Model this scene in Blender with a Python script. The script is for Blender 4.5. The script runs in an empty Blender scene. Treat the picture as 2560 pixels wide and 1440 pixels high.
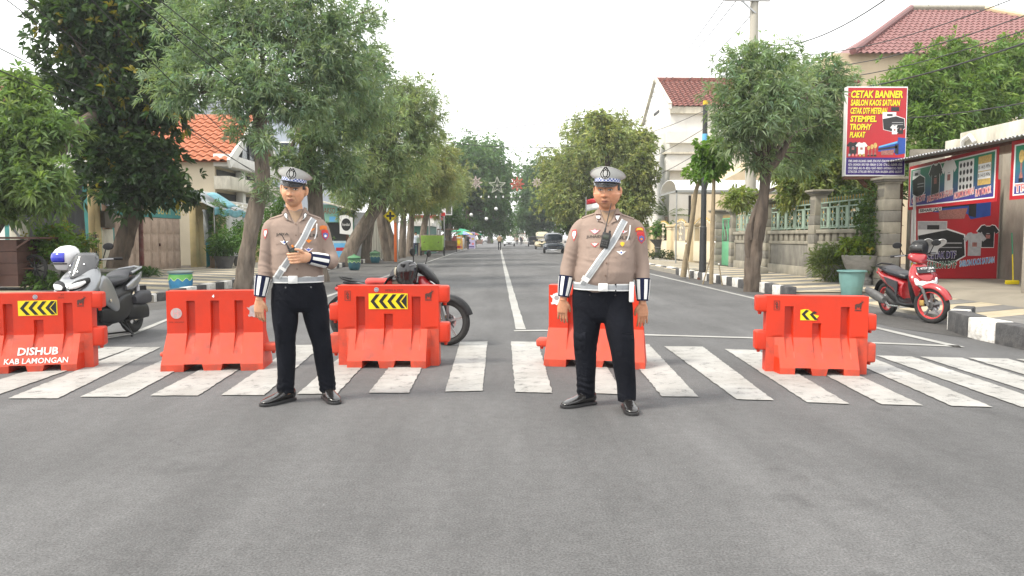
import bpy,bmesh,math,random
import numpy as np
from mathutils import Vector,Matrix,Euler
from mathutils.bvhtree import BVHTree
R = math.radians
random.seed(7); RNG = np.random.default_rng(7)
SC = bpy.context.scene
COL = SC.collection
# camera, sky, sun, exposure
CAM_H,FOC,PITCH,YAW = 1.27,1850.0,R(3.866),R(-1.053)
cam_d = bpy.data.cameras.new('camera'); cam = bpy.data.objects.new('camera',cam_d); COL.objects.link(cam)
cam.location =(0,0,CAM_H); cam.rotation_euler =(R(90)-PITCH,0,YAW)
cam_d.sensor_width = 36; cam_d.lens = FOC/2560*36; cam_d.clip_start = .1; cam_d.clip_end = 4000
SC.camera = cam
SUN_EL,SUN_AZ = 50,-112
world = bpy.data.worlds.new('World'); SC.world = world; world.use_nodes = True
wn = world.node_tree.nodes; wl = world.node_tree.links
for n in list(wn):wn.remove(n)
sky = wn.new('ShaderNodeTexSky'); sky.sky_type = 'NISHITA'; sky.sun_disc = False
sky.sun_elevation = R(SUN_EL); sky.sun_rotation = R(SUN_AZ); sky.dust_density = 4; sky.air_density = 1.2
sc_ = wn.new('ShaderNodeVectorMath'); sc_.operation = 'SCALE'; sc_.inputs['Scale'].default_value = .09
mixs = wn.new('ShaderNodeMix'); mixs.data_type = 'RGBA'; mixs.inputs[0].default_value = .86
mixs.inputs[7].default_value =(1.0,1.0,.985,1)
bg = wn.new('ShaderNodeBackground'); bg.inputs['Strength'].default_value = 1.0
wo = wn.new('ShaderNodeOutputWorld')
wl.new(sky.outputs[0],sc_.inputs[0]); wl.new(sc_.outputs[0],mixs.inputs[6])
wl.new(mixs.outputs[2],bg.inputs[0]); wl.new(bg.outputs[0],wo.inputs[0])
sd = bpy.data.lights.new('sun','SUN'); sd.energy = 2.0; sd.angle = R(14); sd.color =(1,.93,.82)
sun = bpy.data.objects.new('sun',sd); COL.objects.link(sun)
sdir = Vector((math.sin(R(SUN_AZ))*math.cos(R(SUN_EL)),math.cos(R(SUN_AZ))*math.cos(R(SUN_EL)),math.sin(R(SUN_EL))))
sun.rotation_euler = sdir.to_track_quat('Z','Y').to_euler(); sun.location = sdir*60
vs = SC.view_settings; vs.view_transform = 'Standard'; vs.look = 'None'; vs.gamma = 1; vs.use_curve_mapping = False
vs.exposure = 1.24
SC.cycles.max_bounces = 6; SC.cycles.transparent_max_bounces = 8; SC.cycles.diffuse_bounces = 3
# layout: photo points to places on the ground
_RM = Euler((R(90)-PITCH,0,YAW)).to_matrix()
def ray(px,py):return _RM@Vector(((px-1280)/FOC,-(py-720)/FOC,-1))
def G(px,py,z=0.0):
 d = ray(px,py); t =(z-CAM_H)/d.z
 return Vector((d.x*t,d.y*t,z))
def A(px,py,Y):
 d = ray(px,py); t = Y/d.y
 return Vector((d.x*t,Y,CAM_H+d.z*t))
def AX(px,py,X):
 d = ray(px,py); t = X/d.x
 return Vector((X,d.y*t,CAM_H+d.z*t))
def px2m(Y):return Y/FOC
# materials
MATS ={}
def nodes_of(name):
 m = bpy.data.materials.new(name); m.use_nodes = True
 nt = m.node_tree
 return m,nt.nodes,nt.links,nt.nodes['Principled BSDF']
def ramp(N,pos_cols,interp='LINEAR'):
 r = N.new('ShaderNodeValToRGB'); cr = r.color_ramp; cr.interpolation = interp
 while len(cr.elements)<len(pos_cols):cr.elements.new(.5)
 for e,(p,c)in zip(cr.elements,pos_cols):
  e.position = p; e.color =(*c,1)if len(c)==3 else c
 return r
def noise(N,L,scale,detail=4,rough=.55,coord='Object',stretch=None,dist=0):
 t = N.new('ShaderNodeTexCoord'); n = N.new('ShaderNodeTexNoise')
 n.inputs['Scale'].default_value = scale; n.inputs['Detail'].default_value = detail
 n.inputs['Roughness'].default_value = rough; n.inputs['Distortion'].default_value = dist
 if stretch:
  mp = N.new('ShaderNodeMapping'); mp.inputs['Scale'].default_value = stretch
  L.new(t.outputs[coord],mp.inputs[0]); L.new(mp.outputs[0],n.inputs['Vector'])
 else:L.new(t.outputs[coord],n.inputs['Vector'])
 return n
def mul(c,k):return tuple(min(1,max(0,x*k))for x in c[:3])
def M(name,col=(.5,.5,.5),rough=.6,metal=0,var=.12,scale=6,bump=0,bscale=40,spec=.5,coat=0,dirt=0,dcol=(.08,.07,.05),dscale=3,stretch=None,trans=0,alpha=1,sss=0):
 """plain procedural material: base colour broken up by noise, optional grime patches, fine bump"""
 if name in MATS:return MATS[name]
 m,N,L,b = nodes_of(name); MATS[name] = m
 b.inputs['Roughness'].default_value = rough; b.inputs['Metallic'].default_value = metal
 b.inputs['Specular IOR Level'].default_value = spec; b.inputs['Coat Weight'].default_value = coat
 b.inputs['Coat Roughness'].default_value = .08
 if trans:b.inputs['Transmission Weight'].default_value = trans
 if alpha<1:b.inputs['Alpha'].default_value = alpha
 if sss:
  b.inputs['Subsurface Weight'].default_value = sss; b.inputs['Subsurface Radius'].default_value =(.012,.005,.003); b.inputs['Subsurface Scale'].default_value = 1
 n = noise(N,L,scale,stretch=stretch)
 r = ramp(N,[(.3,mul(col,1-var)),(.7,mul(col,1+var))]); L.new(n.outputs[0],r.inputs[0])
 out = r.outputs[0]
 if dirt:
  n2 = noise(N,L,dscale,6,.65,stretch=stretch); r2 = ramp(N,[(.45,(0,0,0)),(.75,(dirt,)*3)])
  mx = N.new('ShaderNodeMix'); mx.data_type = 'RGBA'; L.new(n2.outputs[0],r2.inputs[0]); L.new(r2.outputs[0],mx.inputs[0])
  L.new(out,mx.inputs[6]); mx.inputs[7].default_value =(*dcol,1); out = mx.outputs[2]
 L.new(out,b.inputs['Base Color'])
 if bump:
  n3 = noise(N,L,bscale,3,.6,stretch=stretch); bp = N.new('ShaderNodeBump'); bp.inputs['Strength'].default_value = bump; bp.inputs['Distance'].default_value = .02
  L.new(n3.outputs[0],bp.inputs['Height']); L.new(bp.outputs[0],b.inputs['Normal'])
 return m
def M_attr(name,rough=.6,spec=.4,bump=0,bscale=60,trans=0,sss=0,attr='tint',nvar=.12,nscale=30):
 """colour from the mesh's own 'tint' attribute, broken up by fine noise"""
 if name in MATS:return MATS[name]
 m,N,L,b = nodes_of(name); MATS[name] = m
 a = N.new('ShaderNodeVertexColor'); a.layer_name = attr
 n = noise(N,L,nscale,3); r = ramp(N,[(.3,(1-nvar,)*3),(.7,(1+nvar,)*3)]); L.new(n.outputs[0],r.inputs[0])
 mm = N.new('ShaderNodeMix'); mm.data_type = 'RGBA'; mm.blend_type = 'MULTIPLY'; mm.inputs[0].default_value = 1
 L.new(a.outputs[0],mm.inputs[6]); L.new(r.outputs[0],mm.inputs[7]); L.new(mm.outputs[2],b.inputs['Base Color'])
 b.inputs['Roughness'].default_value = rough; b.inputs['Specular IOR Level'].default_value = spec
 if sss:
  b.inputs['Subsurface Weight'].default_value = sss; b.inputs['Subsurface Radius'].default_value =(.012,.005,.003); b.inputs['Subsurface Scale'].default_value = 1
 if bump:
  n3 = noise(N,L,bscale,3,.6); bp = N.new('ShaderNodeBump'); bp.inputs['Strength'].default_value = bump; bp.inputs['Distance'].default_value = .01
  L.new(n3.outputs[0],bp.inputs['Height']); L.new(bp.outputs[0],b.inputs['Normal'])
 if trans:
  o =[x for x in N if x.type=='OUTPUT_MATERIAL'][0]; t = N.new('ShaderNodeBsdfTranslucent'); ms = N.new('ShaderNodeMixShader'); ms.inputs[0].default_value = trans
  g = N.new('ShaderNodeMix'); g.data_type = 'RGBA'; g.blend_type = 'MULTIPLY'; g.inputs[0].default_value = 1; g.inputs[7].default_value =(1.25,1.35,.6,1)
  L.new(mm.outputs[2],g.inputs[6]); L.new(g.outputs[2],t.inputs[0])
  L.new(b.outputs[0],ms.inputs[1]); L.new(t.outputs[0],ms.inputs[2]); L.new(ms.outputs[0],o.inputs[0])
 return m
 # mesh building
def link(o,parent=None):
 COL.objects.link(o)
 if parent is not None:o.parent = parent
 return o
def tag(o,label=None,cat=None,group=None,kind=None):
 if label:o['label'] = label
 if cat:o['category'] = cat
 if group:o['group'] = group
 if kind:o['kind'] = kind
 return o
def thing(name,label,cat,loc=(0,0,0),rz=0,group=None,rot=None):
 o = bpy.data.objects.new(name,None); COL.objects.link(o); o.empty_display_size = .1
 o.location = loc; o.rotation_euler = rot if rot else(0,0,rz)
 return tag(o,label,cat,group)
def shade(me,ang=35):
 if len(me.polygons):
  me.polygons.foreach_set('use_smooth',[ang is not None]*len(me.polygons))
  if ang is not None and ang<179:me.set_sharp_from_angle(angle=R(ang))
 me.update()
class MB:
 def __init__(s):s.v =[]; s.f =[]; s.m =[]; s.cur = 0
 def add(s,vs,fs,M_=None):
  o = len(s.v)
  if M_ is not None:vs =[M_@Vector(v)for v in vs]
  s.v+=[tuple(v)for v in vs]; s.f+=[tuple(i+o for i in f)for f in fs]; s.m+=[s.cur]*len(fs)
  return s
 def bx(s,x0,x1,y0,y1,z0,z1,M_=None):
  return s.add([(x0,y0,z0),(x1,y0,z0),(x1,y1,z0),(x0,y1,z0),(x0,y0,z1),(x1,y0,z1),(x1,y1,z1),(x0,y1,z1)],
[(0,3,2,1),(4,5,6,7),(0,1,5,4),(1,2,6,5),(2,3,7,6),(3,0,4,7)],M_)
 def bar(s,p,q,w,h=None,up=(0,0,1)):
  p,q = Vector(p),Vector(q); d = q-p; l = d.length; d.normalize(); u = Vector(up)
  if abs(d.dot(u))>.98:u = Vector((0,1,0))
  a = d.cross(u).normalized(); b = a.cross(d); h = h or w
  M_ = Matrix((a,d,b)).transposed().to_4x4(); M_.translation = p
  return s.bx(-w/2,w/2,0,l,-h/2,h/2,M_)
 def loft(s,rings,cap=True,closed=True):
  n = len(rings[0]); vs =[v for r in rings for v in r]; fs =[]
  for i in range(len(rings)-1):
   for j in range(n if closed else n-1):
    k =(j+1)%n; fs.append((i*n+j,i*n+k,(i+1)*n+k,(i+1)*n+j))
  if cap and closed:fs.append(tuple(range(n-1,-1,-1))); fs.append(tuple((len(rings)-1)*n+j for j in range(n)))
  return s.add(vs,fs)
 def tube(s,pts,rad,n=8,cap=True,flat=None,up=None):
  pts =[Vector(p)for p in pts]; k = len(pts)
  if not hasattr(rad,'__len__'):rad =[rad]*k
  rings =[]; prev = None
  for i,p in enumerate(pts):
   d =(pts[min(i+1,k-1)]-pts[max(i-1,0)]).normalized()
   if prev is None:
    u = Vector(up)if up else(Vector((0,0,1))if abs(d.z)<.9 else Vector((0,1,0)))
   else:u = prev
   a =(u-d*u.dot(d)).normalized(); b = d.cross(a); prev = a
   r = rad[i]; ra,rb =(r if hasattr(r,'__len__')else(r,r))
   rings.append([p+a*(ra*math.cos(t))+b*(rb*math.sin(t))for t in[2*math.pi*j/n for j in range(n)]])
  return s.loft(rings,cap)
 def lathe(s,prof,n=20,c=(0,0,0),M_=None,sx=1,sy=1):
  c = Vector(c); rings =[]
  for r,z in prof:
   r = max(r,1e-4)
   ring =[Vector((math.cos(2*math.pi*j/n)*r*sx,math.sin(2*math.pi*j/n)*r*sy,z))+c for j in range(n)]
   if M_ is not None:ring =[M_@v for v in ring]
   rings.append(ring)
  return s.loft(rings)
 def prism(s,poly,t0,t1,M_=None):
  """poly in local x,z; thickness along y"""
  n = len(poly); vs =[(x,t0,z)for x,z in poly]+[(x,t1,z)for x,z in poly]
  fs =[tuple(range(n)),tuple(range(2*n-1,n-1,-1))]+[(i,i+n,(i+1)%n+n,(i+1)%n)for i in range(n)]
  return s.add(vs,fs,M_)
 def build(s,name,mats,parent=None,smooth=35,bevel=0,loc=None,seg=2,fixn=True):
  me = bpy.data.meshes.new(name); me.from_pydata(s.v,[],s.f)
  if not isinstance(mats,(list,tuple)):mats =[mats]
  for m in mats:me.materials.append(m)
  if len(mats)>1:me.polygons.foreach_set('material_index',s.m)
  if fixn or bevel:
   bm = bmesh.new(); bm.from_mesh(me); bmesh.ops.recalc_face_normals(bm,faces=bm.faces)
   if bevel:
    bmesh.ops.remove_doubles(bm,verts=bm.verts,dist=1e-5)
    es =[e for e in bm.edges if len(e.link_faces)==2 and e.calc_face_angle(0)>R(28)]
    bmesh.ops.bevel(bm,geom=es,offset=bevel,segments=seg,profile=.5,affect='EDGES',clamp_overlap=True)
   bm.to_mesh(me); bm.free()
  shade(me,smooth)
  o = bpy.data.objects.new(name,me); link(o,parent)
  if loc is not None:o.location = loc
  return o
def copy_tree(o,parent=None):
 c = o.copy(); COL.objects.link(c); c.parent = parent
 for ch in list(o.children):copy_tree(ch,c)
 return c
def share(o,loc=None,rot=None,parent=None,scale=None):
 c = o.copy(); COL.objects.link(c); c.parent = parent if parent is not None else o.parent
 if loc is not None:c.location = loc
 if rot is not None:c.rotation_euler = rot
 if scale is not None:c.scale = scale
 return c
def circ(r,n=16,cx=0,cz=0,ry=None):return[(cx+r*math.cos(2*math.pi*i/n),cz+(ry or r)*math.sin(2*math.pi*i/n))for i in range(n)]
def frame(o,ex,ey,ez):
 M_ = Matrix((Vector(ex),Vector(ey),Vector(ez))).transposed().to_4x4(); M_.translation = Vector(o); return M_
_TX ={}
def text_geo(s,bold=.0,shear=0,spacing=1):
 k =(s,bold,shear,spacing)
 if k in _TX:return _TX[k]
 cu = bpy.data.curves.new('t','FONT'); cu.body = s; cu.align_x = 'LEFT'; cu.shear = shear; cu.offset = bold; cu.resolution_u = 2; cu.space_character = spacing
 ob = bpy.data.objects.new('t',cu); COL.objects.link(ob)
 me = bpy.data.meshes.new_from_object(ob.evaluated_get(bpy.context.evaluated_depsgraph_get()))
 v =[(p.co.x,p.co.y)for p in me.vertices]; f =[tuple(p.vertices)for p in me.polygons]
 bpy.data.objects.remove(ob); bpy.data.curves.remove(cu); bpy.data.meshes.remove(me)
 if v:
  xs =[a for a,_ in v]; ys =[b for _,b in v]; x0,x1,y0,y1 = min(xs),max(xs),min(ys),max(ys)
  v =[((a-x0)/(x1-x0),(b-y0)/(y1-y0))for a,b in v]
 _TX[k] =(v,f); return v,f
def flat_text(name,s,M_,x0,x1,z0,z1,mat,parent,y=0,bold=.0,shear=0,spacing=1,slope=0):
 """text filling the rectangle x0..x1, z0..z1 of the local plane of M_ (x right, z up, -y out)"""
 v,f = text_geo(s,bold,shear,spacing); mb = MB()
 mb.add([(x0+a*(x1-x0),y,z0+b*(z1-z0)+slope*a*(x1-x0))for a,b in v],f,M_)
 return mb.build(name,mat,parent,smooth=None,fixn=False)
def flat_poly(name,poly,M_,mat,parent,y=0,th=.003):
 mb = MB(); mb.prism(poly,y,y+th,M_); return mb.build(name,mat,parent,smooth=None)
def remesh(mb,voxel,smooth_it=3,name='tmp'):
 """fuse overlapping closed pieces into one continuous skin"""
 me = bpy.data.meshes.new(name); me.from_pydata(mb.v,[],mb.f)
 bm = bmesh.new(); bm.from_mesh(me); bmesh.ops.recalc_face_normals(bm,faces=bm.faces); bm.to_mesh(me); bm.free()
 ob = bpy.data.objects.new(name,me); COL.objects.link(ob)
 md = ob.modifiers.new('r','REMESH'); md.mode = 'VOXEL'; md.voxel_size = voxel
 if smooth_it:
  ms = ob.modifiers.new('s','SMOOTH'); ms.iterations = smooth_it; ms.factor = .5
 out = bpy.data.meshes.new_from_object(ob.evaluated_get(bpy.context.evaluated_depsgraph_get()))
 bpy.data.objects.remove(ob); bpy.data.meshes.remove(me)
 return out
def co_of(me):
 a = np.empty(len(me.vertices)*3); me.vertices.foreach_get('co',a); return a.reshape(-1,3)
def set_co(me,a):me.vertices.foreach_set('co',a.ravel()); me.update()
def set_tint(me,cols,name='tint'):
 at = me.color_attributes.new(name,'FLOAT_COLOR','POINT')
 c = np.ones((len(me.vertices),4)); c[:,:3] = cols; at.data.foreach_set('color',c.ravel())
def bvh_of(me):return BVHTree.FromPolygons([v.co[:]for v in me.vertices],[tuple(p.vertices)for p in me.polygons])
# ground, road, markings
def asphalt(name,base=.15,tint=(1,1,1.01),cracks=True):
 m,N,L,b = nodes_of(name); MATS[name] = m
 fine = noise(N,L,95,3,.75); med = noise(N,L,14,5,.6); big = noise(N,L,.35,5,.6); mid = noise(N,L,1.1,5,.65,stretch=(1.6,.3,1))
 def rr(n,a,b_,lo=.3,hi=.7):
  r = ramp(N,[(lo,(a,)*3),(hi,(b_,)*3)]); L.new(n.outputs[0],r.inputs[0]); return r.outputs[0]
 def mm(x,y):
  k = N.new('ShaderNodeMix'); k.data_type = 'RGBA'; k.blend_type = 'MULTIPLY'; k.inputs[0].default_value = 1
  L.new(x,k.inputs[6]); L.new(y,k.inputs[7]); return k.outputs[2]
 c = mm(mm(rr(fine,.5,1.45,.3,.7),rr(med,.88,1.1)),mm(rr(big,.78,1.16),rr(mid,.80,1.15)))
 t = N.new('ShaderNodeTexCoord')
 st = noise(N,L,.9,6,.7); c = mm(c,rr(st,1.05,.72,.58,.72))
 ln = noise(N,L,.5,2,.5,stretch=(2.2,.04,1)); c = mm(c,rr(ln,.84,1.12))
 if cracks:
  vo = N.new('ShaderNodeTexVoronoi'); vo.feature = 'DISTANCE_TO_EDGE'; vo.inputs['Scale'].default_value = .42
  nd = noise(N,L,2.2,5,.65); va = N.new('ShaderNodeVectorMath'); va.operation = 'MULTIPLY_ADD'
  va.inputs[1].default_value =(1.1,1.1,0); L.new(nd.outputs[1],va.inputs[0]); L.new(t.outputs['Object'],va.inputs[2]); L.new(va.outputs[0],vo.inputs['Vector'])
  cr = ramp(N,[(0,(.72,)*3),(.004,(1,)*3)]); L.new(vo.outputs[0],cr.inputs[0])
  gate = noise(N,L,.8,2); gr = ramp(N,[(.62,(0,0,0)),(.70,(1,1,1))]); L.new(gate.outputs[0],gr.inputs[0])
  k = N.new('ShaderNodeMix'); k.data_type = 'RGBA'; L.new(gr.outputs[0],k.inputs[0]); k.inputs[6].default_value =(1,1,1,1); L.new(cr.outputs[0],k.inputs[7])
  c = mm(c,k.outputs[2])
  sp = N.new('ShaderNodeTexVoronoi'); sp.inputs['Scale'].default_value = 6.5; L.new(t.outputs['Object'],sp.inputs['Vector'])
  sr = ramp(N,[(.018,(2.2,)*3),(.03,(1,)*3)]); L.new(sp.outputs[0],sr.inputs[0]); c = mm(c,sr.outputs[0])
 f = N.new('ShaderNodeMix'); f.data_type = 'RGBA'; f.blend_type = 'MULTIPLY'; f.inputs[0].default_value = 1
 L.new(c,f.inputs[6]); f.inputs[7].default_value =(base*tint[0],base*tint[1],base*tint[2],1)
 L.new(f.outputs[2],b.inputs['Base Color']); b.inputs['Roughness'].default_value = .82; b.inputs['Specular IOR Level'].default_value = .35
 bp = N.new('ShaderNodeBump'); bp.inputs['Strength'].default_value = .55; bp.inputs['Distance'].default_value = .006
 L.new(fine.outputs[0],bp.inputs['Height']); L.new(bp.outputs[0],b.inputs['Normal'])
 return m
def paint(name,col=(.345,.342,.33),wear=.8,under=(.1,.1,.1)):
 m,N,L,b = nodes_of(name); MATS[name] = m
 n1 = noise(N,L,7,9,.8); n2 = noise(N,L,110,3,.75); n3 = noise(N,L,1.8,4)
 ad = N.new('ShaderNodeMath'); ad.operation = 'MULTIPLY_ADD'; ad.inputs[1].default_value = .35; L.new(n2.outputs[0],ad.inputs[0]); L.new(n1.outputs[0],ad.inputs[2])
 r = ramp(N,[(.565+(1-wear)*-.14,under),(.64+(1-wear)*-.14,mul(col,.86)),(.8,col)]); L.new(ad.outputs[0],r.inputs[0])
 r2 = ramp(N,[(.3,(.78,.77,.74)),(.7,(1.1,1.1,1.09))]); L.new(n3.outputs[0],r2.inputs[0])
 k = N.new('ShaderNodeMix'); k.data_type = 'RGBA'; k.blend_type = 'MULTIPLY'; k.inputs[0].default_value = 1
 L.new(r.outputs[0],k.inputs[6]); L.new(r2.outputs[0],k.inputs[7]); L.new(k.outputs[2],b.inputs['Base Color'])
 b.inputs['Roughness'].default_value = .7
 bp = N.new('ShaderNodeBump'); bp.inputs['Strength'].default_value = .4; bp.inputs['Distance'].default_value = .004; L.new(n2.outputs[0],bp.inputs['Height']); L.new(bp.outputs[0],b.inputs['Normal'])
 return m
ASPH = asphalt('asphalt',.100); ASPH2 = asphalt('asphalt_shoulder',.082,(1,.97,.93))
PAINT = paint('road_paint'); PAINT_L = paint('road_paint_line',(.33,.33,.318),.35)
DIRT = M('ground_dirt',(.16,.14,.115),.95,var=.3,scale=2,bump=.6,bscale=30,dirt=.6,dcol=(.07,.06,.05))
def sheet(name,poly,z,mat,parent=None,kind='structure'):
 mb = MB(); mb.add([(x,y,z)for x,y in poly],[tuple(range(len(poly)))])
 o = mb.build(name,mat,parent,smooth=None,fixn=False)
 if kind:o['kind'] = kind
 return o
sheet('ground',[(-240,-60),(240,-60),(240,900),(-240,900)],-.012,DIRT)
KL,KR = -6.75,6.15
sheet('road',[(-60,-20),(60,-20),(60,11.2),(KR+.02,11.2),(KR+.02,400),(KL-.02,400),(KL-.02,13.4),(-60,13.4)],0,ASPH)
sheet('road_shoulder',[(-3.95,17.5),(-3.95,300),(KL,300),(KL,12.4),(-6.4,12.6),(-5.2,14.8)],.004,ASPH2)
sheet('road_shoulder',[(5.62,10.2),(5.95,9.3),(KR,8.6),(KR+.55,9.8),(KR+.9,15.2),(KR,15.4),(KR,300),(5.62,300)],.004,ASPH2)
def marking(name,poly,parent=None,mat=PAINT,z=.008,step=.05,amp=.006,label=None):
 """painted patch with slightly ragged edges"""
 out =[]
 n = len(poly)
 for i in range(n):
  a,b = Vector(poly[i]).to_2d(),Vector(poly[(i+1)%n]).to_2d(); d = b-a; k = max(1,int(d.length/step)); nn = Vector((-d.y,d.x)).normalized()
  for j in range(k):
   q = a+d*(j/k)
   if j:q = q+nn*random.uniform(-amp,amp)
   out.append((q.x,q.y))
 mb = MB(); mb.add([(x,y,z)for x,y in out],[tuple(range(len(out)))])
 bm = bmesh.new(); me = bpy.data.meshes.new(name); me.from_pydata(mb.v,[],mb.f); bm.from_mesh(me); bmesh.ops.triangulate(bm,faces=bm.faces); bm.to_mesh(me); bm.free()
 me.materials.append(mat); o = bpy.data.objects.new(name,me); link(o,parent); return o
zebra = thing('zebra_crossing','worn white zebra crossing painted across the grey asphalt','crossing'); zebra['kind'] = 'structure'
del zebra['category']
STR =[((-345,1000),(-225,1000),(205,871),(128,871)),((-160,1000),(-38,1000),(337,869),(262,869)),((20,998),(145,998),(402,869),(335,870)),
((200,994),(318,994),(553,867),(482,868)),((376,991),(495,991),(690,865),(615,866)),((553,990),(660,990),(808,863),(738,864)),((743,987),(842,987),(960,860),(888,861)),
((922,984),(1022,984),(1088,858),(1020,859)),((1113,981),(1206,979),(1219,855),(1150,856)),((1288,982),(1381,984),(1345,856),(1277,855)),
((1470,985),(1560,988),(1480,858),(1412,857)),((1655,993),(1746,994),(1622,862),(1545,860)),((1842,1000),(1935,1003),(1757,868),(1660,867)),
((2018,1008),(2123,1012),(1895,877),(1812,874)),((2205,1013),(2308,1016),(2032,886),(1953,882)),((2380,1017),(2482,1020),(2170,891),(2090,888)),
((2555,1020),(2660,1022),(2280,893),(2190,890)),((2700,1022),(2810,1024),(2405,896),(2300,893)),((2850,1024),(2960,1026),(2520,898),(2420,896)),((3000,1026),(3110,1028),(2640,901),(2540,899))]
for q in STR:marking('stripe',[G(*p)[:2]for p in q],zebra)
def line(name,pts,w,mat=PAINT_L,z=.007):
 L_ =[]; R_ =[]
 for i,p in enumerate(pts):
  a,b = Vector(pts[max(i-1,0)]).to_2d(),Vector(pts[min(i+1,len(pts)-1)]).to_2d(); d =(b-a).normalized(); n = Vector((-d.y,d.x))*w/2
  L_.append(Vector(p).to_2d()+n); R_.append(Vector(p).to_2d()-n)
 o = marking(name,[tuple(v)for v in L_]+[tuple(v)for v in reversed(R_)],None,mat,z,.4,.008); o['kind'] = 'structure'; return o
line('centre_line',[(.31,10.2),(.3,14),(.28,30),(.27,60),(.3,115),(.3,200)],.14)
line('edge_line',[(-3.72,13),(-3.72,30),(-3.74,70),(-3.74,220)],.11)
line('edge_line',[G(2400,869)[:2],G(2300,846)[:2],G(2177,817)[:2],(5.36,15.3),(5.36,40),(5.4,120),(5.4,220)],.12)
line('stop_line',[G(1285,828)[:2],G(1358,827)[:2],G(1610,838)[:2],G(1890,846)[:2],G(2180,858)[:2],G(2400,867)[:2]],.13)
line('stop_line',[G(-100,905)[:2],G(330,836)[:2],G(430,795)[:2]],.09)
line('cross_line',[G(900,690)[:2],G(1010,690)[:2]],.12)
PV_B = M('paving_beige',(.42,.36,.25),.85,var=.13,scale=5,bump=.25,bscale=90,dirt=.35,dcol=(.2,.18,.14))
PV_G = M('paving_grey',(.17,.165,.155),.85,var=.15,scale=5,bump=.25,bscale=90,dirt=.3,dcol=(.09,.085,.08))
PV_C = M('paving_concrete',(.28,.265,.23),.9,var=.15,scale=3,bump=.3,bscale=60,dirt=.5,dcol=(.13,.12,.1))
K_W = M('kerb_white',(.62,.61,.58),.8,var=.1,scale=7,bump=.5,bscale=25,dirt=.75,dcol=(.2,.18,.15),dscale=9)
K_B = M('kerb_black',(.055,.055,.057),.8,var=.25,scale=7,bump=.5,bscale=25,dirt=.4,dcol=(.14,.13,.12),dscale=7)
def pavement(x0,x1,y0,y1,zt,side):
 p = bpy.data.objects.new('pavement',None); COL.objects.link(p); p['kind'] = 'structure'
 mb = MB(); mb.bx(min(x0,x1),max(x0,x1),y0,y1,-.2,zt-.012); mb.build('pavement_bed',PV_C,p,smooth=None)
 w = .62; k = 0; y = y0-6; xa,xb = min(x0,x1),max(x0,x1)
 while y<min(y1,60):
  sh =(xb-xa)*.55*side; g = .006
  poly =[(xa,y+g),(xb,y+g+sh),(xb,y+w-g+sh),(xa,y+w-g)]
  poly =[(x,min(max(yy,y0),y1))for x,yy in poly]
  if max(q[1]for q in poly)-min(q[1]for q in poly)>.1:
   nsplit = 3
   for s in range(nsplit):
    a,b = s/nsplit,(s+1)/nsplit
    pa =[(xa+(xb-xa)*a+.004,poly[0][1]+(poly[1][1]-poly[0][1])*a),(xa+(xb-xa)*b-.004,poly[0][1]+(poly[1][1]-poly[0][1])*b),
(xa+(xb-xa)*b-.004,poly[3][1]+(poly[2][1]-poly[3][1])*b),(xa+(xb-xa)*a+.004,poly[3][1]+(poly[2][1]-poly[3][1])*a)]
    dz = random.uniform(-.002,.003); m_ = MB()
    if y>34 and s!=1:continue
    m_.add([(x,yy,zt-.03)for x,yy in pa]+[(x,yy,zt+dz)for x,yy in pa],[(4,5,6,7),(0,1,5,4),(1,2,6,5),(2,3,7,6),(3,0,4,7)])
    m_.build('paving_slab',PV_B if k%2 else PV_G,p,smooth=None)
  y+=w; k+=1
 return p
ZP = .13
pavement(KR+.16,9.15,15.6,70,ZP,1); pavement(6.55,10.2,3.0,10.0,ZP,1); pavement(6.95,10.1,10.0,15.6,.05,1)
pavement(KL-.16,-11.9,13.2,75,ZP,-1)
def kerb(pts,zt=.19,L0=.48,w=.18,start=0):
 p = bpy.data.objects.new('kerb',None); COL.objects.link(p); p['kind'] = 'structure'
 pts =[Vector((*q,0))for q in pts]; k = start
 for a,b in zip(pts[:-1],pts[1:]):
  d = b-a; n = max(1,round(d.length/L0)); u = d.normalized(); s = u.cross(Vector((0,0,1)))
  for i in range(n):
   q0 = a+d*(i/n); l = d.length/n-.008; h = zt+random.uniform(-.012,.01)
   mb = MB(); M_ = frame(q0,s,u,(0,0,1)); mb.bx(-w/2,w/2,0,l,-.05,h,M_)
   mb.build('kerb_stone',K_W if k%2 else K_B,p,bevel=.018,seg=2); k+=1
 return p
kerb([(KR+.07,15.5),(KR+.07,25.5)],.23); kerb([(6.55,26.6),(6.6,27.6),(6.6,60)],.16,1.0)
kerb([(6.9,10.75),(6.3,10.0),(6.12,9.3),(6.08,8.2),(6.5,6.4),(7.6,4.6),(9.5,3.0)],.27,.62,.24)
kerb([(KL-.1,15.6),(KL-.1,62)],.2,.55)
kerb([(-11.5,13.3),(-8.2,13.5),(-7.1,14.5),(KL-.1,15.6)],.16,.55)
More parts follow.
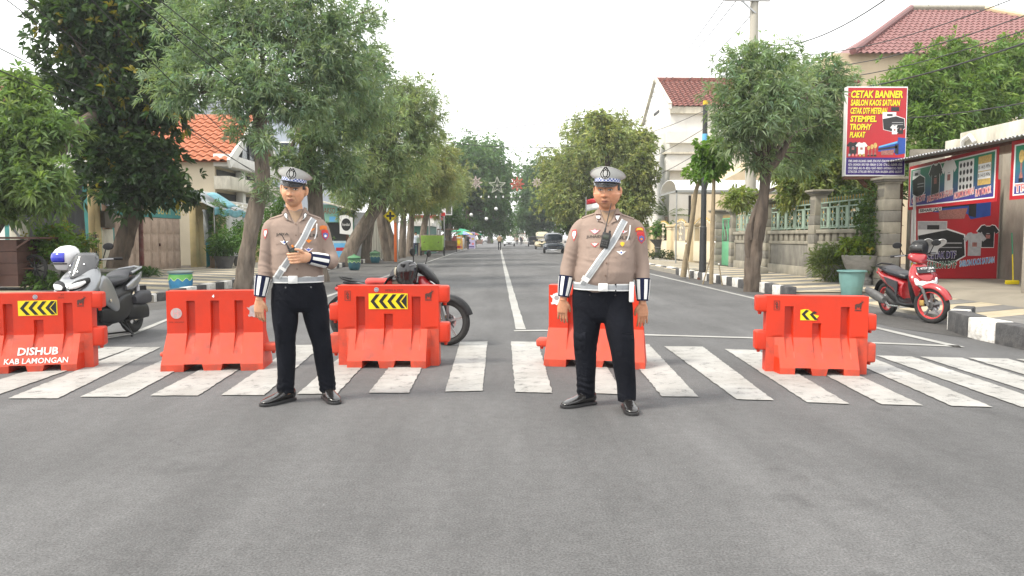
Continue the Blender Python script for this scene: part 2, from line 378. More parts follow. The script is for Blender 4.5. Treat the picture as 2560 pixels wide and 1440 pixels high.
# people
def ell(c,rx,ryf,ryb=None,n=36,p=2.3,tilt=0,twist=0):
 """horizontal ring; ryf front (-y) depth, ryb back depth"""
 ryb = ryb or ryf; out =[]
 for j in range(n):
  t = 2*math.pi*j/n; ct,st = math.cos(t),math.sin(t)
  x = rx*math.copysign(abs(ct)**(2/p),ct); y =(ryb if st>0 else ryf)*math.copysign(abs(st)**(2/p),st)
  if twist:x,y = x*math.cos(twist)-y*math.sin(twist),x*math.sin(twist)+y*math.cos(twist)
  out.append(Vector((c[0]+x,c[1]+y,c[2]+tilt*x)))
 return out
def spl(pts,k=6):
 """smooth curve through points (Catmull-Rom); works on vectors of any length"""
 P =[np.array(p,float)for p in pts]; P =[2*P[0]-P[1]]+P+[2*P[-1]-P[-2]]; out =[]
 for i in range(1,len(P)-2):
  for j in range(k):
   t = j/k; a,b,c,d = P[i-1],P[i],P[i+1],P[i+2]
   out.append(.5*(2*b+(c-a)*t+(2*a-5*b+4*c-d)*t*t+(3*b-a-3*c+d)*t**3))
 out.append(P[-2]); return out
def limb(mb,pts,k=5,n=20):
 """pts: (x,y,z,r)"""
 q = spl(pts,k); mb.tube([v[:3]for v in q],[v[3]for v in q],n)
 return mb
def sstep(a,b,x):t = np.clip((x-a)/(b-a),0,1); return t*t*(3-2*t)
def head_pts(wid=1.0,jaw=1.0,nu=96,nv=80):
 """head around eye level: x right, -y front, z up (metres)"""
 u = np.linspace(0,2*np.pi,nu,endpoint=False); v = np.linspace(.012,np.pi-.012,nv)
 U,V = np.meshgrid(u,v); sx,cz = np.sin(V),np.cos(V)
 z = np.where(cz>0,cz*.118,cz*.124)
 wv = np.interp(z,[-.124,-.11,-.09,-.06,-.03,0,.04,.08,.118],[.62,.74,.87,.975,1.0,1,1.0,1,1])
 wv = wv*np.where(z<-.02,jaw,1)
 x = .0815*wid*wv*np.sign(np.cos(U))*np.abs(np.cos(U))**.92*np.abs(sx)**.72
 yb = .098*np.interp(z,[-.124,-.09,-.04,0,.118],[.35,.55,.85,1,1]); yf = .095*np.interp(z,[-.124,-.1,-.05,0,.05,.118],[.86,.93,.98,.96,.97,.93])
 y = np.where(np.sin(U)>0,yb,yf)*np.sign(np.sin(U))*np.abs(np.sin(U))**.9*np.abs(sx)**.7
 fr = sstep(.0,-.05,y)
 g = lambda cx,cz_,sx_,sz,:np.exp(-((x-cx)/sx_)**2-((z-cz_)/sz)**2)
 d = np.zeros_like(x)
 d+=.014*np.exp(-(x/.010)**2)*sstep(.022,-.005,z)*sstep(-.058,-.046,z)*1.0
 d+=.016*g(0,-.037,.013,.012)+.0095*g(.0165,-.041,.0075,.008)+.0095*g(-.0165,-.041,.0075,.008)
 d-=.0115*(g(.034,.004,.020,.013)+g(-.034,.004,.020,.013))
 d+=.005*(g(.034,.026,.024,.009)+g(-.034,.026,.024,.009))
 d+=.0055*(g(.047,-.032,.022,.02)+g(-.047,-.032,.022,.02))
 d+=.008*g(0,-.073,.028,.020)+.0048*g(0,-.0705,.02,.0045)+.006*g(0,-.0825,.018,.0052)-.0062*g(0,-.0762,.025,.0026)
 d-=.004*g(0,-.058,.004,.008); d-=.007*(g(.012,-.0495,.010,.004)+g(-.012,-.0495,.010,.004)); d-=.004*g(0,-.096,.02,.006); d+=.007*g(0,-.113,.022,.013)
 d+=.0042*(g(.034,.003,.017,.0085)+g(-.034,.003,.017,.0085))
 y = y-d*fr
 return np.stack([x,y,z],-1)
def head_tint(P,skin,lips,brow):
 x,y,z = P[:,0],P[:,1],P[:,2]; front = sstep(-.02,-.06,y)
 c = np.tile(np.array(skin),(len(x),1)); g = lambda cx,cz,sx,sz:np.exp(-((x-cx)/sx)**4-((z-cz)/sz)**4)*front
 def mixin(w,col):nonlocal c; c = c*(1-w[:,None])+np.array(col)*w[:,None]
 mixin(.55*np.clip(g(0,-.038,.02,.012)+.7*g(.05,-.03,.022,.02)+.7*g(-.05,-.03,.022,.02),0,1),(skin[0]*1.03,skin[1]*.82,skin[2]*.74))
 mixin(.85*np.clip(np.exp(-(x/.0235)**4-((z+.0765)/(.0108*np.sqrt(np.clip(1.02-(x/.027)**2,.05,1))))**4)*front,0,1),lips)
 mixin(.8*np.exp(-(x/.024)**4-((z+.0763)/.0016)**2)*front,mul(lips,.35))
 for s in(-1,1):
  bz = .0235+.004*np.cos((x-s*.036)/.02); mixin(.88*np.exp(-((x-s*.036)/.021)**6-((z-bz)/.0042)**4)*front,brow)
  mixin(.75*g(s*.0095,-.0478,.0055,.0034),mul(skin,.2)); mixin(.3*g(s*.021,-.044,.003,.009),mul(skin,.55)); mixin(.22*np.exp(-((np.abs(x)-.03-(-.05-z)*.35)/.003)**2)*(z<-.045)*(z>-.082)*front,mul(skin,.5))  # nostril, nose-wing and smile-line shade painted into the skin tint
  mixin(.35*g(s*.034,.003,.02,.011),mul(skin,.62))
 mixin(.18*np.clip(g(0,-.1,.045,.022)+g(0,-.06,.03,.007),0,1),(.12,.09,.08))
 return c
SKIN_M = M_attr('skin',.48,.42,bump=.12,bscale=220,sss=.12,nvar=.07,nscale=60)
SHIRT_M = None
def cloth(name,col,rough=.85,var=.08,weave=420,bump=.25):
 if name in MATS:return MATS[name]
 m,N,L,b = nodes_of(name); MATS[name] = m
 n = noise(N,L,5,5,.6); r = ramp(N,[(.3,mul(col,1-var)),(.7,mul(col,1+var))]); L.new(n.outputs[0],r.inputs[0]); L.new(r.outputs[0],b.inputs['Base Color'])
 b.inputs['Roughness'].default_value = rough; b.inputs['Specular IOR Level'].default_value = .12
 n2 = noise(N,L,weave,2); n3 = noise(N,L,26,3,.5,dist=.8); ad = N.new('ShaderNodeMath'); ad.operation = 'MULTIPLY_ADD'; ad.inputs[1].default_value = .12
 L.new(n2.outputs[0],ad.inputs[0]); L.new(n3.outputs[0],ad.inputs[2])
 bp = N.new('ShaderNodeBump'); bp.inputs['Strength'].default_value = bump; bp.inputs['Distance'].default_value = .012; L.new(ad.outputs[0],bp.inputs['Height']); L.new(bp.outputs[0],b.inputs['Normal'])
 return m
KHAKI = cloth('khaki_shirt',(.27,.206,.172)); NAVY = cloth('navy_trousers',(.0075,.0085,.0125),.88,.25,bump=.7); NAVY2 = cloth('navy_cuff',(.012,.016,.045),.75)
TEE = cloth('undershirt',(.27,.19,.13))
WHITE = M('white_vinyl',(.72,.72,.71),.45,var=.05,scale=14,bump=.1,bscale=80); REFL = M('reflective_grey',(.27,.285,.3),.35,var=.1,scale=40,spec=.6)
BLACKG = M('black_gloss',(.012,.012,.013),.16,var=.2,coat=.6); BLACKL = M('black_leather',(.014,.013,.013),.2,var=.3,scale=20,bump=.2,bscale=30,coat=.5)
BLACKP = M('black_plastic',(.02,.02,.021),.45,var=.15,scale=30); SILVER = M('silver_metal',(.62,.62,.62),.3,.85,var=.08,scale=30)
CHROME = M('chrome',(.7,.7,.71),.14,1,var=.05); RED = M('red_print',(.55,.03,.03),.55,var=.08); YEL = M('yellow_print',(.75,.45,.02),.5,var=.06); BLUE = M('blue_print',(.03,.08,.38),.5,var=.08)
ORANGE_P = M('orange_print',(.75,.22,.02),.6,var=.08); INK = M('black_ink',(.015,.014,.013),.6,var=.1); PINKW = M('pale_badge',(.7,.62,.66),.6,var=.08); WPRINT = M('white_print',(.78,.78,.76),.55,var=.04)
EYEW = M('eye_white',(.62,.58,.55),.25,var=.04); IRIS = M('iris_brown',(.02,.012,.008),.15,var=.2); HAIR = M('black_hair',(.012,.011,.01),.6,var=.3,scale=90,bump=.4,bscale=200)
BADGES = M('badge_silver',(.62,.62,.6),.35,var=.15,scale=90)
CAPW = M('cap_white',(.52,.52,.5),.6,var=.05,scale=12,bump=.08,bscale=40)
def checker(name,a,b_,sx,sz):
 m,N,L,b = nodes_of(name); MATS[name] = m
 ch = N.new('ShaderNodeTexChecker'); ch.inputs['Color1'].default_value =(*a,1); ch.inputs['Color2'].default_value =(*b_,1); ch.inputs['Scale'].default_value = 1
 uv = N.new('ShaderNodeUVMap'); uv.uv_map = 'UVMap'; mp = N.new('ShaderNodeMapping'); mp.inputs['Scale'].default_value =(sx,sz,1); L.new(uv.outputs[0],mp.inputs[0]); L.new(mp.outputs[0],ch.inputs[0]); L.new(ch.outputs[0],b.inputs['Base Color'])
 b.inputs['Roughness'].default_value = .4; return m
CHECK = checker('cap_check_band',(.02,.05,.26),(.62,.66,.78),44,3)
class Proj:
 """lay flat pieces onto a surface, seen along a direction (default straight from the front)"""
 def __init__(s,me,M_=None):s.b = bvh_of(me); s.M = M_
 def hit(s,x,z,d=Vector((0,1,0)),o=None):
  st = Vector((x,-1.5,z))if o is None else o
  h = s.b.ray_cast(st,d); return h
 def pt(s,x,z,off):
  h = s.hit(x,z)
  if h[0]is None:
   h2 = s.b.find_nearest(Vector((x,-.2,z))); return h2[0]+h2[1]*off
  return h[0]+Vector((0,-1,0))*off
 def poly(s,name,poly,mat,parent,off=.003,sub=1,center=None):
  """filled polygon as a fan of small faces"""
  cx = sum(p[0]for p in poly)/len(poly); cz = sum(p[1]for p in poly)/len(poly); n = len(poly); mb = MB(); rings =[]
  K = max(2,sub); vs =[s.pt(cx,cz,off)]
  for k in range(1,K+1):
   for p in poly:vs.append(s.pt(cx+(p[0]-cx)*k/K,cz+(p[1]-cz)*k/K,off))
  fs =[(0,1+j,1+(j+1)%n)for j in range(n)]
  for k in range(K-1):
   for j in range(n):fs.append((1+k*n+j,1+(k+1)*n+j,1+(k+1)*n+(j+1)%n,1+k*n+(j+1)%n))
  e = len(vs); vs+=[s.pt(p[0],p[1],-.002)for p in poly]
  for j in range(n):fs.append((1+(K-1)*n+j,e+j,e+(j+1)%n,1+(K-1)*n+(j+1)%n))
  mb.add(vs,fs); return mb.build(name,mat,parent,smooth=50)
 def text(s,name,t,x0,x1,z0,z1,mat,parent,off=.004,bold=.02,slope=0):
  v,f = text_geo(t,bold); mb = MB(); mb.add([s.pt(x0+a*(x1-x0),z0+b*(z1-z0)+slope*a,off)for a,b in v],f)
  return mb.build(name,mat,parent,smooth=None,fixn=False)
 def ribbon(s,name,path,w,mat,parent,off=.006,th=.004,n=40,side=None):
  """band following the surface along a path of (x,z)"""
  q = spl([np.array(p)for p in path],max(2,n//(len(path)-1))); L_ =[]
  for i,p in enumerate(q):
   d = q[min(i+1,len(q)-1)]-q[max(i-1,0)]; d/=np.linalg.norm(d)+1e-9; nn = np.array([-d[1],d[0]])
   row =[]
   for t in(-.5,-.17,.17,.5):
    c = p+nn*w*t; row.append(s.pt(c[0],c[1],off))
   L_.append(row)
  Y = np.array([[v.y for v in r]for r in L_])
  for _ in range(6):
   Y2 = Y.copy(); Y2[1:-1] =(Y[:-2]+Y[1:-1]*2+Y[2:])/4; Y = np.minimum(Y,Y2)*.5+Y2*.5; Y = np.minimum(Y,np.array([[v.y for v in r]for r in L_]))
  for r,yy in zip(L_,Y):
   for v,y_ in zip(r,yy):v.y = y_
  mb = MB(); rings =[[v for v in r]+[v+Vector((0,th,0))for v in reversed(r)]for r in L_]; mb.loft(rings)
  return mb.build(name,mat,parent,smooth=40)
def folds(P,nrm,zones,seed):
 """push cloth in and out along fold lines; zones: (centre, radius, direction, wavelength, amp)"""
 rg = np.random.default_rng(seed); d = np.zeros(len(P))
 for c,rad,dr,wl,amp in zones:
  w = np.exp(-np.sum(((P-np.array(c))/np.array(rad))**2,1)); dr = np.array(dr,float); dr/=np.linalg.norm(dr)
  t = P@dr; warp = 1.5*np.sin(P@rg.normal(size=3)*13+rg.uniform(0,6))+1.1*np.sin(P@rg.normal(size=3)*24+rg.uniform(0,6)); amp = .62*amp*np.clip(.35+.9*np.sin(P@rg.normal(size=3)*14+rg.uniform(0,6)),0,1)
  s = np.sin(2*np.pi*t/wl+warp+rg.uniform(0,6)); d+=amp*w*(np.sign(s)*np.abs(s)**.8)
 for _ in range(7):
  k = rg.normal(size=3)*16; d+=.0011*np.sin(P@k+rg.uniform(0,6)+1.2*np.sin(P@rg.normal(size=3)*9))
 return P+nrm*d[:,None]
def normals_of(me):
 a = np.empty(len(me.vertices)*3); me.vertex_normals.foreach_get('vector',a)if hasattr(me,'vertex_normals')else None
 return a.reshape(-1,3)
def cloth_mesh(mb,voxel,zones,seed,sm=3):
 me = remesh(mb,voxel,sm); P = co_of(me); set_co(me,folds(P,normals_of(me),zones,seed)); return me
def obj_of(name,me,mat,parent,ang=180):
 me.materials.clear(); me.materials.append(mat); me.name = name; shade(me,ang); return link(bpy.data.objects.new(name,me),parent)
def hand(mb,M_,curl=.35,side=1,spread=.014):
 """hanging hand: local -z along fingers, x across (thumb at +x*side front), palm facing +y"""
 T = lambda p:M_@Vector(p)
 rings =[]
 for z,w,t in((.02,.026,.022),(0,.028,.021),(-.03,.038,.018),(-.065,.043,.016),(-.09,.042,.014),(-.1,.038,.012)):
  rings.append([T((w*math.cos(a),t*math.sin(a),z))for a in[2*math.pi*j/16 for j in range(16)]])
 mb.loft(rings)
 for i,(l,r)in enumerate(((.075,.0088),(.085,.0092),(.08,.0088),(.062,.0078))):
  x = side*(.031-.0205*i); x2 = x+side*spread*(1.5-i)*.5
  c = curl*(1+.18*i); a1,a2,a3 = c*.5,c*1.25,c*1.9; p =[Vector((x,0,-.085))];
  for ang,fl,xs in((a1*.4,.02,0),(a1,l*.45,.4),(a2,l*.33,.35),(a3,l*.25,.25)):
   p.append(p[-1]+Vector((side*spread*(1.5-i)*.35*xs,math.sin(ang)*fl,-math.cos(ang)*fl)))
  mb.tube([T(q)for q in p],[r,r*1.05,r,r*.95,r*.62],10)
 p =[(side*.02,0,-.012),(side*.042,.006,-.038),(side*.052,.016,-.066),(side*.052,.026,-.092)]
 mb.tube([T(q)for q in p],[.014,.0135,.011,.0075],10)
def cap_part(parent,T,roll=0):
 """peaked cap in head space"""
 W = lambda v:T@Vector(v)
 n = 64
 rimz = lambda f:.103+.039*f+.016*f*f
 def ring(t,top=0,off=0):
  out =[]
  for j in range(n):
   a = 2*math.pi*j/n; ca,sa = math.cos(a),math.sin(a); f = -sa; e = t**.8
   x =(.094+.0365*e+off)*ca; y =(.1055+(.022 if f>0 else .034)*e+off)*sa; z = .076+(rimz(f)-.076)*t**1.05-.004*math.sin(math.pi*t)
   if top:k = 1-top; x*=k; y = y*k; z = z*k+(.118)*top+.016*(1-k**2.2)+.016*f*k*top
   out.append(W((x,y,z)))
  return out
 band0 =[W((.0925*math.cos(2*math.pi*j/n),.0925*1.12*math.sin(2*math.pi*j/n),.045))for j in range(n)]
 cap = MB(); cap.loft([band0]+[ring(t)for t in(0,.15,.35,.6,.8,.93,1)]+[ring(1,q)for q in(.02,.08,.2,.4,.65,.9,.99)])
 o = cap.build('cap',CAPW,parent,smooth=50)
 mb = MB(); rr = ring(.99,0,.001); mb.tube(rr+[rr[0]],.0022,6,cap=False); mb.build('cap_welt',CAPW,o)
 me = bpy.data.meshes.new('check_band'); vs =[]; fs =[]
 for j in range(n+1):
  t = 2*math.pi*j/n; vs+=[W((.0945*math.cos(t),.0945*1.12*math.sin(t),.045)),W((.0955*math.cos(t),.0955*1.12*math.sin(t),.0775))]
 fs =[(2*j,2*j+2,2*j+3,2*j+1)for j in range(n)]; me.from_pydata(vs,[],fs); uv = me.uv_layers.new(name='UVMap')
 for p in me.polygons:
  for li,vi in zip(p.loop_indices,p.vertices):uv.data[li].uv =((vi//2)/n,vi%2)
 obj_of('check_band',me,CHECK,o)
 mb = MB(); pts =[W((.0965*math.cos(t),.0965*1.12*math.sin(t),.049))for t in np.linspace(R(180),R(360),30)]; mb.tube(pts,.0045,8); mb.build('cap_strap',BLACKG,o)
 for s in(-1,1):
  mb = MB(); mb.lathe([(.007,0),(.007,.003),(.004,.006),(0,.0065)],14,M_=T@frame((s*.0965,-.012,.050),(0,1,0),(0,0,1),(s,0,0))); mb.build('cap_button',SILVER,o)
 K,J = 10,33; grid =[]
 for k in range(K+1):
  row =[]
  for j in range(J):
   a = R(-90+(j-(J-1)/2)/((J-1)/2)*66); e =(1-abs((j-(J-1)/2)/((J-1)/2))**2.6); r = k/K*.058*e
   row.append(((.0925+r*.62)*math.cos(a),(.0925+r*.62)*1.12*math.sin(a)-r*.18,.0475-r*.55-r*r*1.2))
  grid.append(row)
 mb = MB(); top =[W(p)for r in grid for p in r]; bot =[W((p[0],p[1],p[2]-.004))for r in grid for p in r]; nn = len(top); fs =[]
 for k in range(K):
  for j in range(J-1):
   q =(k*J+j,k*J+j+1,(k+1)*J+j+1,(k+1)*J+j); fs.append(q); fs.append(tuple(i+nn for i in reversed(q)))
 for j in range(J-1):a = K*J+j; fs.append((a,a+1,a+1+nn,a+nn))
 mb.add(top+bot,fs); mb.build('peak',BLACKG,o)
 pr = Proj(o.data); c = W((0,-.12,.110)); up =(W((0,0,.2))-W((0,0,.1))).normalized(); cx,cz = c.x,c.z; ang = math.atan2(up.x,up.z)
 def L2(x,z,sc=1.2):x*=sc; z*=sc; return(cx+x*math.cos(ang)+z*math.sin(ang),cz+z*math.cos(ang)-x*math.sin(ang))
 tear = lambda k:[L2(k*.032*math.sin(t)*(1-.0*t)*(abs(math.sin(t/2))**.35),-.002-k*.036*math.cos(t)+(k*.018*(abs(1-t/math.pi)<.06)))for t in np.linspace(0,2*math.pi,29)[:-1]]
 def td(k):
  out =[]
  for t in np.linspace(0,2*math.pi,33)[:-1]:
   z = -math.cos(t); w = math.sin(t)*(1 if z<0 else(1-z)**.0*(1-.55*max(0,z)**1.0))
   out.append(L2(k*.0315*w,k*(.033*z if z<.0 else .043*z)))
  return out
 b0 = pr.poly('cap_badge',td(1.06),BADGES,o,.003,3); pr.poly('badge_field',td(.97),INK,b0,.0045,3)
 pr.poly('badge_shield',[L2(*p)for p in((-.008,.012),(-.011,-.002),(-.008,-.014),(0,-.02),(.008,-.014),(.011,-.002),(.008,.012),(0,.017))],BADGES,b0,.0065)
 for s in(-1,1):
  pr.poly('badge_wreath',[L2(s*x,z)for x,z in((.0145,.014),(.019,.010),(.024,-.002),(.0225,-.014),(.013,-.023),(.012,-.018),(.0165,-.008),(.0165,.004))],BADGES,b0,.0062)
 pr.poly('badge_scroll',[L2(*p)for p in((-.014,-.021),(-.005,-.024),(0,-.028),(.005,-.024),(.014,-.021),(.010,-.029),(0,-.026),(-.010,-.029))],BADGES,b0,.0068)
 for sx,sz in((0,.0285),(-.0075,.0205),(.0075,.0205)):
  pr.poly('badge_star',[L2(sx+(.0042 if i%2==0 else .0018)*math.sin(i*math.pi/5),sz+(.0042 if i%2==0 else .0018)*math.cos(i*math.pi/5))for i in range(10)],BADGES,b0,.0066)
 return o
def shoe(parent,x,y,yaw,lace=False):
 M_ = frame((x,y,0),(math.cos(yaw),math.sin(yaw),0),(-math.sin(yaw),math.cos(yaw),0),(0,0,1))
 mb = MB(); rings =[]
 for yy,w,z0,z1,p in((.085,.026,.028,.085,2),(.075,.037,.02,.105,2.2),(.04,.041,.02,.115,2.2),(0,.040,.02,.11,2.2),(-.05,.043,.02,.088,2.3),(-.10,.049,.02,.070,2.4),(-.15,.050,.02,.058,2.4),(-.185,.043,.02,.047,2.2),(-.208,.026,.022,.038,2),(-.215,.008,.026,.032,2)):
  r =[]
  for j in range(20):
   t = 2*math.pi*j/20; c,s = math.cos(t),math.sin(t); r.append(M_@Vector((w*math.copysign(abs(c)**(2/p),c),yy,(z0+z1)/2+(z1-z0)/2*math.copysign(abs(s)**(2/p),s))))
  rings.append(r)
 mb.loft(rings); o = mb.build('shoe',BLACKL,parent,smooth=60)
 mb = MB(); out =[(.028,.09),(.042,.06),(.044,0),(.046,-.05),(.053,-.1),(.054,-.15),(.046,-.19),(.028,-.217),(0,-.224)]
 poly = out+[(-a,b)for a,b in reversed(out[:-1])]
 vs =[M_@Vector((a,b,z))for z in(0,.024)for a,b in poly]; n = len(poly)
 mb.add(vs,[tuple(range(n)),tuple(range(2*n-1,n-1,-1))]+[(i,(i+1)%n,(i+1)%n+n,i+n)for i in range(n)]); mb.build('sole',BLACKP,o,bevel=.004)
 if lace:
  for k in range(4):
   mb = MB(); yy = -.02-.022*k; zz = .108-.012*k; mb.tube([M_@Vector((-.024,yy,zz-.012)),M_@Vector((0,yy-.004,zz-.001)),M_@Vector((.024,yy,zz-.012))],.003,6); mb.build('lace',BLACKP,o)
 return o
def armband(parent,a,b,ra,rb,front):
 """navy reflective cuff round the forearm from a (upper) to b (lower)"""
 a,b = Vector(a),Vector(b); mb = MB(); mb.tube([a,a.lerp(b,.5),b],[ra,(ra+rb)/2+.002,rb],28); o = mb.build('cuff',NAVY2,parent,smooth=60)
 d =(b-a).normalized(); f = Vector(front); f =(f-d*f.dot(d)).normalized(); s = d.cross(f)
 for ang in(-32,30,92,154,216,268):
  rows =[]
  for k in range(7):
   t = .06+.88*k/6; c = a.lerp(b,t); r = ra+(rb-ra)*t+.0025+.0022*math.sin(math.pi*k/6); row =[]
   for da in(-14,-5,5,14):
    an = R(ang+da); row.append(c+(f*math.cos(an)+s*math.sin(an))*r)
   rows.append(row+[c+(v-c)*.93 for v in reversed(row)])
  mb = MB(); mb.loft(rows); mb.build('cuff_stripe',WPRINT,o)
 return o
def officer(S):
 X,Y = S['pos']; root = thing('person',S['label'],'person',(X,Y,0),-math.atan2(X,Y),'traffic officers in front of the barriers')
 # skin: one continuous body
 T = Matrix.Translation(S['head'])@Euler((R(S.get('pitch',0)),R(S['roll']),R(S['yaw']))).to_matrix().to_4x4()@Matrix.Scale(S.get('hs',1.06),4)
 hp = head_pts(S.get('wid',1),S.get('jaw',1)); nv,nu,_ = hp.shape
 flat =[Vector(p)for p in hp.reshape(-1,3)]
 hf =[(i*nu+j,i*nu+(j+1)%nu,(i+1)*nu+(j+1)%nu,(i+1)*nu+j)for i in range(nv-1)for j in range(nu)]
 hf+=[tuple(range(nu-1,-1,-1)),tuple((nv-1)*nu+j for j in range(nu))]
 b = MB(); b.add([T@p for p in flat],hf)
 for s in(-1,1):
  q =[(s*.078,.022,-.045),(s*.084,.022,-.035),(s*.09,.02,-.012),(s*.092,.016,.012),(s*.086,.008,.022)]
  b.tube([T@Vector(p)for p in q],[(.006,.006),(.010,.007),(.016,.0075),(.015,.007),(.006,.005)],12,up=(0,1,0))
  q =[(s*.093,.028,-.035),(s*.097,.031,-.01),(s*.097,.026,.014),(s*.091,.012,.026),(s*.086,.0,.02)]
  b.tube([T@Vector(p)for p in q],[.0045,.0055,.0055,.005,.004],8)
 H = Vector(S['head']); nb = S['neck']
 b.tube([(nb[0],.03,nb[2]-.1),(nb[0],.028,nb[2]),(H.x,H.y+.052,H.z-.10),(H.x,H.y+.04,H.z-.02)],[(.085,.07),(.062,.064),(.056,.060),(.055,.058)],24,up=(0,1,0))
 b.loft([ell((S['tc'](z),0,z),rx,ry,ry,20)for z,rx,ry in((.80,.10,.07),(1.0,.12,.08),(1.2,.14,.085),(1.32,.13,.08),(1.38,.06,.055))])
 for p in S['legs']:b.tube([v[:3]for v in p],[.05]*len(p),10)
 for sl,wr in zip(S['sleeves'],S['wrists']):
  q =[tuple(v[:3])for v in sl]+[tuple(wr)]; b.tube(q,[.04]*(len(q)-2)+[.03,.027],14)
 for fn in S['hands']:fn(b)
 me = remesh(b,.0032,1); P = co_of(me)
 Ti = np.array(T.inverted()); L =(P@Ti[:3,:3].T)+Ti[:3,3]
 col = np.tile(np.array(S['skin']),(len(P),1)); hm = L[:,2]>-.135
 far = P[:,2]<S['head'][2]-.2; hm&=~far
 col[hm] = head_tint(L[hm],S['skin'],S['lips'],(.02,.014,.011))
 col[P[:,2]<1.25] = np.array(S['skin'])*.92
 set_tint(me,col); body = obj_of('body',me,SKIN_M,root)
 hme = bpy.data.meshes.new('h'); hme.from_pydata(flat,[],hf); pr = Proj(hme)
 for s in(-1,1):
  ex,ez = s*.034,.0025; op = S.get('open',.0056)
  alm =[(ex+.0145*math.cos(t),ez+op*math.sin(t)*(1 if math.sin(t)>0 else .8)+s*.0016*math.cos(t))for t in np.linspace(0,2*math.pi,17)[:-1]]
  e = pr.poly('eye',alm,EYEW,body,.0006,3); e.data.transform(T)
  i = pr.poly('iris',circ(.0053,14,ex+S.get('gaze',0),ez-.0003,op*.98),IRIS,body,.0014,2); i.data.transform(T)
  lid = pr.poly('eyelid',[(ex+.0165*c,ez+s*.0016*c+op*(1-c*c)**.5+dz)for c,dz in[(-1+2*k/8,.0)for k in range(9)]]+[(ex+.0165*c,ez+s*.0016*c+op*max(0,1-c*c)**.5+.0022)for c in[1-2*k/8 for k in range(9)]],IRIS,body,.0018,2); lid.data.transform(T)
 hv = hp.copy(); sel =(hp[...,2]>np.where(hp[...,1]>.0,-.05,.0))&(hp[...,1]>-.045-.2*0)&~((np.abs(hp[...,0])<.066)&(hp[...,1]<-.02))
 cen = hv*np.array([1.035,1.035,1.02]); mb = MB(); fs =[(i*nu+j,i*nu+(j+1)%nu,(i+1)*nu+(j+1)%nu,(i+1)*nu+j)for i in range(nv-1)for j in range(nu)if sel[i,j]and sel[i+1,(j+1)%nu]]
 mb.add([T@Vector(p)for p in cen.reshape(-1,3)],fs); ho = mb.build('hair',HAIR,root,smooth=60)
 bpy.data.meshes.remove(hme)
 # shirt
 mb = MB(); tc = S['tc']; mb.loft([ell((tc(z),cy,z),rx,rf,rb,40,2.4)for z,cy,rx,rf,rb in S['torso']])
 for sl in S['sleeves']:
  limb(mb,sl,5,22); x_,y_,z_,r_ = sl[0]; mb.tube([(x_*.42,y_+.004,z_+.034),(x_*.75,y_+.002,z_+.014),(x_*1.08,y_,z_-.012)],[r_*.86,r_*.95,r_],18)
 sh = cloth_mesh(mb,.0065,S['folds'],S['seed'],4); shirt = obj_of('shirt',sh,KHAKI,root)
 pr = Proj(sh); nx = nb[0]
 zc = S['zc']
 pr.poly('undershirt',[(nx-.05,zc+.005),(nx+.05,zc+.005),(nx+.03,zc-.05),(nx,zc-.09),(nx-.03,zc-.05)],TEE,shirt,.004,4)
 for s in(-1,1):
  cw =[(s*.066,.03,.034),(s*.080,.0,.022),(s*.09,-.045,.0),(s*.102,-.066,-.010),(s*.075,-.105,-.066),(s*.042,-.105,-.074),(s*.02,-.10,-.088),(s*.045,-.075,-.028),(s*.058,-.04,.012)]
  vs =[]; n = len(cw)
  for dx,dy,dz in cw:
   p = Vector((nx+dx,0,zc+dz)); h = pr.hit(p.x,p.z); y =(h[0].y-.012)if h[0]is not None else-.03+dy*.4
   vs.append(Vector((p.x,min(y,.0+dy*.3),p.z)))
  c = sum(vs,Vector())/n+Vector((0,-.006,0)); mb = MB(); fs =[(j,(j+1)%n,n)for j in range(n)]; back =[v+Vector((0,.006,0))for v in vs]
  mb.add(vs+[c]+back,fs+[(j,(j+1)%n,n+1+(j+1)%n,n+1+j)for j in range(n)]); co = mb.build('collar',KHAKI,shirt,smooth=60)
  tx,tz = nx+s*.072,zc-.035; k = .7 if s<0 else 1
  cpr = Proj(co.data)
  pr2 = cpr
  if S['rank']=='chevron':
   pr2.poly('rank_tab',[(tx-.016,tz-.022),(tx+.016,tz-.022),(tx+.016,tz+.010),(tx,tz+.026),(tx-.016,tz+.010)],INK,shirt,.004,2)
   pr2.poly('rank_chevron',[(tx-.011,tz-.017),(tx,tz-.008),(tx+.011,tz-.017),(tx+.011,tz+.008),(tx,tz+.02),(tx-.011,tz+.008)],WPRINT,shirt,.007,2)
  else:
   pr2.poly('rank_tab',[(tx-.020,tz-.022),(tx+.020,tz-.022),(tx+.018,tz+.020),(tx-.018,tz+.020)],M('maroon_tab',(.05,.012,.01),.6),shirt,.004,2)
   pr2.poly('rank_bar',[(tx-.016,tz-.006),(tx+.016,tz-.006),(tx+.016,tz+.007),(tx-.016,tz+.007)],WPRINT,shirt,.007,2)
 zb = S['belt'][0]
 pr.ribbon('placket',[(nx,zc-.09),(nx+.0,zc-.22),(tc(zb+.05),zb+.03)],.034,KHAKI,shirt,.0022,.002,30)
 for k in range(5):
  z = zc-.1-k*(zc-.13-zb)/4.6; pr.poly('button',circ(.0058,12,nx+(tc(z)-nx)*.6,z),M('button_brown',(.16,.1,.07),.4),shirt,.0062,2)
 for s in(-1,1):
  pts =[]; mb = MB(); rows =[]
  for k in range(7):
   t = k/6; x = nx+s*(.085+t*S['ep']); row =[]
   for yy in(-.024,-.008,.008,.024):
    h = pr.b.ray_cast(Vector((x,yy+.005,2)),Vector((0,0,-1))); row.append((h[0]if h[0]is not None else Vector((x,yy,zc-.04)))+Vector((0,0,.0075)))
   rows.append(row+[v-Vector((0,0,.005))for v in reversed(row)])
  mb.loft(rows); mb.build('epaulette',KHAKI,shirt,smooth=60)
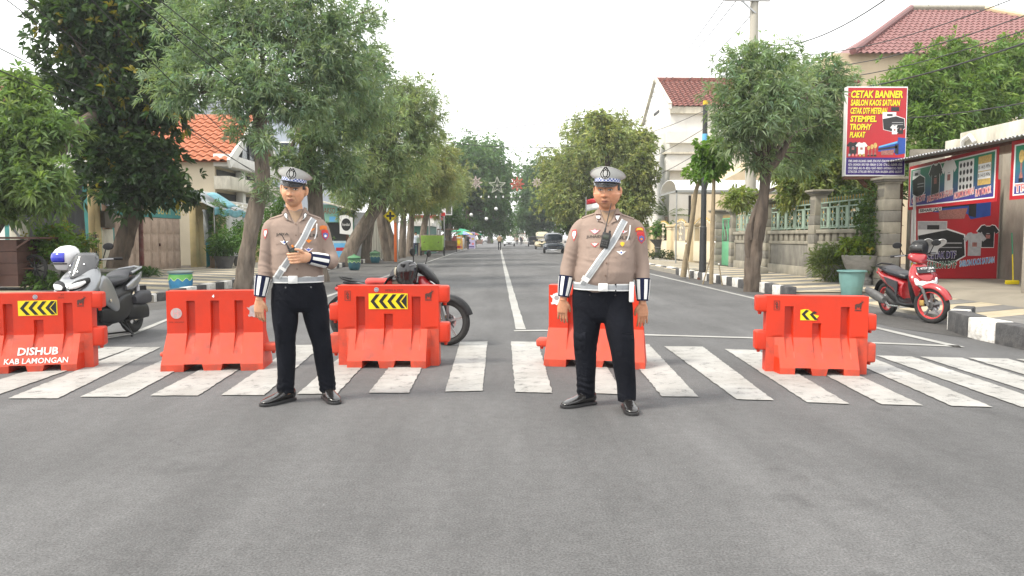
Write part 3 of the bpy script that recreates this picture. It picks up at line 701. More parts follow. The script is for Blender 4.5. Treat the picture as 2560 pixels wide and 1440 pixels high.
 for s,px_,pz in((-1,*S['pock'][0]),(1,*S['pock'][1])):
  pr.poly('pocket',[(px_-.054,pz),(px_+.054,pz),(px_+.054,pz-.112),(px_+.04,pz-.122),(px_-.04,pz-.122),(px_-.054,pz-.112)],KHAKI,shirt,.0026,5)
  f = pr.poly('pocket_flap',[(px_-.058,pz+.012),(px_+.058,pz+.012),(px_+.058,pz-.036),(px_+.044,pz-.046),(px_-.044,pz-.046),(px_-.058,pz-.036)],KHAKI,shirt,.0062,5)
 (ax,az),(bx_,bz) = S['pock']; nw = S['nw']
 pr.text('name_lettering',S['name'],ax-nw,ax+nw,az+.02,az+.044,INK,shirt,.0045,.012,S.get('nsl',0))
 pr.text('force_lettering','POLRI',bx_-.062,bx_+.06,bz+.018,bz+.042,INK,shirt,.0045,.012,S.get('nsl2',0))
 for nm,poly,mat,off in S['badges']:pr.poly(nm,poly,mat,shirt,off,3)
 for sx,colr,shapes in S['patches']:
  for nm,poly,mat,off in shapes:pr.poly(nm,poly,mat,shirt,off,3)
 pr.ribbon('lanyard',S['lanyard'],.009,WPRINT,shirt,.005,.006,24)
 sa = pr.ribbon('sash',S['sash'],.050,WHITE,root,.008,.005,48); pr.ribbon('sash_stripe',S['sash'],.030,REFL,sa,.0135,.003,48)
 sa2 = S['slide']; pr.ribbon('sash_buckle',sa2,.056,WHITE,sa,.016,.006,6)
 # trousers
 mb = MB(); mb.loft([ell((tc(z)+dx,cy,z),rx,rf,rb,36,2.4)for z,dx,cy,rx,rf,rb in S['pelvis']])
 for p in S['legs']:limb(mb,p,5,24)
 tm = cloth_mesh(mb,.0075,S['tfolds'],S['seed']+5,3); tr = obj_of('trousers',tm,NAVY,root); tp = Proj(tm)
 for lx,lz in S['cargo']:
  tp.poly('cargo_pocket',[(lx-.045,lz),(lx+.045,lz),(lx+.042,lz-.15),(lx-.042,lz-.15)],NAVY,tr,.006,4); tp.poly('pocket_flap',[(lx-.048,lz+.01),(lx+.048,lz+.01),(lx+.046,lz-.045),(lx,lz-.055),(lx-.046,lz-.045)],NAVY,tr,.010,4)
 for bx2 in(-.095,.09):tp.poly('button',circ(.007,12,tc(.9)+bx2,zb-.06),BLACKG,tr,.004,2)
 # belt
 zb,brx,brf,brb,bcy = S['belt']
 def bring(z,k):return ell((tc(zb)+S['bdx'],bcy,z),brx+k,brf+k,brb+k,48,2.4,S.get('btilt',0))
 mb = MB(); mb.loft([bring(zb-.026,.004),bring(zb-.026,.013),bring(zb+.026,.012),bring(zb+.026,.003)]); be = mb.build('belt',WHITE,root,smooth=30)
 mb = MB(); mb.loft([bring(zb-.017,.0132),bring(zb-.017,.0146),bring(zb+.017,.0136),bring(zb+.017,.0122)]); mb.build('belt_stripe',REFL,be,smooth=30)
 cxb = tc(zb)+S['bdx']+S['buckle']; fy = bcy-brf-.013
 mb = MB(); mb.bx(cxb-.034,cxb+.034,fy-.012,fy+.004,zb-.029,zb+.029); bu = mb.build('buckle',WHITE,be,bevel=.004)
 mb = MB(); mb.bx(cxb-.010,cxb+.016,fy-.016,fy-.010,zb-.02,zb+.02); mb.build('buckle_tongue',WHITE,be,bevel=.003)
 mb = MB(); lx = cxb+.088; mb.bx(lx-.009,lx+.009,fy-.004+.012,fy+.02,zb-.04,zb+.032); mb.build('belt_loop',NAVY,be,bevel=.003)
 # cuffs, shoes, cap
 for c in S['cuffs']:armband(root,*c)
 for x,y,yaw in S['shoes']:shoe(root,x,y,R(yaw),S['lace'])
 TC = Matrix.Translation(Vector(S['head'])+Vector((0,0,.011)))@Euler((R(S.get('pitch',0)),R(S['caproll']),R(S['yaw']))).to_matrix().to_4x4()@Matrix.Scale(S.get('cs',1.0),4)
 cap_part(root,TC)
 return root,pr
def star(cx,cz,r):return[(cx+(r if i%2==0 else r*.45)*math.sin(i*math.pi/5),cz+(r if i%2==0 else r*.45)*math.cos(i*math.pi/5))for i in range(10)]
def wings(cx,cz,w,h):return[(cx-w,cz+h*.6),(cx-w*.35,cz+h*.3),(cx,cz+h),(cx+w*.35,cz+h*.3),(cx+w,cz+h*.6),(cx+w*.45,cz-h*.4),(cx,cz-h),(cx-w*.45,cz-h*.4)]
def rect(cx,cz,w,h,sl=0):return[(cx-w,cz-h-sl*w),(cx+w,cz-h+sl*w),(cx+w,cz+h+sl*w),(cx-w,cz+h-sl*w)]
def arc_patch(cx,cz,w,h,bow):return[(cx-w,cz-h-bow),(cx-w*.4,cz-h),(cx+w*.4,cz-h),(cx+w,cz-h-bow),(cx+w,cz+h-bow),(cx+w*.4,cz+h),(cx-w*.4,cz+h),(cx-w,cz+h-bow)]
def shield(cx,cz,w,h):return[(cx-w,cz+h*.7),(cx-w*.5,cz+h*.75),(cx,cz+h),(cx+w*.5,cz+h*.75),(cx+w,cz+h*.7),(cx+w*.9,cz-h*.2),(cx,cz-h),(cx-w*.9,cz-h*.2)]
p1 = G(748,1003); p2 = G(1515,1014)
def grip(b):
 b.tube([(.11,-.178,1.122),(.075,-.195,1.125),(.04,-.205,1.128),(.01,-.205,1.13)],[(.028,.026),(.040,.024),(.044,.022),(.036,.018)],16,up=(0,0,1))
 for i,r in enumerate((.0098,.0102,.0098,.0088)):
  dz = -.021*i; dx = .006*i
  b.tube([(.025,-.212,1.155+dz),(-.012+dx,-.238,1.152+dz),(-.046+dx,-.240,1.150+dz),(-.062+dx,-.220,1.152+dz),(-.054+dx,-.198,1.155+dz)],[r,r*1.06,r,r*.95,r*.7],12)
 b.tube([(.055,-.205,1.15),(.038,-.222,1.172),(.012,-.232,1.184),(-.012,-.236,1.186)],[.014,.0125,.011,.008],12)
lin = lambda*kv:(lambda z:float(np.interp(z,[k for k,_ in kv],[v for _,v in kv])))
O1 = dict(pos=(p1.x,p1.y),label='officer in khaki shirt and white cap holding a black radio at his belly',head=(-.012,-.045,1.637),roll=3,yaw=-13,pitch=3,caproll=9,hs=1.05,cs=.96,wid=1.0,skin=(.62,.335,.20),lips=(.33,.12,.09),gaze=.001,
neck=(0,0,1.44),zc=1.475,tc=lin((.6,.015),(.95,.012),(1.1,0),(1.5,0)),seed=3,ep=.105,rank='chevron',lace=False,name='JAYA',nw=.046,nsl=.004,nsl2=-.004,
torso=[(.90,0,.178,.118,.11),(.95,0,.183,.122,.112),(.99,-.002,.190,.132,.116),(1.06,-.004,.186,.136,.118),(1.15,-.004,.183,.134,.118),(1.24,0,.187,.13,.12),(1.31,.004,.196,.122,.118),(1.365,.008,.2,.108,.11),(1.402,.012,.172,.094,.098),(1.43,.016,.115,.078,.086),(1.455,.02,.083,.068,.076),(1.49,.026,.072,.062,.068)],
sleeves=[[(-.158,.012,1.374,.058),(-.190,.014,1.325,.063),(-.204,.016,1.22,.060),(-.216,.02,1.13,.058),(-.224,.014,1.06,.058),(-.231,-.010,1.0,.054),(-.238,-.028,.955,.05)],
[(.158,.012,1.374,.058),(.192,.012,1.325,.064),(.216,.008,1.22,.061),(.244,-.008,1.14,.060),(.256,-.05,1.095,.060),(.236,-.098,1.09,.056),(.195,-.138,1.10,.050)]],
wrists=[(-.278,-.045,.80),(.10,-.178,1.122)],hands=[lambda b:hand(b,Matrix.Translation((-.276,-.047,.805))@Euler((R(6),R(6),R(-28))).to_matrix().to_4x4(),.42,1),grip],
cuffs=[((-.243,-.03,.985),(-.272,-.045,.826),.056,.040,(.1,-1,0)),((.222,-.118,1.094),(.092,-.180,1.122),.054,.044,(0,-.8,.5))],
pelvis=[(.98,0,0,.176,.115,.108),(.94,0,0,.184,.122,.116),(.88,.0,0,.198,.128,.128),(.80,.01,0,.205,.128,.13),(.74,.015,0,.2,.115,.12),(.70,.02,0,.17,.09,.1)],
legs=[[(-.085,0,.88,.105),(-.092,-.002,.76,.104),(-.090,-.006,.62,.097),(-.094,-.008,.48,.080),(-.09,.004,.34,.074),(-.092,.012,.2,.066),(-.098,.018,.11,.064),(-.098,.02,.065,.061)],
[(.105,0,.88,.108),(.125,-.004,.76,.103),(.145,-.008,.62,.097),(.172,-.008,.48,.078),(.192,.002,.34,.071),(.206,.01,.2,.064),(.216,.014,.11,.063),(.219,.016,.068,.06)]],
shoes=[(-.105,.01,-52),(.222,.0,14)],belt=(.957,.180,.119,.112,0),bdx=0,buckle=-.04,cargo=[(-.18,.60),(.225,.63)],
pock=((-.098,1.262),(.098,1.262)),sash=[(.135,1.418),(.105,1.37),(.045,1.25),(-.045,1.12),(-.115,1.02),(-.152,.962)],slide=[(-.095,1.05),(-.108,1.03)],
lanyard=[(.155,1.38),(.150,1.31),(.135,1.258)],
badges=[('badge',wings(-.085,1.238,.032,.018),WPRINT,.0092),('badge',circ(.007,10,-.085,1.238),BLUE,.0112),('badge',wings(.108,1.335,.036,.016),ORANGE_P,.0042),('badge',wings(.092,1.248,.026,.016),ORANGE_P,.0092),('badge',wings(.090,1.182,.036,.018),PINKW,.0055),('badge',wings(.090,1.182,.022,.010),BLUE,.0072),('medal',circ(.014,12,.032,1.198),SILVER,.006),('medal',rect(.030,1.176,.007,.012),WPRINT,.006)],
patches=[(1,0,[('arm_patch',arc_patch(.204,1.352,.028,.015,.008),M('patch_orange',(.62,.16,.015),.6),.003),('arm_patch',arc_patch(.214,1.324,.026,.010,.006),RED,.0035),('arm_patch',shield(.218,1.286,.027,.034),RED,.003),('arm_patch',shield(.218,1.287,.02,.026),M('patch_blue',(.08,.12,.35),.6),.0048),('arm_patch',circ(.010,12,.218,1.286),WPRINT,.0064)]),
(-1,0,[('arm_patch',[(-.232,1.335),(-.208,1.338),(-.205,1.31),(-.225,1.262),(-.236,1.3)],RED,.003),('arm_patch',[(-.228,1.325),(-.212,1.328),(-.21,1.31),(-.224,1.275),(-.232,1.3)],WPRINT,.0045)])],
folds=[((-.22,0,1.08),(.09,.09,.10),(.5,0,1),.045,.0045),((.25,-.06,1.1),(.08,.1,.08),(1,0,.6),.04,.005),((.0,-.12,1.18),(.16,.1,.10),(.9,0,.55),.075,.0075),((.0,-.1,1.0),(.24,.12,.07),(.35,0,1),.05,.007),((.16,-.06,1.3),(.07,.1,.09),(1,0,-.6),.03,.004),((-.16,-.06,1.3),(.07,.1,.09),(1,0,.6),.03,.004),((.22,-.12,1.1),(.06,.06,.06),(1,0,0),.025,.004),((-.25,-.02,.98),(.06,.06,.06),(0,0,1),.022,.004)],
tfolds=[((-.095,0,.1),(.09,.12,.10),(.15,.2,1),.045,.007),((.215,0,.1),(.09,.12,.10),(.15,-.2,1),.042,.007),((0,-.08,.74),(.14,.1,.11),(1,0,.7),.05,.005),((-.09,0,.46),(.1,.12,.09),(.3,0,1),.06,.004),((.17,0,.46),(.1,.12,.09),(-.3,0,1),.06,.004)])
O2 = dict(pos=(p2.x,p2.y),label='stout officer in khaki shirt and white cap with both arms hanging at his sides',head=(-.006,-.055,1.617),roll=1,yaw=-9,pitch=1,caproll=3,hs=1.06,cs=.99,wid=1.08,jaw=1.09,skin=(.57,.275,.16),lips=(.25,.09,.07),open=.005,
neck=(.002,0,1.42),zc=1.462,tc=lin((.5,-.03),(.85,-.035),(.95,-.025),(1.1,-.01),(1.3,0)),seed=11,ep=.108,rank='bar',lace=True,name='JUNAIDI',nw=.056,nsl=.003,nsl2=-.004,
torso=[(.85,0,.200,.142,.122),(.90,-.005,.207,.155,.125),(.95,-.012,.214,.172,.127),(1.02,-.016,.218,.180,.13),(1.10,-.014,.212,.172,.13),(1.18,-.008,.208,.156,.13),(1.25,0,.212,.142,.128),(1.31,.004,.214,.13,.125),(1.365,.008,.212,.114,.115),(1.4,.012,.18,.098,.102),(1.425,.016,.12,.082,.09),(1.45,.02,.09,.072,.08),(1.478,.026,.077,.066,.072)],
sleeves=[[(-.165,.012,1.366,.062),(-.214,.014,1.312,.069),(-.244,.016,1.20,.067),(-.272,.02,1.11,.066),(-.288,.012,1.04,.062),(-.296,-.010,.985,.055),(-.302,-.022,.95,.05)],
[(.165,.012,1.366,.062),(.214,.014,1.312,.069),(.232,.016,1.20,.066),(.244,.02,1.11,.064),(.252,.012,1.04,.061),(.258,-.010,.98,.055),(.260,-.022,.945,.05)]],
wrists=[(-.328,-.04,.80),(.262,-.04,.775)],hands=[lambda b:hand(b,Matrix.Translation((-.328,-.04,.805))@Euler((R(5),R(4),R(-12))).to_matrix().to_4x4(),.34,1),lambda b:hand(b,Matrix.Translation((.263,-.04,.785))@Euler((R(5),R(-3),R(14))).to_matrix().to_4x4(),.30,-1)],
cuffs=[((-.303,-.018,.985),(-.326,-.038,.828),.056,.040,(.1,-1,0)),((.261,-.018,.97),(.262,-.038,.805),.056,.042,(-.1,-1,0))],
pelvis=[(.96,.0,0,.205,.148,.12),(.90,-.005,0,.215,.152,.128),(.84,-.005,0,.222,.15,.136),(.76,-.005,0,.22,.14,.136),(.68,-.005,0,.205,.12,.125),(.64,0,0,.17,.09,.1)],
legs=[[(-.130,0,.84,.118),(-.140,-.002,.72,.114),(-.152,-.006,.58,.099),(-.158,-.008,.45,.088),(-.155,.004,.32,.080),(-.152,.010,.2,.071),(-.152,.014,.11,.068),(-.15,.016,.06,.064)],
[(.065,-.02,.84,.120),(.078,-.04,.72,.115),(.098,-.065,.58,.102),(.115,-.085,.45,.092),(.132,-.09,.32,.083),(.146,-.09,.2,.073),(.153,-.088,.11,.071),(.156,-.086,.06,.067)]],
shoes=[(-.155,.0,-52),(.160,-.10,9)],belt=(.912,.212,.158,.126,-.005),bdx=0,buckle=.0,btilt=-.02,cargo=[(-.20,.56),(.155,.57)],
pock=((-.098,1.245),(.105,1.245)),sash=[(.125,1.40),(.10,1.355),(.035,1.235),(-.055,1.11),(-.14,.985),(-.195,.905)],slide=[(-.148,.985),(-.165,.955)],
lanyard=[(.165,1.365),(.158,1.30),(.135,1.235)],
badges=[('badge',wings(-.092,1.318,.042,.022),M('badge_rose',(.5,.13,.16),.6),.0042),('badge',wings(-.092,1.318,.031,.015),PINKW,.006),('badge',wings(-.092,1.222,.032,.018),RED,.0092),('badge',wings(-.092,1.224,.022,.011),WPRINT,.0112),('badge',wings(.115,1.316,.034,.012),PINKW,.0045),('badge',circ(.009,10,.112,1.318),RED,.006),('badge',shield(.108,1.225,.015,.018),YEL,.0092),('badge',wings(.100,1.165,.036,.018),WPRINT,.0055),('badge',circ(.007,10,.1,1.165),BLUE,.0075)],
patches=[(1,0,[('arm_patch',arc_patch(.235,1.335,.030,.015,.008),M('patch_red',(.5,.03,.02),.6),.003),('arm_patch',arc_patch(.235,1.337,.023,.008,.006),YEL,.0045),('arm_patch',arc_patch(.243,1.305,.028,.012,.006),RED,.003),('arm_patch',shield(.249,1.262,.028,.035),RED,.003),('arm_patch',shield(.249,1.263,.020,.026),M('patch_blue'),.0048),('arm_patch',circ(.009,12,.249,1.262),ORANGE_P,.0064)]),
(-1,0,[('arm_patch',[(-.262,1.33),(-.232,1.335),(-.226,1.30),(-.248,1.245),(-.265,1.29)],RED,.003),('arm_patch',[(-.257,1.318),(-.237,1.322),(-.232,1.30),(-.248,1.26),(-.26,1.29)],WPRINT,.0045)])],
folds=[((-.28,0,1.06),(.09,.1,.11),(.55,0,1),.05,.0045),((.25,0,1.06),(.09,.1,.11),(-.55,0,1),.05,.0045),((.02,-.14,1.2),(.2,.1,.08),(.8,0,.6),.085,.008),((.0,-.14,.97),(.26,.12,.07),(.25,0,1),.05,.007),((.1,-.12,1.15),(.14,.1,.07),(-.2,0,1),.06,.009),((-.1,-.12,1.13),(.12,.1,.06),(.2,0,1),.05,.008),((.17,-.06,1.28),(.07,.1,.09),(1,0,-.6),.03,.004),((-.17,-.06,1.28),(.07,.1,.09),(1,0,.6),.03,.004)],
tfolds=[((-.15,0,.11),(.1,.12,.11),(.15,.2,1),.048,.009),((.155,-.09,.11),(.1,.12,.11),(.15,-.2,1),.045,.009),((-.03,-.1,.68),(.16,.12,.12),(1,0,.7),.05,.005),((-.155,0,.43),(.1,.12,.09),(.3,0,1),.06,.005),((.115,-.08,.43),(.1,.12,.09),(-.3,0,1),.06,.005)])
o1,prj1 = officer(O1); o2,prj2 = officer(O2)
def radio(label,parent_obj,c,up,face,scale=1,big=False):
 up = Vector(up).normalized(); f = Vector(face); f =(f-up*f.dot(up)).normalized(); s = f.cross(up).normalized()
 base = parent_obj.matrix_basis@Vector(c)
 rt = parent_obj.matrix_basis.to_3x3(); M_ = frame((0,0,0),rt@-s,rt@-f,rt@up)
 t = thing('radio',label,'radio',base); k = scale
 mb = MB(); mb.bx(-.029*k,.029*k,-.017*k,.017*k,-.062*k,.045*k,M_); mb.build('case',BLACKP,t,bevel=.005)
 mb = MB(); mb.tube([M_@Vector((-.018*k,0,.045*k)),M_@Vector((-.018*k,0,.07*k)),M_@Vector((-.018*k,0,.075*k)),M_@Vector((-.018*k,0,.19*k if not big else .26))],[.0075,.007,.0045,.0025],10); mb.build('antenna',BLACKP,t)
 mb = MB(); mb.lathe([(.008,0),(.008,.016),(.006,.018),(0,.018)],14,M_=M_@Matrix.Translation((.016*k,0,.045*k))); mb.build('knob',ORANGE_P if not big else BLACKP,t)
 mb = MB(); mb.bx(-.020*k,.020*k,-.0185*k,-.016*k,.0,.030*k,M_); mb.build('screen',M('radio_screen',(.05,.06,.045),.2),t,bevel=.001)
 for r in range(3):
  for q in range(3):mb = MB(); mb.bx((-.02+.015*q)*k,(-.009+.015*q)*k,-.019*k,-.016*k,(-.05+.015*r)*k,(-.041+.015*r)*k,M_); mb.build('key',M('radio_key',(.05,.05,.05),.5),t,bevel=.001)
 return t
radio('black handheld radio with orange knob held in the officer\'s fist',o1,(-.018,-.214,1.158),(-.42,-.12,.9),(0,-1,-.1),.92)
h = prj2.hit(-.012,1.26)
radio('black keypad radio clipped to the stout officer\'s shirt front',o2,(-.012,h[0].y-.024,1.262),(.22,0,1),(-.1,-1,.1),1.05,True)
mb = MB(); mb.bx(.160,.196,-.135,-.075,.80,.95); mb.build('phone_pouch',WHITE,o2,bevel=.008)
# plastic barriers
BAR = M('barrier_plastic',(.56,.030,.006),.45,var=.06,scale=4,bump=.12,bscale=180,spec=.4,dirt=.55,dcol=(.34,.03,.014),dscale=3)
BARF = M('barrier_low',(.53,.062,.03),.55,var=.1,scale=5,bump=.15,bscale=150,spec=.35,dirt=.75,dcol=(.2,.06,.045),dscale=8)  # paler red for the sloping feet and low lugs
STEN = paint('stencil_paint',(.7,.68,.66),.75,(.72,.1,.06))
def barrier_front(kind):
 """depth of the front face at (x, z); local -y is the front"""
 L = .5 if kind=='A' else .47
 wt = .385 if kind=='A' else .425
 slots =[(-.275,.69),(0,.52),(.275,.69)]if kind=='A' else[(-.235,.70),(0,.70),(.235,.70)]
 sw = .036 if kind=='A' else .034
 def y(x,z):
  up = -.085; lo = -.085-.15*min(1,max(0,(.37-z)/.30));
  if z<.07:lo = -.235
  e = min(1,max(0,(wt+.03-abs(x))/.03))if kind=='A' else 1
  v = up+(lo-up)*e
  for cx,zt in slots:
   d = min(1,max(0,(sw+.008-abs(x-cx))/.008))
   if d>0 and z<zt:
    k = -.030 if z>.40 else-.030+(-.085-.15*(.37-.17)/.30+.030)*min(1,(.40-z)/.23)
    if z>.17:v = v+(max(v,k)-v)*d
  return v
 return L,wt,slots,sw,y
def make_barrier(kind,mats):
 L,wt,slots,sw,yf = barrier_front(kind)
 xs ={-L,L,0}
 if kind=='A':xs|={s*(wt+d)for s in(-1,1)for d in(0,.03)}
 for cx,_ in slots:xs|={cx-sw-.008,cx-sw,cx+sw,cx+sw+.008}
 notch =[(-.235,-.085),(.085,.235)]if kind=='A' else[(-.27,-.10),(.10,.27)]
 for a,b in notch:xs|={a-.02,a,b,b+.02}
 xs = sorted(xs); zs = sorted({0,.07,.075,.17,.23,.29,.37,.371,.40,.8,.785}|{z+d for _,z in slots for d in(-.006,0.001)}|{.46,.6})
 H = .80; nx,nz = len(xs),len(zs); mb = MB(); vs =[]
 zmin = lambda x:.075 if any(a<=x<=b for a,b in notch)else 0
 sl = .015 if kind=='B' else 0
 for side in(-1,1):
  for z in zs:
   for x in xs:
    zz = max(z,zmin(x)); k = yf(x,zz); xx = x
    if kind=='B' and abs(x)>L-1e-6:xx = x*(1+.06*max(0,(.40-zz)/.4))
    vs.append((xx,k if side<0 else-k,zz+(0 if zz<.79 else 0)))
 n1 = nx*nz; fs =[]
 for i in range(nz-1):
  for j in range(nx-1):
   q =(i*nx+j,i*nx+j+1,(i+1)*nx+j+1,(i+1)*nx+j); fs.append(q); fs.append(tuple(a+n1 for a in reversed(q)))
 for j in range(nx-1):
  t =(nz-1)*nx+j; fs.append((t,t+1,t+1+n1,t+n1)); fs.append((j+1,j,j+n1,j+1+n1))
 for i in range(nz-1):
  a = i*nx; fs.append((a+nx,a,a+n1,a+nx+n1)); b = i*nx+nx-1; fs.append((b,b+nx,b+nx+n1,b+n1))
 me = bpy.data.meshes.new('shell'); me.from_pydata(vs,[],fs); bm = bmesh.new(); bm.from_mesh(me); bmesh.ops.remove_doubles(bm,verts=bm.verts,dist=1e-4)
 bmesh.ops.dissolve_degenerate(bm,dist=1e-4,edges=bm.edges); bmesh.ops.recalc_face_normals(bm,faces=bm.faces); bm.to_mesh(me); bm.free(); shade(me,25)
 me.materials.append(mats[0]); me.materials.append(mats[1])
 for p in me.polygons:
  if p.center.z<.37 and abs(p.normal.y)>.3:p.material_index = 1
 return me,yf
def barrier(kind,label,pos,rz,seed=0,lugs=(),marks=None):
 t = thing('traffic_barrier',label,'barrier',pos,rz,'red plastic barriers across the crossing')
 me,yf = BARM[kind]; o = bpy.data.objects.new('shell',me); link(o,t); md = o.modifiers.new('b','BEVEL'); md.width = .008; md.segments = 2; md.limit_method = 'ANGLE'; md.angle_limit = R(32)
 for x0,x1,z0,z1,d in lugs:
  mb = MB(); mb.bx(x0,x1,-d,d,z0,z1); l = mb.build('lug',BAR if z1>.4 else BARF,t,bevel=.022,seg=3)
  cx = x0+.045 if x0<0 else x1-.045
  mb = MB(); mb.lathe([(.016,-.03),(.020,.0),(.020,.01)],12,(cx,0,z0)); mb.build('peg',BAR,l)
 return t,yf
BARM ={k:make_barrier(k,(BAR,BARF))for k in 'AB'}
def on_front(yf,off=.003):
 """frame maps: place flat marks on the upper face or the sloping foot"""
 up = frame((0,-.085-off,0),(1,0,0),(0,1,0),(0,0,1))
 sl = Vector((0,-.15,-.30)).normalized(); n = Vector((0,-sl.z,sl.y)); n = n if n.y<0 else-n
 foot = frame(Vector((0,-.085,.37))+n*off,(1,0,0),-n,-sl)
 return up,foot
BYEL = M('chevron_yellow',(.82,.62,.01),.4,var=.05,scale=20,dirt=.15,dcol=(.4,.3,.05)); BBLK = M('chevron_black',(.012,.012,.012),.4,var=.2)
MARK = M('faded_black_print',(.07,.022,.016),.6,var=.3,scale=60); GREYS = M('grey_sticker',(.42,.36,.36),.5,var=.12,scale=30,dirt=.3,dcol=(.6,.1,.06),dscale=40)
def chevron_board(t,up,x,z,w=.39,h=.155,n=4,mirror=False):
 b = flat_poly('chevron_board',rect(x,z,w/2,h/2),up,BYEL,t,-.002,.003)
 for k in range(n):
  a = x-w/2+.018+k*w*.215; q = w*.10
  flat_poly('chevron',[(a,z),(a+.055,z+h*.45),(a+.055+q,z+h*.45),(a+q,z),(a+.055+q,z-h*.45),(a+.055,z-h*.45)],up,BBLK,b,-.0045,.002)
 e = x+w/2-.008; flat_poly('chevron',[(e-.055,z),(e,z+h*.45),(e,z-h*.45)],up,BBLK,b,-.0045,.002)
 return b
def eight_logo(t,up,x,z):
 for p in(rect(x,z+.047,.027,.0022),rect(x,z-.047,.027,.0022),rect(x-.027,z,.0022,.049),rect(x+.027,z,.0022,.049)):flat_poly('logo_box',p,up,MARK,t,-.001,.001)
 for s in(1,-1):
  flat_poly('logo_mark',[(x-.015*s,z+.034*s),(x+.002*s,z+.036*s),(x+.014*s,z+.012*s),(x+.002*s,z-.002*s),(x-.006*s,z+.008*s),(x+.004*s,z+.018*s)],up,MARK,t,-.001,.001)
  flat_poly('logo_mark',[(x-.016*s,z+.022*s),(x-.008*s,z+.026*s),(x-.004*s,z+.002*s),(x-.014*s,z+.006*s)],up,MARK,t,-.001,.001)
def elephant_logo(t,up,x,z):
 q =[(-.034,-.03),(-.034,.014),(-.022,.024),(.006,.026),(.014,.036),(.026,.038),(.030,.046),(.030,.060),(.035,.060),(.036,.044),(.044,.048),(.048,.054),(.050,.046),(.038,.034),(.032,.02),(.026,-.03),(.014,-.03),(.014,-.005),(0,-.018),(-.014,-.005),(-.016,-.03)]
 flat_poly('logo_mark',[(x+a,z+b)for a,b in q],up,MARK,t,-.001,.001); flat_poly('logo_mark',rect(x-.004,z-.042,.032,.005),up,MARK,t,-.001,.001)
def round_seal(t,up,x,z,r=.024):
 b = flat_poly('round_sticker',circ(r,20,x,z),up,GREYS,t,-.001,.001); flat_poly('sticker_ring',circ(r*.75,18,x,z),up,M('sticker_blue',(.16,.22,.3),.5,var=.3,scale=90),b,-.0025,.001); flat_poly('sticker_core',rect(x,z,r*.55,r*.25),up,GREYS,b,-.004,.001)
LA =[(-.59,-.47,.45,.62,.078),(-.59,-.47,.12,.32,.078),(.47,.60,.63,.797,.082),(.47,.605,.23,.43,.08)]
LA5 =[(-a,-b,c,d,e)if 0 else(-b,-a,c,d,e)for a,b,c,d,e in LA]
def place(px0,px1,py,rz=0):
 c = G((px0+px1)/2,py); v = Vector((0,.235,0)); v.rotate(Euler((0,0,rz))); return(c.x+v.x,c.y+v.y,0),-rz
def bpos(px,py,rz):
 c = G(px,py); v = Vector((math.sin(-rz)*-.235,math.cos(rz)*.235,0)); return(c.x+math.sin(-rz)*.235,c.y+math.cos(rz)*.235,0)
def type_a(label,px,py,rz,lugs=LA):
 t,yf = barrier('A',label,bpos(px,py,rz),rz,lugs=lugs); up,ft = on_front(yf); eight_logo(t,up,-.40,.70); elephant_logo(t,up,.40,.70); return t,up,ft
t1,up,ft = type_a('red plastic barrier with a yellow chevron board and faded white stencilled lettering',86,932,R(13)); t1.scale =(.93,)*3
chevron_board(t1,up,0,.645,.36); round_seal(t1,up,-.02,.76); flat_poly('round_sticker',circ(.035,20,-.395,.475),up,WPRINT,t1,-.001,.001); flat_poly('round_sticker',[(-.37,.50),(-.35,.508),(-.365,.485)],up,WPRINT,t1,-.001,.001)
flat_text('lettering','AT',up,.215,.25,.77,.79,MARK,t1,-.002); flat_text('lettering','2020',up,.19,.245,.74,.758,MARK,t1,-.002)
flat_text('stencil_lettering','DISHUB',ft,-.17,.20,-.225,-.14,STEN,t1,-.002,.03,.0); flat_text('stencil_lettering','KAB LAMONGAN',ft,-.28,.30,-.315,-.255,STEN,t1,-.002,.015)
t2,yf = barrier('B','red plastic barrier with three long grooves and grey emblem stickers',bpos(530,929,R(6)),R(6),lugs=[(.46,.60,.17,.25,.09),(-.55,-.46,.13,.18,.09)]); t2.scale =(.95,)*3; up,ft = on_front(yf)
flat_poly('round_sticker',circ(.055,22,-.375,.575),up,GREYS,t2,-.001,.001); flat_text('lettering','JASA  RAHARJA',up,-.45,-.30,.475,.493,MARK,t2,-.002)
for q in(rect(-.40,.575,.005,.035),rect(-.36,.575,.005,.035),rect(-.38,.575,.02,.004),rect(-.345,.59,.02,.004)):flat_poly('sticker_mark',q,up,M('sticker_mark',(.6,.3,.3),.5),t2,-.003,.001)
def emblem(t,up,x,z,k=1,mat=GREYS):
 q =[(-.03,.045),(-.012,.05),(0,.058),(.012,.05),(.03,.045),(.04,.03),(.062,.034),(.046,.012),(.036,.005),(.040,-.03),(.052,-.035),(.045,-.05),(.015,-.046),(0,-.056),(-.015,-.046),(-.045,-.05),(-.052,-.035),(-.040,-.03),(-.036,.005),(-.046,.012),(-.062,.034),(-.04,.03)]
 b = flat_poly('emblem_sticker',[(x+a*k,z+c*k)for a,c in q],up,mat,t,-.001,.001); flat_poly('emblem_core',circ(.022*k,14,x,z+.01*k),up,M('emblem_core',(.34,.3,.3),.5),b,-.003,.001); return b
emblem(t2,up,.385,.59,1.15); flat_poly('round_sticker',[(-.025,.745),(-.005,.765),(0,.74),(-.01,.73)],up,WPRINT,t2,-.001,.001)
t3,up,ft = type_a('red plastic barrier with a yellow chevron board behind the officer with the radio',966,921,R(-1))
chevron_board(t3,up,.0,.645,.385); round_seal(t3,up,-.115,.76); flat_text('lettering','APBN A 2020',up,-.03,.15,.742,.765,MARK,t3,-.002)
t4,yf = barrier('B','red plastic barrier mostly hidden behind the stout officer',bpos(1484,920,R(-13)),R(-13),lugs=[(-.60,-.46,.17,.25,.09)]); up,ft = on_front(yf)
emblem(t4,up,-.39,.66,1.1,WPRINT)
t5,up,ft = type_a('red plastic barrier with a torn yellow chevron sticker',2050,941,R(-9),LA5); t5.scale =(.91,)*3
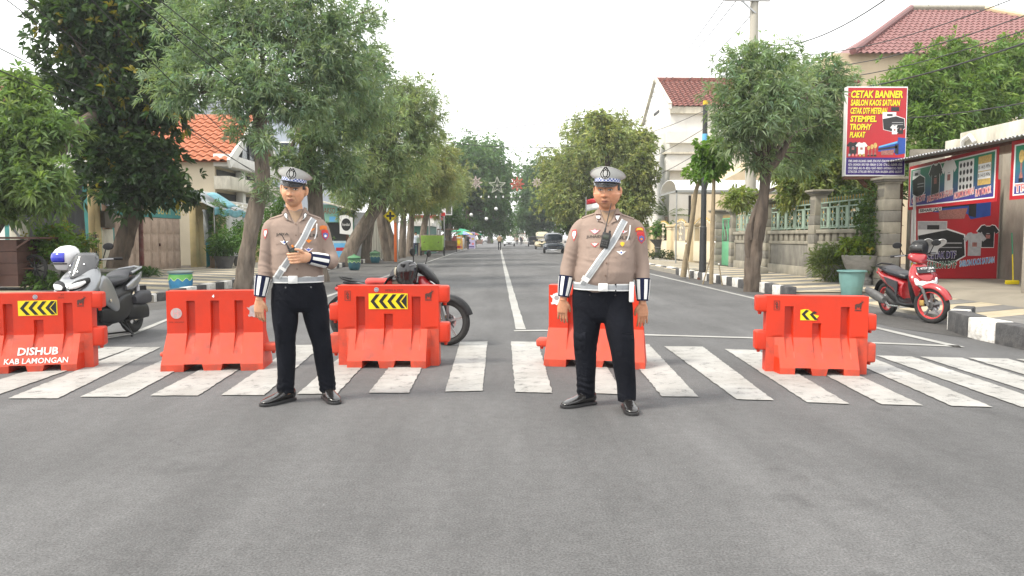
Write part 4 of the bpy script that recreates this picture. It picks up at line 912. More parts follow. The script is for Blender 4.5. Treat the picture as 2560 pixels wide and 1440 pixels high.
b = flat_poly('torn_sticker',[(-.165,.55),(-.165,.655),(-.12,.665),(-.085,.66),(-.05,.635),(-.03,.61),(.02,.598),(0,.575),(-.005,.55)],up,BYEL,t5,-.002,.003)
for a in(-.155,-.075):flat_poly('chevron',[(a,.612),(a+.045,.66-(.014 if a>-.1 else 0)),(a+.075,.65-(.02 if a>-.1 else 0)),(a+.035,.612),(a+.085,.555),(a+.05,.555)],up,BBLK,b,-.0045,.002)
# trees and plants
BARK = M('bark_grey',(.14,.112,.088),.95,var=.5,scale=9,bump=1.0,bscale=18,stretch=(1,1,.22),dirt=.5,dcol=(.19,.17,.14),dscale=5)
BARKD = M('bark_dark',(.085,.065,.05),.95,var=.5,scale=9,bump=1.0,bscale=18,stretch=(1,1,.22),dirt=.5,dcol=(.12,.1,.08),dscale=5)
LEAF = M_attr('leaf',.5,.35,trans=.42,nvar=.1)
LEAFG = M_attr('leaf_glossy',.38,.5,trans=.25,nvar=.1)
def leaf_mesh(name,base,dirn,L,W,cols,droop=.2,fold=.25,rng=RNG):
 """base (N,3), dirn (N,3) unit, L/W (N,), cols (N,3): every leaf a small folded blade"""
 n = len(base); r = rng.normal(size=(n,3)); side = np.cross(dirn,r); side/=np.linalg.norm(side,axis=1)[:,None]+1e-9
 up = np.cross(side,dirn); fl = up[:,2]<0; up[fl]*=-1
 mid = base+dirn*(L*.5)[:,None]-np.array([0,0,1])*(L*droop*.15)[:,None]
 tip = base+dirn*L[:,None]-np.array([0,0,1])*(L*droop)[:,None]
 V = np.empty((n,4,3)); V[:,0] = base; V[:,1] = mid+side*(W*.5)[:,None]+up*(W*fold)[:,None]; V[:,2] = tip; V[:,3] = mid-side*(W*.5)[:,None]+up*(W*fold)[:,None]
 me = bpy.data.meshes.new(name); me.vertices.add(4*n); me.vertices.foreach_set('co',V.ravel())
 me.loops.add(4*n); me.loops.foreach_set('vertex_index',np.arange(4*n,dtype=np.int32)); me.polygons.add(n)
 me.polygons.foreach_set('loop_start',np.arange(0,4*n,4,dtype=np.int32)); me.polygons.foreach_set('loop_total',np.full(n,4,np.int32))
 me.update(calc_edges=True)
 set_tint(me,np.repeat(cols,4,axis=0)); return me
def unit(a):return a/(np.linalg.norm(a,axis=-1,keepdims=True)+1e-9)
def whorls(clumps,total,k,L,W,col,colv=.25,outb=.8,upb=.35,shell=.45,rng=RNG,yel=0,maxn=None):
 """tufts of k leaves spread through ellipsoid clumps (cx,cy,cz,rx,ry,rz)"""
 Bs,Ds,Ls,Ws,Cs =[],[],[],[],[]
 vols =[(c[3]*c[4]*c[5])**.72 for c in clumps]
 for c,vv in zip(clumps,vols):
  c = np.array(c,float); ctr,rad = c[:3],c[3:6]; n = max(6,int(total/k*vv/sum(vols)))
  u = unit(rng.normal(size=(n,3))); r = rng.uniform(0,1,n)**shell; sp = rng.uniform(size=n)<.14; r[sp] = rng.uniform(.95,1.32,sp.sum())
  lump = 1+.24*np.sin(u@rng.normal(size=3)*3.1+rng.uniform(0,6))+.18*np.sin(u@rng.normal(size=3)*6+rng.uniform(0,6))
  p = ctr+u*rad*(r*lump)[:,None]
  ct = np.array(col)*(1+rng.uniform(-.14,.14)); wt = 1+rng.normal(size=(n,1))*colv*.6; hue = rng.normal(size=(n,1))*np.array([[.09,.02,-.04]])
  wc = ct*np.clip(wt,.45,1.7)*(1+hue)
  if yel:
   ys = rng.uniform(size=n)<yel; wc[ys] = np.array([.22,.19,.03])*rng.uniform(.7,1.3,(ys.sum(),1))
  ax = unit(u*outb+np.array([0,0,upb])+rng.normal(size=(n,3))*.35)
  ph = rng.normal(size=(n,k,3)); d = unit(ax[:,None,:]*.75+unit(ph)*.95)
  Bs.append(np.repeat(p,k,0)+d.reshape(-1,3)*L*.1); Ds.append(d.reshape(-1,3))
  Ls.append(L*rng.uniform(.65,1.25,n*k)); Ws.append(W*rng.uniform(.7,1.25,n*k)); Cs.append(np.repeat(wc,k,0)*rng.uniform(.82,1.18,(n*k,1)))
 return np.concatenate(Bs),np.concatenate(Ds),np.concatenate(Ls),np.concatenate(Ws),np.clip(np.concatenate(Cs),.004,.6)
def trunk(parent,pts,mat,name='trunk',n=14,k=5,rough=.12):
 q = spl(pts,k); rings =[]; P =[Vector(v[:3])for v in q]; rs =[v[3]for v in q]; mb = MB()
 ph =[random.uniform(0,6)for _ in range(4)]; prev = None
 for i,p in enumerate(P):
  d =(P[min(i+1,len(P)-1)]-P[max(i-1,0)]).normalized(); u = prev or(Vector((1,0,0))if abs(d.x)<.9 else Vector((0,1,0))); a =(u-d*u.dot(d)).normalized(); b = d.cross(a); prev = a
  ring =[]
  for j in range(n):
   t = 2*math.pi*j/n; rr = rs[i]*(1+rough*math.sin(3*t+ph[0]+i*.35)+rough*.6*math.sin(5*t+ph[1]-i*.5)+rough*.5*random.uniform(-1,1)); ring.append(p+a*rr*math.cos(t)+b*rr*math.sin(t))
  rings.append(ring)
 mb.loft(rings); return mb.build(name,mat,parent,smooth=60)
def tree(name,label,base,tpts,clumps,kind='narrow',col=(.075,.105,.04),dens=1.0,bark=BARK,fork=None,group=None,extra=(),leafscale=1,yel=0,limbs=True,mat=None,lenb=1):
 """tpts: trunk (x,y,z,r) in world; clumps in world"""
 b = Vector(base); t = thing(name,label,'tree',b,0,group)
 rel = lambda p:(p[0]-b.x,p[1]-b.y,p[2]-b.z)+tuple(p[3:])
 tr = trunk(t,[rel(p)for p in tpts],bark)
 for e in extra:trunk(t,[rel(p)for p in e],bark,'limb',10)
 f = Vector(rel(fork or tpts[-1])[:3]); cl =[rel(c)for c in clumps]
 r0 = tpts[-1][3]
 if limbs:
  for c in cl:
   e = Vector(c[:3]); d = e-f
   if d.length<.3:continue
   mid = f+d*.5+Vector((random.uniform(-.1,.1),random.uniform(-.1,.1),.08+.06*random.random()))*d.length
   trunk(t,[(*f,r0*.55),(*mid,r0*.34),(*(f+d*.95),r0*.12)],bark,'limb',7,4,.05)
   for _ in range(3):
    u = Vector((random.gauss(0,1),random.gauss(0,1),random.gauss(.3,1))).normalized(); e2 = e+Vector((u.x*c[3],u.y*c[4],u.z*c[5]))*.8
    trunk(t,[(*mid,r0*.22),(*(mid.lerp(e2,.55)+Vector((0,0,.05))),r0*.13),(*e2,r0*.05)],bark,'branch',5,3,.0)
 P = dict(narrow=(190,10,.20,.032),broad=(62,7,.21,.095),mango=(135,10,.21,.05),fine=(40,7,.13,.035),far=(9,7,.27,.105))[kind]
 B,D,L,W,C = whorls(cl,dens*1000,P[1],P[2]*leafscale,P[3]*leafscale,col,yel=yel,rng=np.random.default_rng(random.randrange(9999)))
 LEAFN.append((label,len(B)))
 me = leaf_mesh('crown',B,D,L,W,C,droop=.28); o = obj_of('crown',me,mat or LEAF,t,180)
 return t
def CL(px,py,Y,rx,ry,rd=None):
 """clump from its photo outline (half sizes in photo pixels) at depth Y"""
 p = A(px,py,Y); k = px2m(Y); return(p.x,p.y,p.z,rx*k,(rd if rd else min(rx,ry)*k*1.1),ry*k)
def TP(px,py,Y,rpx):p = A(px,py,Y); return(p.x,p.y,p.z,rpx*px2m(Y))
LEAFN =[]
OL =(.20,.272,.168)
DY = 20.5
tree('broadleaf_tree','large dark broad-leaved tree with a leaning trunk before the closed stall',A(285,700,DY)*1,[TP(285,712,DY,30),TP(292,660,DY,24),TP(315,590,DY,20),TP(335,530,DY,19),TP(345,460,DY,17),TP(345,380,DY+.3,15)],
[CL(330,90,DY+.8,150,110),CL(220,60,DY+.5,95,80),CL(420,60,DY+.8,110,95),CL(300,230,DY+.6,130,100),CL(190,190,DY+.4,70,80),CL(390,245,DY+.4,75,80),CL(290,390,DY,110,80),CL(385,400,DY,68,66),CL(230,330,DY,70,70),CL(330,475,DY-.4,105,48),CL(430,475,DY-.2,50,34),CL(180,40,DY+.3,70,60),CL(330,-40,DY+.6,170,70)],
'broad',(.048,.086,.036),30,BARKD,yel=.03,leafscale=1.1)
MY = 17.0
tree('mango_tree','pale green mango tree at the left edge with a slanting thick limb',A(-70,760,MY),[TP(-70,770,MY,30),TP(-60,640,MY,26),TP(20,500,MY,25),TP(120,390,MY,23),TP(180,335,MY+1.6,18),TP(245,280,MY+3.6,11)],
[CL(60,330,MY-.6,85,60),CL(20,430,MY-1.0,95,75),CL(110,470,MY-1.2,70,55),CL(-40,350,MY-.5,80,80),CL(60,250,MY,60,45),CL(40,205,MY,32,26),CL(120,330,MY-.5,60,45),CL(-60,480,MY-1,80,70),CL(15,520,MY-1,60,30)],
'mango',(.15,.225,.08),16,BARKD,fork=TP(60,450,MY,20),leafscale=1.15)
def OC(px,py,Y,rx,ry):return CL(px,py,Y,rx,ry)
tree('street_tree','tall grey-green street tree with a slanting bare trunk beside the officer with the radio',G(602,727),[TP(602,735,18,24),TP(612,680,18,20),TP(625,600,18,18),TP(640,520,18,19),TP(655,450,18,17),TP(652,380,18,16),TP(648,320,18,15),TP(650,270,18.1,13)],
[OC(470,195,17.8,105,62),OC(440,235,17.5,68,42),OC(520,110,18,110,65),OC(640,60,18.2,125,80),OC(760,40,18.6,120,65),OC(640,190,17.6,115,75),OC(590,262,17.4,45,36),OC(700,250,17.8,95,62),OC(800,150,18.4,115,85),OC(850,70,18.8,85,55),OC(880,200,18.8,75,70),OC(660,350,17.2,40,34),OC(660,470,17.5,36,24),OC(930,40,19,32,26),OC(520,20,18.3,120,50),OC(700,-40,18.5,180,50),OC(760,260,18.2,80,50),OC(600,330,17.3,35,30)],
'narrow',OL,46,fork=TP(650,270,18.1,17),group='street trees along the left kerb',leafscale=1.0)
tree('street_tree','dark-trunked street tree rising behind the capped officer with the radio',G(800,705),[TP(800,712,21.5,22),TP(792,620,21.5,19),TP(790,520,21.5,19),TP(785,450,21.5,18),TP(768,370,21.5,16),TP(752,300,21.5,14)],
[OC(830,300,21.3,85,60),OC(905,260,21.8,75,75),OC(760,430,21.0,60,38),OC(850,420,21.3,60,55),OC(720,400,20.8,45,34),OC(930,160,22,45,45),OC(790,340,20.7,55,36)],
'narrow',OL,21,fork=TP(752,300,21.5,14),group='street trees along the left kerb',extra=[[TP(768,370,21.5,10),TP(820,330,21.5,8),TP(835,270,21.5,5)]])
tree('street_tree','leaning street tree with a thick bent trunk beside the green lidded pot',G(862,668),[TP(862,672,33,20),TP(880,620,33,17),TP(915,560,33,16),TP(945,500,33,16),TP(958,440,33,15),TP(975,370,33,13),TP(985,330,33,11)],
[OC(975,300,33,95,70),OC(1050,270,33.5,70,60),OC(930,330,32.5,70,60),OC(1000,400,33,85,62),OC(900,420,32,75,60),OC(1060,340,33.6,60,60),OC(870,470,32,55,45),OC(940,470,32.4,60,40),OC(1010,230,33.5,60,40)],
'narrow',(.22,.275,.14),30,group='street trees along the left kerb',leafscale=1.35)
tree('street_tree','slim street tree with a straight trunk just right of the leaning one',G(912,656),[TP(912,660,38,14),TP(918,600,38,12),TP(928,540,38,11),TP(940,470,38,9)],
[OC(945,430,37.5,60,55),OC(1000,470,38,60,45),OC(880,500,37,38,32)],'narrow',(.2,.235,.12),12,group='street trees along the left kerb',leafscale=1.4)
tree('street_tree','street tree with a forked dark trunk behind the yellow crossroads sign',G(970,652),[TP(972,655,41,14),TP(962,600,41,12),TP(955,540,41,11),TP(962,480,41,9)],
[OC(1050,420,41,75,60),OC(1090,450,42,58,50),OC(1020,490,40.5,60,40),OC(980,430,41,55,50),OC(1105,390,42,38,36)],'narrow',(.23,.25,.11),20,group='street trees along the left kerb',leafscale=1.5,extra=[[TP(990,650,41,13),TP(975,590,41,10),TP(962,540,41,8)]])
for(px,py,Y,x2,col,lab)in((1005,645,47,1010,(.19,.23,.11),'street tree with a pale ringed trunk right of the crossroads sign'),(1023,642,51,1030,(.19,.235,.11),'slender street tree left of the green rubbish cart'),(1050,640,55,1068,(.21,.245,.11),'leaning street tree hanging over the green rubbish cart')):
 tree('street_tree',lab,G(px,py),[TP(px,py+3,Y,9),TP((px+x2)/2,580,Y,8),TP(x2,520,Y,6)],[OC(x2+15,500,Y,52,34),OC(x2+60,460,Y+1,55,42),OC(x2-15,470,Y,45,36)],'narrow',col,9,group='street trees along the left kerb',leafscale=1.8)
RY = 17.4
tree('street_tree','round-crowned street tree with a gnarled double trunk on the striped kerb',G(1880,729),[TP(1880,738,RY,23),TP(1880,690,RY,20),TP(1888,620,RY,19),TP(1898,560,RY,17),TP(1908,500,RY,13),TP(1915,440,RY,12),TP(1918,405,RY,11)],
[OC(1870,150,RY,62,42),OC(1930,165,RY+.2,75,50),OC(1850,225,RY,70,55),OC(1940,240,RY-.5,95,60),OC(1830,300,RY,52,52),OC(1900,310,RY-.5,85,55),OC(2020,270,RY+1.9,90,62),OC(2080,215,RY+1.9,58,45),OC(2050,330,RY+1.9,80,55),OC(1845,365,RY-.2,40,30),OC(2010,200,RY+1.9,55,42),OC(1990,400,RY+1.9,60,40),OC(2070,160,RY+1.9,30,22),OC(1905,400,RY,35,30)],
'narrow',(.185,.25,.145),31,BARKD,fork=TP(1916,420,RY,13),extra=[[TP(1918,420,RY,13),TP(1898,350,RY,10),TP(1890,290,RY,7)],[TP(1918,425,RY,13),TP(1955,380,RY,9),TP(1975,340,RY,6)],[TP(1876,560,RY,9),TP(1870,600,RY,10),TP(1876,660,RY,11)],[TP(1900,500,RY,8),TP(1880,555,RY,8),TP(1874,600,RY,9)]],limbs=True)
tree('garden_tree','bright leafy mango tree behind the wall and the red signboard',A(2330,700,25),[TP(2330,720,25,16),TP(2330,560,25,14),TP(2335,400,25,12)],
[OC(2330,300,24.6,95,75),OC(2280,210,25,75,55),OC(2400,260,25,90,75),OC(2360,170,25.4,80,55),OC(2480,260,25.5,75,70),OC(2350,390,24.4,110,50),OC(2450,190,25.6,80,50),OC(2540,230,26,60,70),OC(2395,125,25.6,35,26),OC(2290,420,24.5,60,55),OC(2540,130,26.2,55,40),OC(2500,160,26,50,40)],
'mango',(.135,.215,.055),34,BARKD,leafscale=1.2)
tree('garden_tree','feathery yellow-green shrub tree behind the stone wall left of the signboard',A(2060,690,23.5),[TP(2060,705,23.5,12),TP(2055,560,23.5,11),TP(2050,460,23.5,9)],
[OC(2060,430,23,75,55),OC(1990,470,23.3,50,42),OC(2130,450,23.3,60,55),OC(2090,380,23.4,60,50),OC(2030,370,23.6,45,40),OC(1850,500,24,42,28),OC(1970,420,23.6,40,36),OC(2180,480,23.2,50,34)],
'mango',(.195,.235,.075),18,BARKD,leafscale=1.1)
tree('sapling','young staked tree with a round leafy head beside the black lamp post',G(1778,706),[TP(1778,710,20.3,5),TP(1782,560,20.3,5),TP(1786,420,20.3,4)],[OC(1785,395,20.3,36,34),OC(1778,365,20.2,24,20),OC(1795,420,20.3,20,16)],'broad',(.14,.25,.05),1.1,M('sapling_bark',(.24,.19,.12),.9,var=.2),limbs=False)
tree('sapling','leaning thin sapling with a small drooping head left of the black lamp post',G(1708,690),[TP(1708,693,23,7),TP(1728,560,23,6),TP(1742,470,23,5),TP(1765,435,23,3)],[OC(1745,440,23,32,16),OC(1760,420,23,26,14)],'broad',(.15,.25,.06),.5,MATS['sapling_bark'],limbs=False)
AV =[(1490,632,62,[(1480,400,95,65),(1560,380,75,60),(1430,440,70,60),(1590,450,45,60),(1470,330,60,42),(1540,480,70,55),(1400,500,55,50),(1480,520,80,50),(1545,320,45,32),(1380,450,38,40)],(.25,.285,.12),'broad yellow-green avenue tree left of the white house'),
(1540,640,48,[(1590,420,42,50),(1570,500,52,45),(1520,350,48,34),(1600,370,32,36),(1500,300,26,18),(1500,560,36,26),(1560,560,42,26)],(.25,.285,.12),'yellow-green avenue tree with low branches behind the stout officer'),
(1170,620,92,[(1190,420,75,60),(1180,500,80,55),(1230,450,52,58),(1150,470,52,52),(1200,560,60,30),(1165,385,45,36),(1245,510,34,46),(1255,450,28,50),(1262,560,24,30),(1225,380,34,30)],(.105,.18,.08),'tall dark green avenue tree on the left behind the hanging stars'),
(1395,618,110,[(1370,430,52,40),(1345,480,48,46),(1380,530,52,42),(1335,540,42,36),(1320,500,30,30),(1400,470,40,50),(1350,575,45,18),(1305,545,24,30),(1318,450,24,34)],(.095,.165,.08),'dark green avenue tree on the right behind the hanging stars'),
(1225,612,170,[(1215,555,40,34),(1245,545,26,40),(1258,575,20,20)],(.1,.15,.09),'hazy distant tree at the left end of the street'),
(1330,610,190,[(1325,560,30,30),(1345,575,26,22),(1296,575,14,18),(1305,540,18,28)],(.1,.15,.09),'hazy distant tree at the right end of the street'),
(1120,626,75,[(1120,530,32,24),(1140,560,34,20),(1100,560,26,16)],(.05,.095,.028),'low dark leafy tree by the street stalls'),
(1452,634,66,[(1440,545,36,26),(1420,570,26,16),(1470,575,22,14)],(.06,.1,.03),'low dark avenue tree above the parked cars')]
for(px,py,Y,cs,col,lab),nl in zip(AV,(75,34,40,30,7,6,6,5)):
 tree('avenue_tree',lab,G(px,py),[TP(px,py,Y,11*60/Y+3),TP(px,570,Y,9*60/Y+2),TP(px,520,Y,8*60/Y)],[CL(a,b,Y+random.uniform(-2,2),c,d)for a,b,c,d in cs],'far',col,nl,BARKD,group='avenue trees down the street',leafscale=1.0 if Y<80 else 1.7)
 # right side: wall, gates, houses, shop
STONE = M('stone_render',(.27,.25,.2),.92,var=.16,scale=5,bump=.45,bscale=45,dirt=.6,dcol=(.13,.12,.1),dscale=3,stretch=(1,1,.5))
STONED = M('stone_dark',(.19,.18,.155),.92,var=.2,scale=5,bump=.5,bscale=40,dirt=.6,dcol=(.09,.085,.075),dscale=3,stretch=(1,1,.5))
CREAM = M('cream_paint',(.62,.5,.31),.8,var=.08,scale=3,bump=.15,bscale=50,dirt=.3,dcol=(.35,.28,.18)); CREAMW = M('cream_white',(.62,.56,.42),.7,var=.06,scale=6)
GATEG = M('gate_green',(.10,.34,.18),.5,var=.1,scale=6,dirt=.25,dcol=(.12,.18,.1)); FENG = M('fence_green',(.25,.34,.27),.55,var=.12,scale=8,dirt=.3,dcol=(.16,.14,.1)); GOLD = M('gold_paint',(.5,.33,.09),.5,.3,var=.15)
WALLW = M('white_wall',(.66,.65,.62),.85,var=.05,scale=1.5,bump=.1,bscale=30,dirt=.35,dcol=(.42,.4,.36),dscale=1.2,stretch=(1,1,.35)); WALLB = M('beige_wall',(.56,.46,.32),.88,var=.07,scale=1.2,bump=.12,bscale=30,dirt=.4,dcol=(.36,.29,.2),dscale=.9,stretch=(1,1,.4))
STAIN = M('stained_white',(.6,.57,.48),.88,var=.08,scale=2,bump=.2,bscale=40,dirt=.75,dcol=(.2,.18,.14),dscale=2.2,stretch=(1,1,.3)); TILER = M('roof_tile_red',(.19,.07,.055),.75,var=.3,scale=3.5,bump=.2,bscale=40,dirt=.5,dcol=(.1,.04,.035),dscale=1.5); TILEP = M('roof_tile_maroon',(.19,.085,.08),.6,var=.14,scale=3,bump=.15,bscale=40,dirt=.25,dcol=(.2,.08,.08))
TILEO = M('roof_tile_orange',(.37,.12,.052),.7,var=.16,scale=3,bump=.2,bscale=40,dirt=.25,dcol=(.3,.08,.04)); DARKW = M('dark_opening',(.02,.02,.02),.5,var=.2); RUST = M('rusty_steel',(.10,.045,.03),.7,.4,var=.3,scale=14,bump=.2,bscale=60,dirt=.4,dcol=(.2,.08,.03)); GLASS = M('window_glass',(.05,.06,.07),.08,var=.2,spec=.8)
WX = 9.2
def wall_bay(y0,y1,label,fence=True):
 t = thing('garden_wall',label,'wall',(WX,y0,ZP),0,'bays of the stone garden wall'); L = y1-y0
 def p(name,x0,x1,a,b,z0,z1,mat,bev=.008,par=t):mb = MB(); mb.bx(x0,x1,a,b,z0,z1); return mb.build(name,mat,par,bevel=bev)
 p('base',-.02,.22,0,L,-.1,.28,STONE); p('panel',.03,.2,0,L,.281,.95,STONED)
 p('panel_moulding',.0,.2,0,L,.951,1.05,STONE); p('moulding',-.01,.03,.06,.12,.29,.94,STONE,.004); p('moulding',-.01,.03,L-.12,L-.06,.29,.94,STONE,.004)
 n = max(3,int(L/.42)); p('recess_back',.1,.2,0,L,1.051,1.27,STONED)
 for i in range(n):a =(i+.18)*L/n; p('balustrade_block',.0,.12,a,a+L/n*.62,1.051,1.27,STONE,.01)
 p('coping',-.05,.25,0,L,1.271,1.38,STONE,.012)
 if not fence:return t
 f = bpy.data.objects.new('railing',None); link(f,t)
 for z in(1.42,1.98,2.12):p('rail',.07,.105,0.02,L-.02,z,z+.035,FENG,0,f)
 k = max(2,round(L/.62)); w = L/k
 for i in range(k+1):
  y = i*w; p('post',.07,.105,max(.03,y-.016),min(L-.03,y+.016)+.001,1.39,2.16,FENG,0,f)
 for i in range(k):
  y = i*w+.03; p('flat_panel',.078,.098,y,y+w*.26,1.455,1.978,FENG,0,f)
  cy = y+w*.62
  for s in(-1,1):
   mb = MB()
   for rr,zz in((.085,1.56),(.075,1.76)):
    pts =[(.088,cy+s*(.01+rr*.9*(1-math.cos(a))),zz+rr*math.sin(a)*1.1)for a in np.linspace(-2.6,2.6,12)]; mb.tube(pts,.009,5)
   mb.tube([(.088,cy+s*.01,1.455),(.088,cy+s*.05,1.66),(.088,cy+s*.01,1.97)],.009,5); mb.build('scroll',FENG,f)
  for zz in(1.62,1.83):mb = MB(); mb.lathe([(.004,0),(.02,.02),(.018,.05),(.004,.075)],8,(.08,cy,zz)); mb.build('gilt_bud',GOLD,f)
 m = int(L/.085)
 for i in range(m):
  y =(i+.5)*L/m; mb = MB(); mb.lathe([(.006,0),(.006,.07),(.011,.085),(.001,.13)],5,(.088,y,2.155)); mb.build('spike',GOLD if i%2 else FENG,f)
 return t
def pillar(y,label,h=2.5,w=.42,mat=STONE,x=WX):
 t = thing('wall_pillar',label,'pillar',(x,y,ZP),0,'pillars of the stone garden wall')
 z = -.1; k = 0
 while z<h-.75:
  mb = MB(); mb.bx(-.1,-.1+w,-w/2,w/2,z,z+.265); mb.build('block',STONE if k%2 else STONED,t,bevel=.012); z+=.27; k+=1
 mb = MB(); mb.bx(-.07,-.13+w,-w/2+.03,w/2-.03,z,h-.13); mb.build('shaft',mat,t,bevel=.01)
 for i in range(10):mb = MB(); zz = z+.06+i*(h-.3-z)/10; mb.bx(-.078,-.07,-w/2+.07,w/2-.07,zz,zz+.022); mb.build('groove_strip',STONED,t)
 for i,(o,a,b)in enumerate(((.0,-.13,-.08),(.05,-.08,-.03),(.09,-.03,.03))):mb = MB(); mb.bx(-.1-o,-.1+w+o,-w/2-o,w/2+o,h+a,h+b-.002); mb.build('cap_moulding',STONED if i==1 else STONE,t,bevel=.008)
 return t
pillar(17.6,'stone wall pillar beside the red signboard post, nearest the shop',2.55); pillar(21.45,'stone wall pillar in the middle of the green railings',2.5); pillar(25.3,'stone wall pillar behind the gnarled street tree',2.45); pillar(29.0,'slim stone pillar right of the green gate',2.2,.3); pillar(31.3,'broad stone pillar between the green gate and the cream gates',2.3,.8)
wall_bay(17.82,21.23,'stone wall bay with green railings behind the grey plant pots'); wall_bay(21.67,25.08,'stone wall bay with green railings left of the middle pillar'); wall_bay(25.52,28.8,'stone wall bay with green railings behind the turquoise bins')
g = thing('garden_gate','narrow bright green metal gate in the stone wall','gate',(WX+.12,29.25,ZP))
for nm,a,b,z0,z1,m in(('leaf',0,1.5,.02,1.0,GATEG),('frame',0,.06,1.001,1.95,GATEG),('frame',1.44,1.5,1.001,1.95,GATEG),('frame',.061,1.439,1.9,1.95,GATEG),('frame',.72,.78,1.001,1.899,GATEG)):
 mb = MB(); mb.bx(0,.04,a,b,z0,z1); mb.build(nm,m,g,bevel=.004)
for k in range(4):
 mb = MB(); cy = .2+.36*k; mb.tube([(.02,cy+.12*math.sin(a),1.45+.4*math.cos(a*.5))for a in np.linspace(0,6.3,20)],.014,5); mb.build('scroll',GATEG,g)
for k in range(14):mb = MB(); mb.lathe([(.008,0),(.008,.08),(.001,.15)],5,(.02,.06+k*.106,1.95)); mb.build('spike',GOLD,g)
def cream_gate(y0,y1,label,h=2.0):
 t = thing('ornate_gate',label,'gate',(WX+.1,y0,ZP),0,'arched cream gates'); L = y1-y0
 arch =[(a,.95+(h-.95)*(.72+.28*math.sin(math.pi*a/L)))for a in np.linspace(.05,L-.05,14)]
 M_ = frame((0,0,0),(0,1,0),(1,0,0),(0,0,1))
 mb = MB(); mb.bx(0,.05,.05,L-.05,.05,.93); mb.build('lower_panel',CREAMW,t,bevel=.008)
 mb = MB(); mb.tube([(.02,a,z)for a,z in[(.05,.05)]+arch+[(L-.05,.05)]],.035,6); mb.build('frame',CREAMW,t)
 mb = MB(); mb.bx(.0,.06,.05,L-.05,.931,1.0); mb.build('mid_rail',CREAMW,t)
 for s in(-1,1):
  for r,z in((.16,1.2),(.2,1.5),(.12,1.75)):
   mb = MB(); mb.tube([(.02,L/2+s*r*(1.05-math.cos(a)),z+r*math.sin(a))for a in np.linspace(-2.8,2.6,14)],.016,5); mb.build('scroll',CREAMW,t)
 mb = MB(); mb.tube([(.02,L/2,.99),(.02,L/2,h-.04)],.018,6); mb.build('bar',CREAMW,t)
 for a in np.linspace(.2,L-.2,9):
  zz = np.interp(a,[q[0]for q in arch],[q[1]for q in arch]); mb = MB(); mb.lathe([(.03,0),(.045,.06),(.02,.1),(.002,.17)],7,(.02,a,zz)); mb.build('crest',GOLD,t)
 return t
cream_gate(32.2,35.2,'arched cream gate with white scrolls next to the broad stone pillar'); cream_gate(36.3,39.2,'arched cream gate with white scrolls in the middle of the three'); cream_gate(40.3,43.4,'arched cream gate with white scrolls farthest down the street')
for i,(y,lab)in enumerate(((35.75,'cream gate post nearest the stone wall'),(39.75,'cream gate post between the two farther gates'),(43.9,'cream gate post at the far end'))):
 t = thing('gate_post',lab,'pillar',(WX+.1,y,ZP),0,'cream gate posts'); mb = MB(); mb.bx(-.15,.3,-.45,.45,-.1,1.72); mb.build('shaft',CREAM,t,bevel=.015); mb = MB(); mb.bx(-.21,.36,-.52,.52,1.722,1.85); mb.build('cap',CREAM,t,bevel=.02); mb = MB(); mb.bx(-.17,.32,-.48,.48,1.6,1.65); mb.build('band',CREAMW,t,bevel=.01)
t = thing('garden_wall','low cream wall running down the street past the cream gates','wall',(WX+.2,44.5,ZP)); mb = MB(); mb.bx(0,.25,0,25,-.1,1.7); mb.build('panel',CREAM,t); mb = MB(); mb.bx(-.06,.31,0,25,1.702,1.82); mb.build('coping',CREAMW,t)
def tiled_slope(name,parent,O,ex,ey,nx,ny,w,l,mat,amp=.035,kind='stuff'):
 """pantile slope as one sheet of overlapping rows; O lower-left corner, ex along eave, ey up the slope"""
 O,ex,ey = Vector(O),Vector(ex).normalized(),Vector(ey).normalized(); nn = ex.cross(ey); nn = nn if nn.z>0 else-nn; mb = MB(); S = 4
 for r in range(ny):
  cols = nx*S+1; vs =[]
  for row,lift in((0,.05),(1,.0)):
   for c in range(cols):vs.append(O+ex*(c/S*w)+ey*((r+row*1.04)*l)+nn*(amp*math.sin(2*math.pi*c/S)+lift))
  for c in range(cols):vs.append(O+ex*(c/S*w)+ey*(r*l)+nn*(amp*math.sin(2*math.pi*c/S)+.015))
  mb.add(vs,[(c,c+1,cols+c+1,cols+c)for c in range(cols-1)]+[(2*cols+c,2*cols+c+1,c+1,c)for c in range(cols-1)])
 o = mb.build(name,mat,parent,smooth=50,fixn=False); o['kind'] = kind; return o
hx,hy = AX(1676,300,10.9).x,46.0
hx = A(1676,300,46).x; H = thing('white_house','tall white house with a red tiled gable roof behind the lamp post','house',(hx,46,0))
def hp(name,x0,x1,y0,y1,z0,z1,mat,par=None,bev=0):mb = MB(); mb.bx(x0,x1,y0,y1,z0,z1); return mb.build(name,mat,par or H,bevel=bev)
ze = A(1676,262,46).z; zr = A(1700,205,50).z
mb = MB(); mb.add([(0,0,0),(0,8,0),(0,8,ze),(0,4,zr),(0,0,ze),(16,0,0),(16,8,0),(16,8,ze),(16,4,zr),(16,0,ze)],[(0,1,2,3,4),(9,8,7,6,5),(0,4,9,5),(1,6,7,2),(4,3,8,9),(3,2,7,8)]); mb.build('walls',WALLW,H,smooth=None)
slope = math.hypot(4.3,zr-ze); ny = 15
tiled_slope('roof',H,(-.1,-.35,ze-.12),(1,0,0),(0,4.3,zr-ze+.2),50,ny,.33,slope*1.02/ny,TILER)
hp('ridge',-.1,16,3.82,4.12,zr+.02,zr+.28,TILER,bev=.05); hp('gable_edge',-.22,-.02,-.4,-.2,ze-.3,ze+.05,WALLW)
mb = MB(); mb.bar((-.12,-.4,ze-.02),(-.12,4,zr+.22),.22,.14); mb.build('barge_board',STAIN,H); mb = MB(); mb.bar((-.12,8.3,ze-.02),(-.12,4,zr+.22),.22,.14); mb.build('barge_board',STAIN,H)
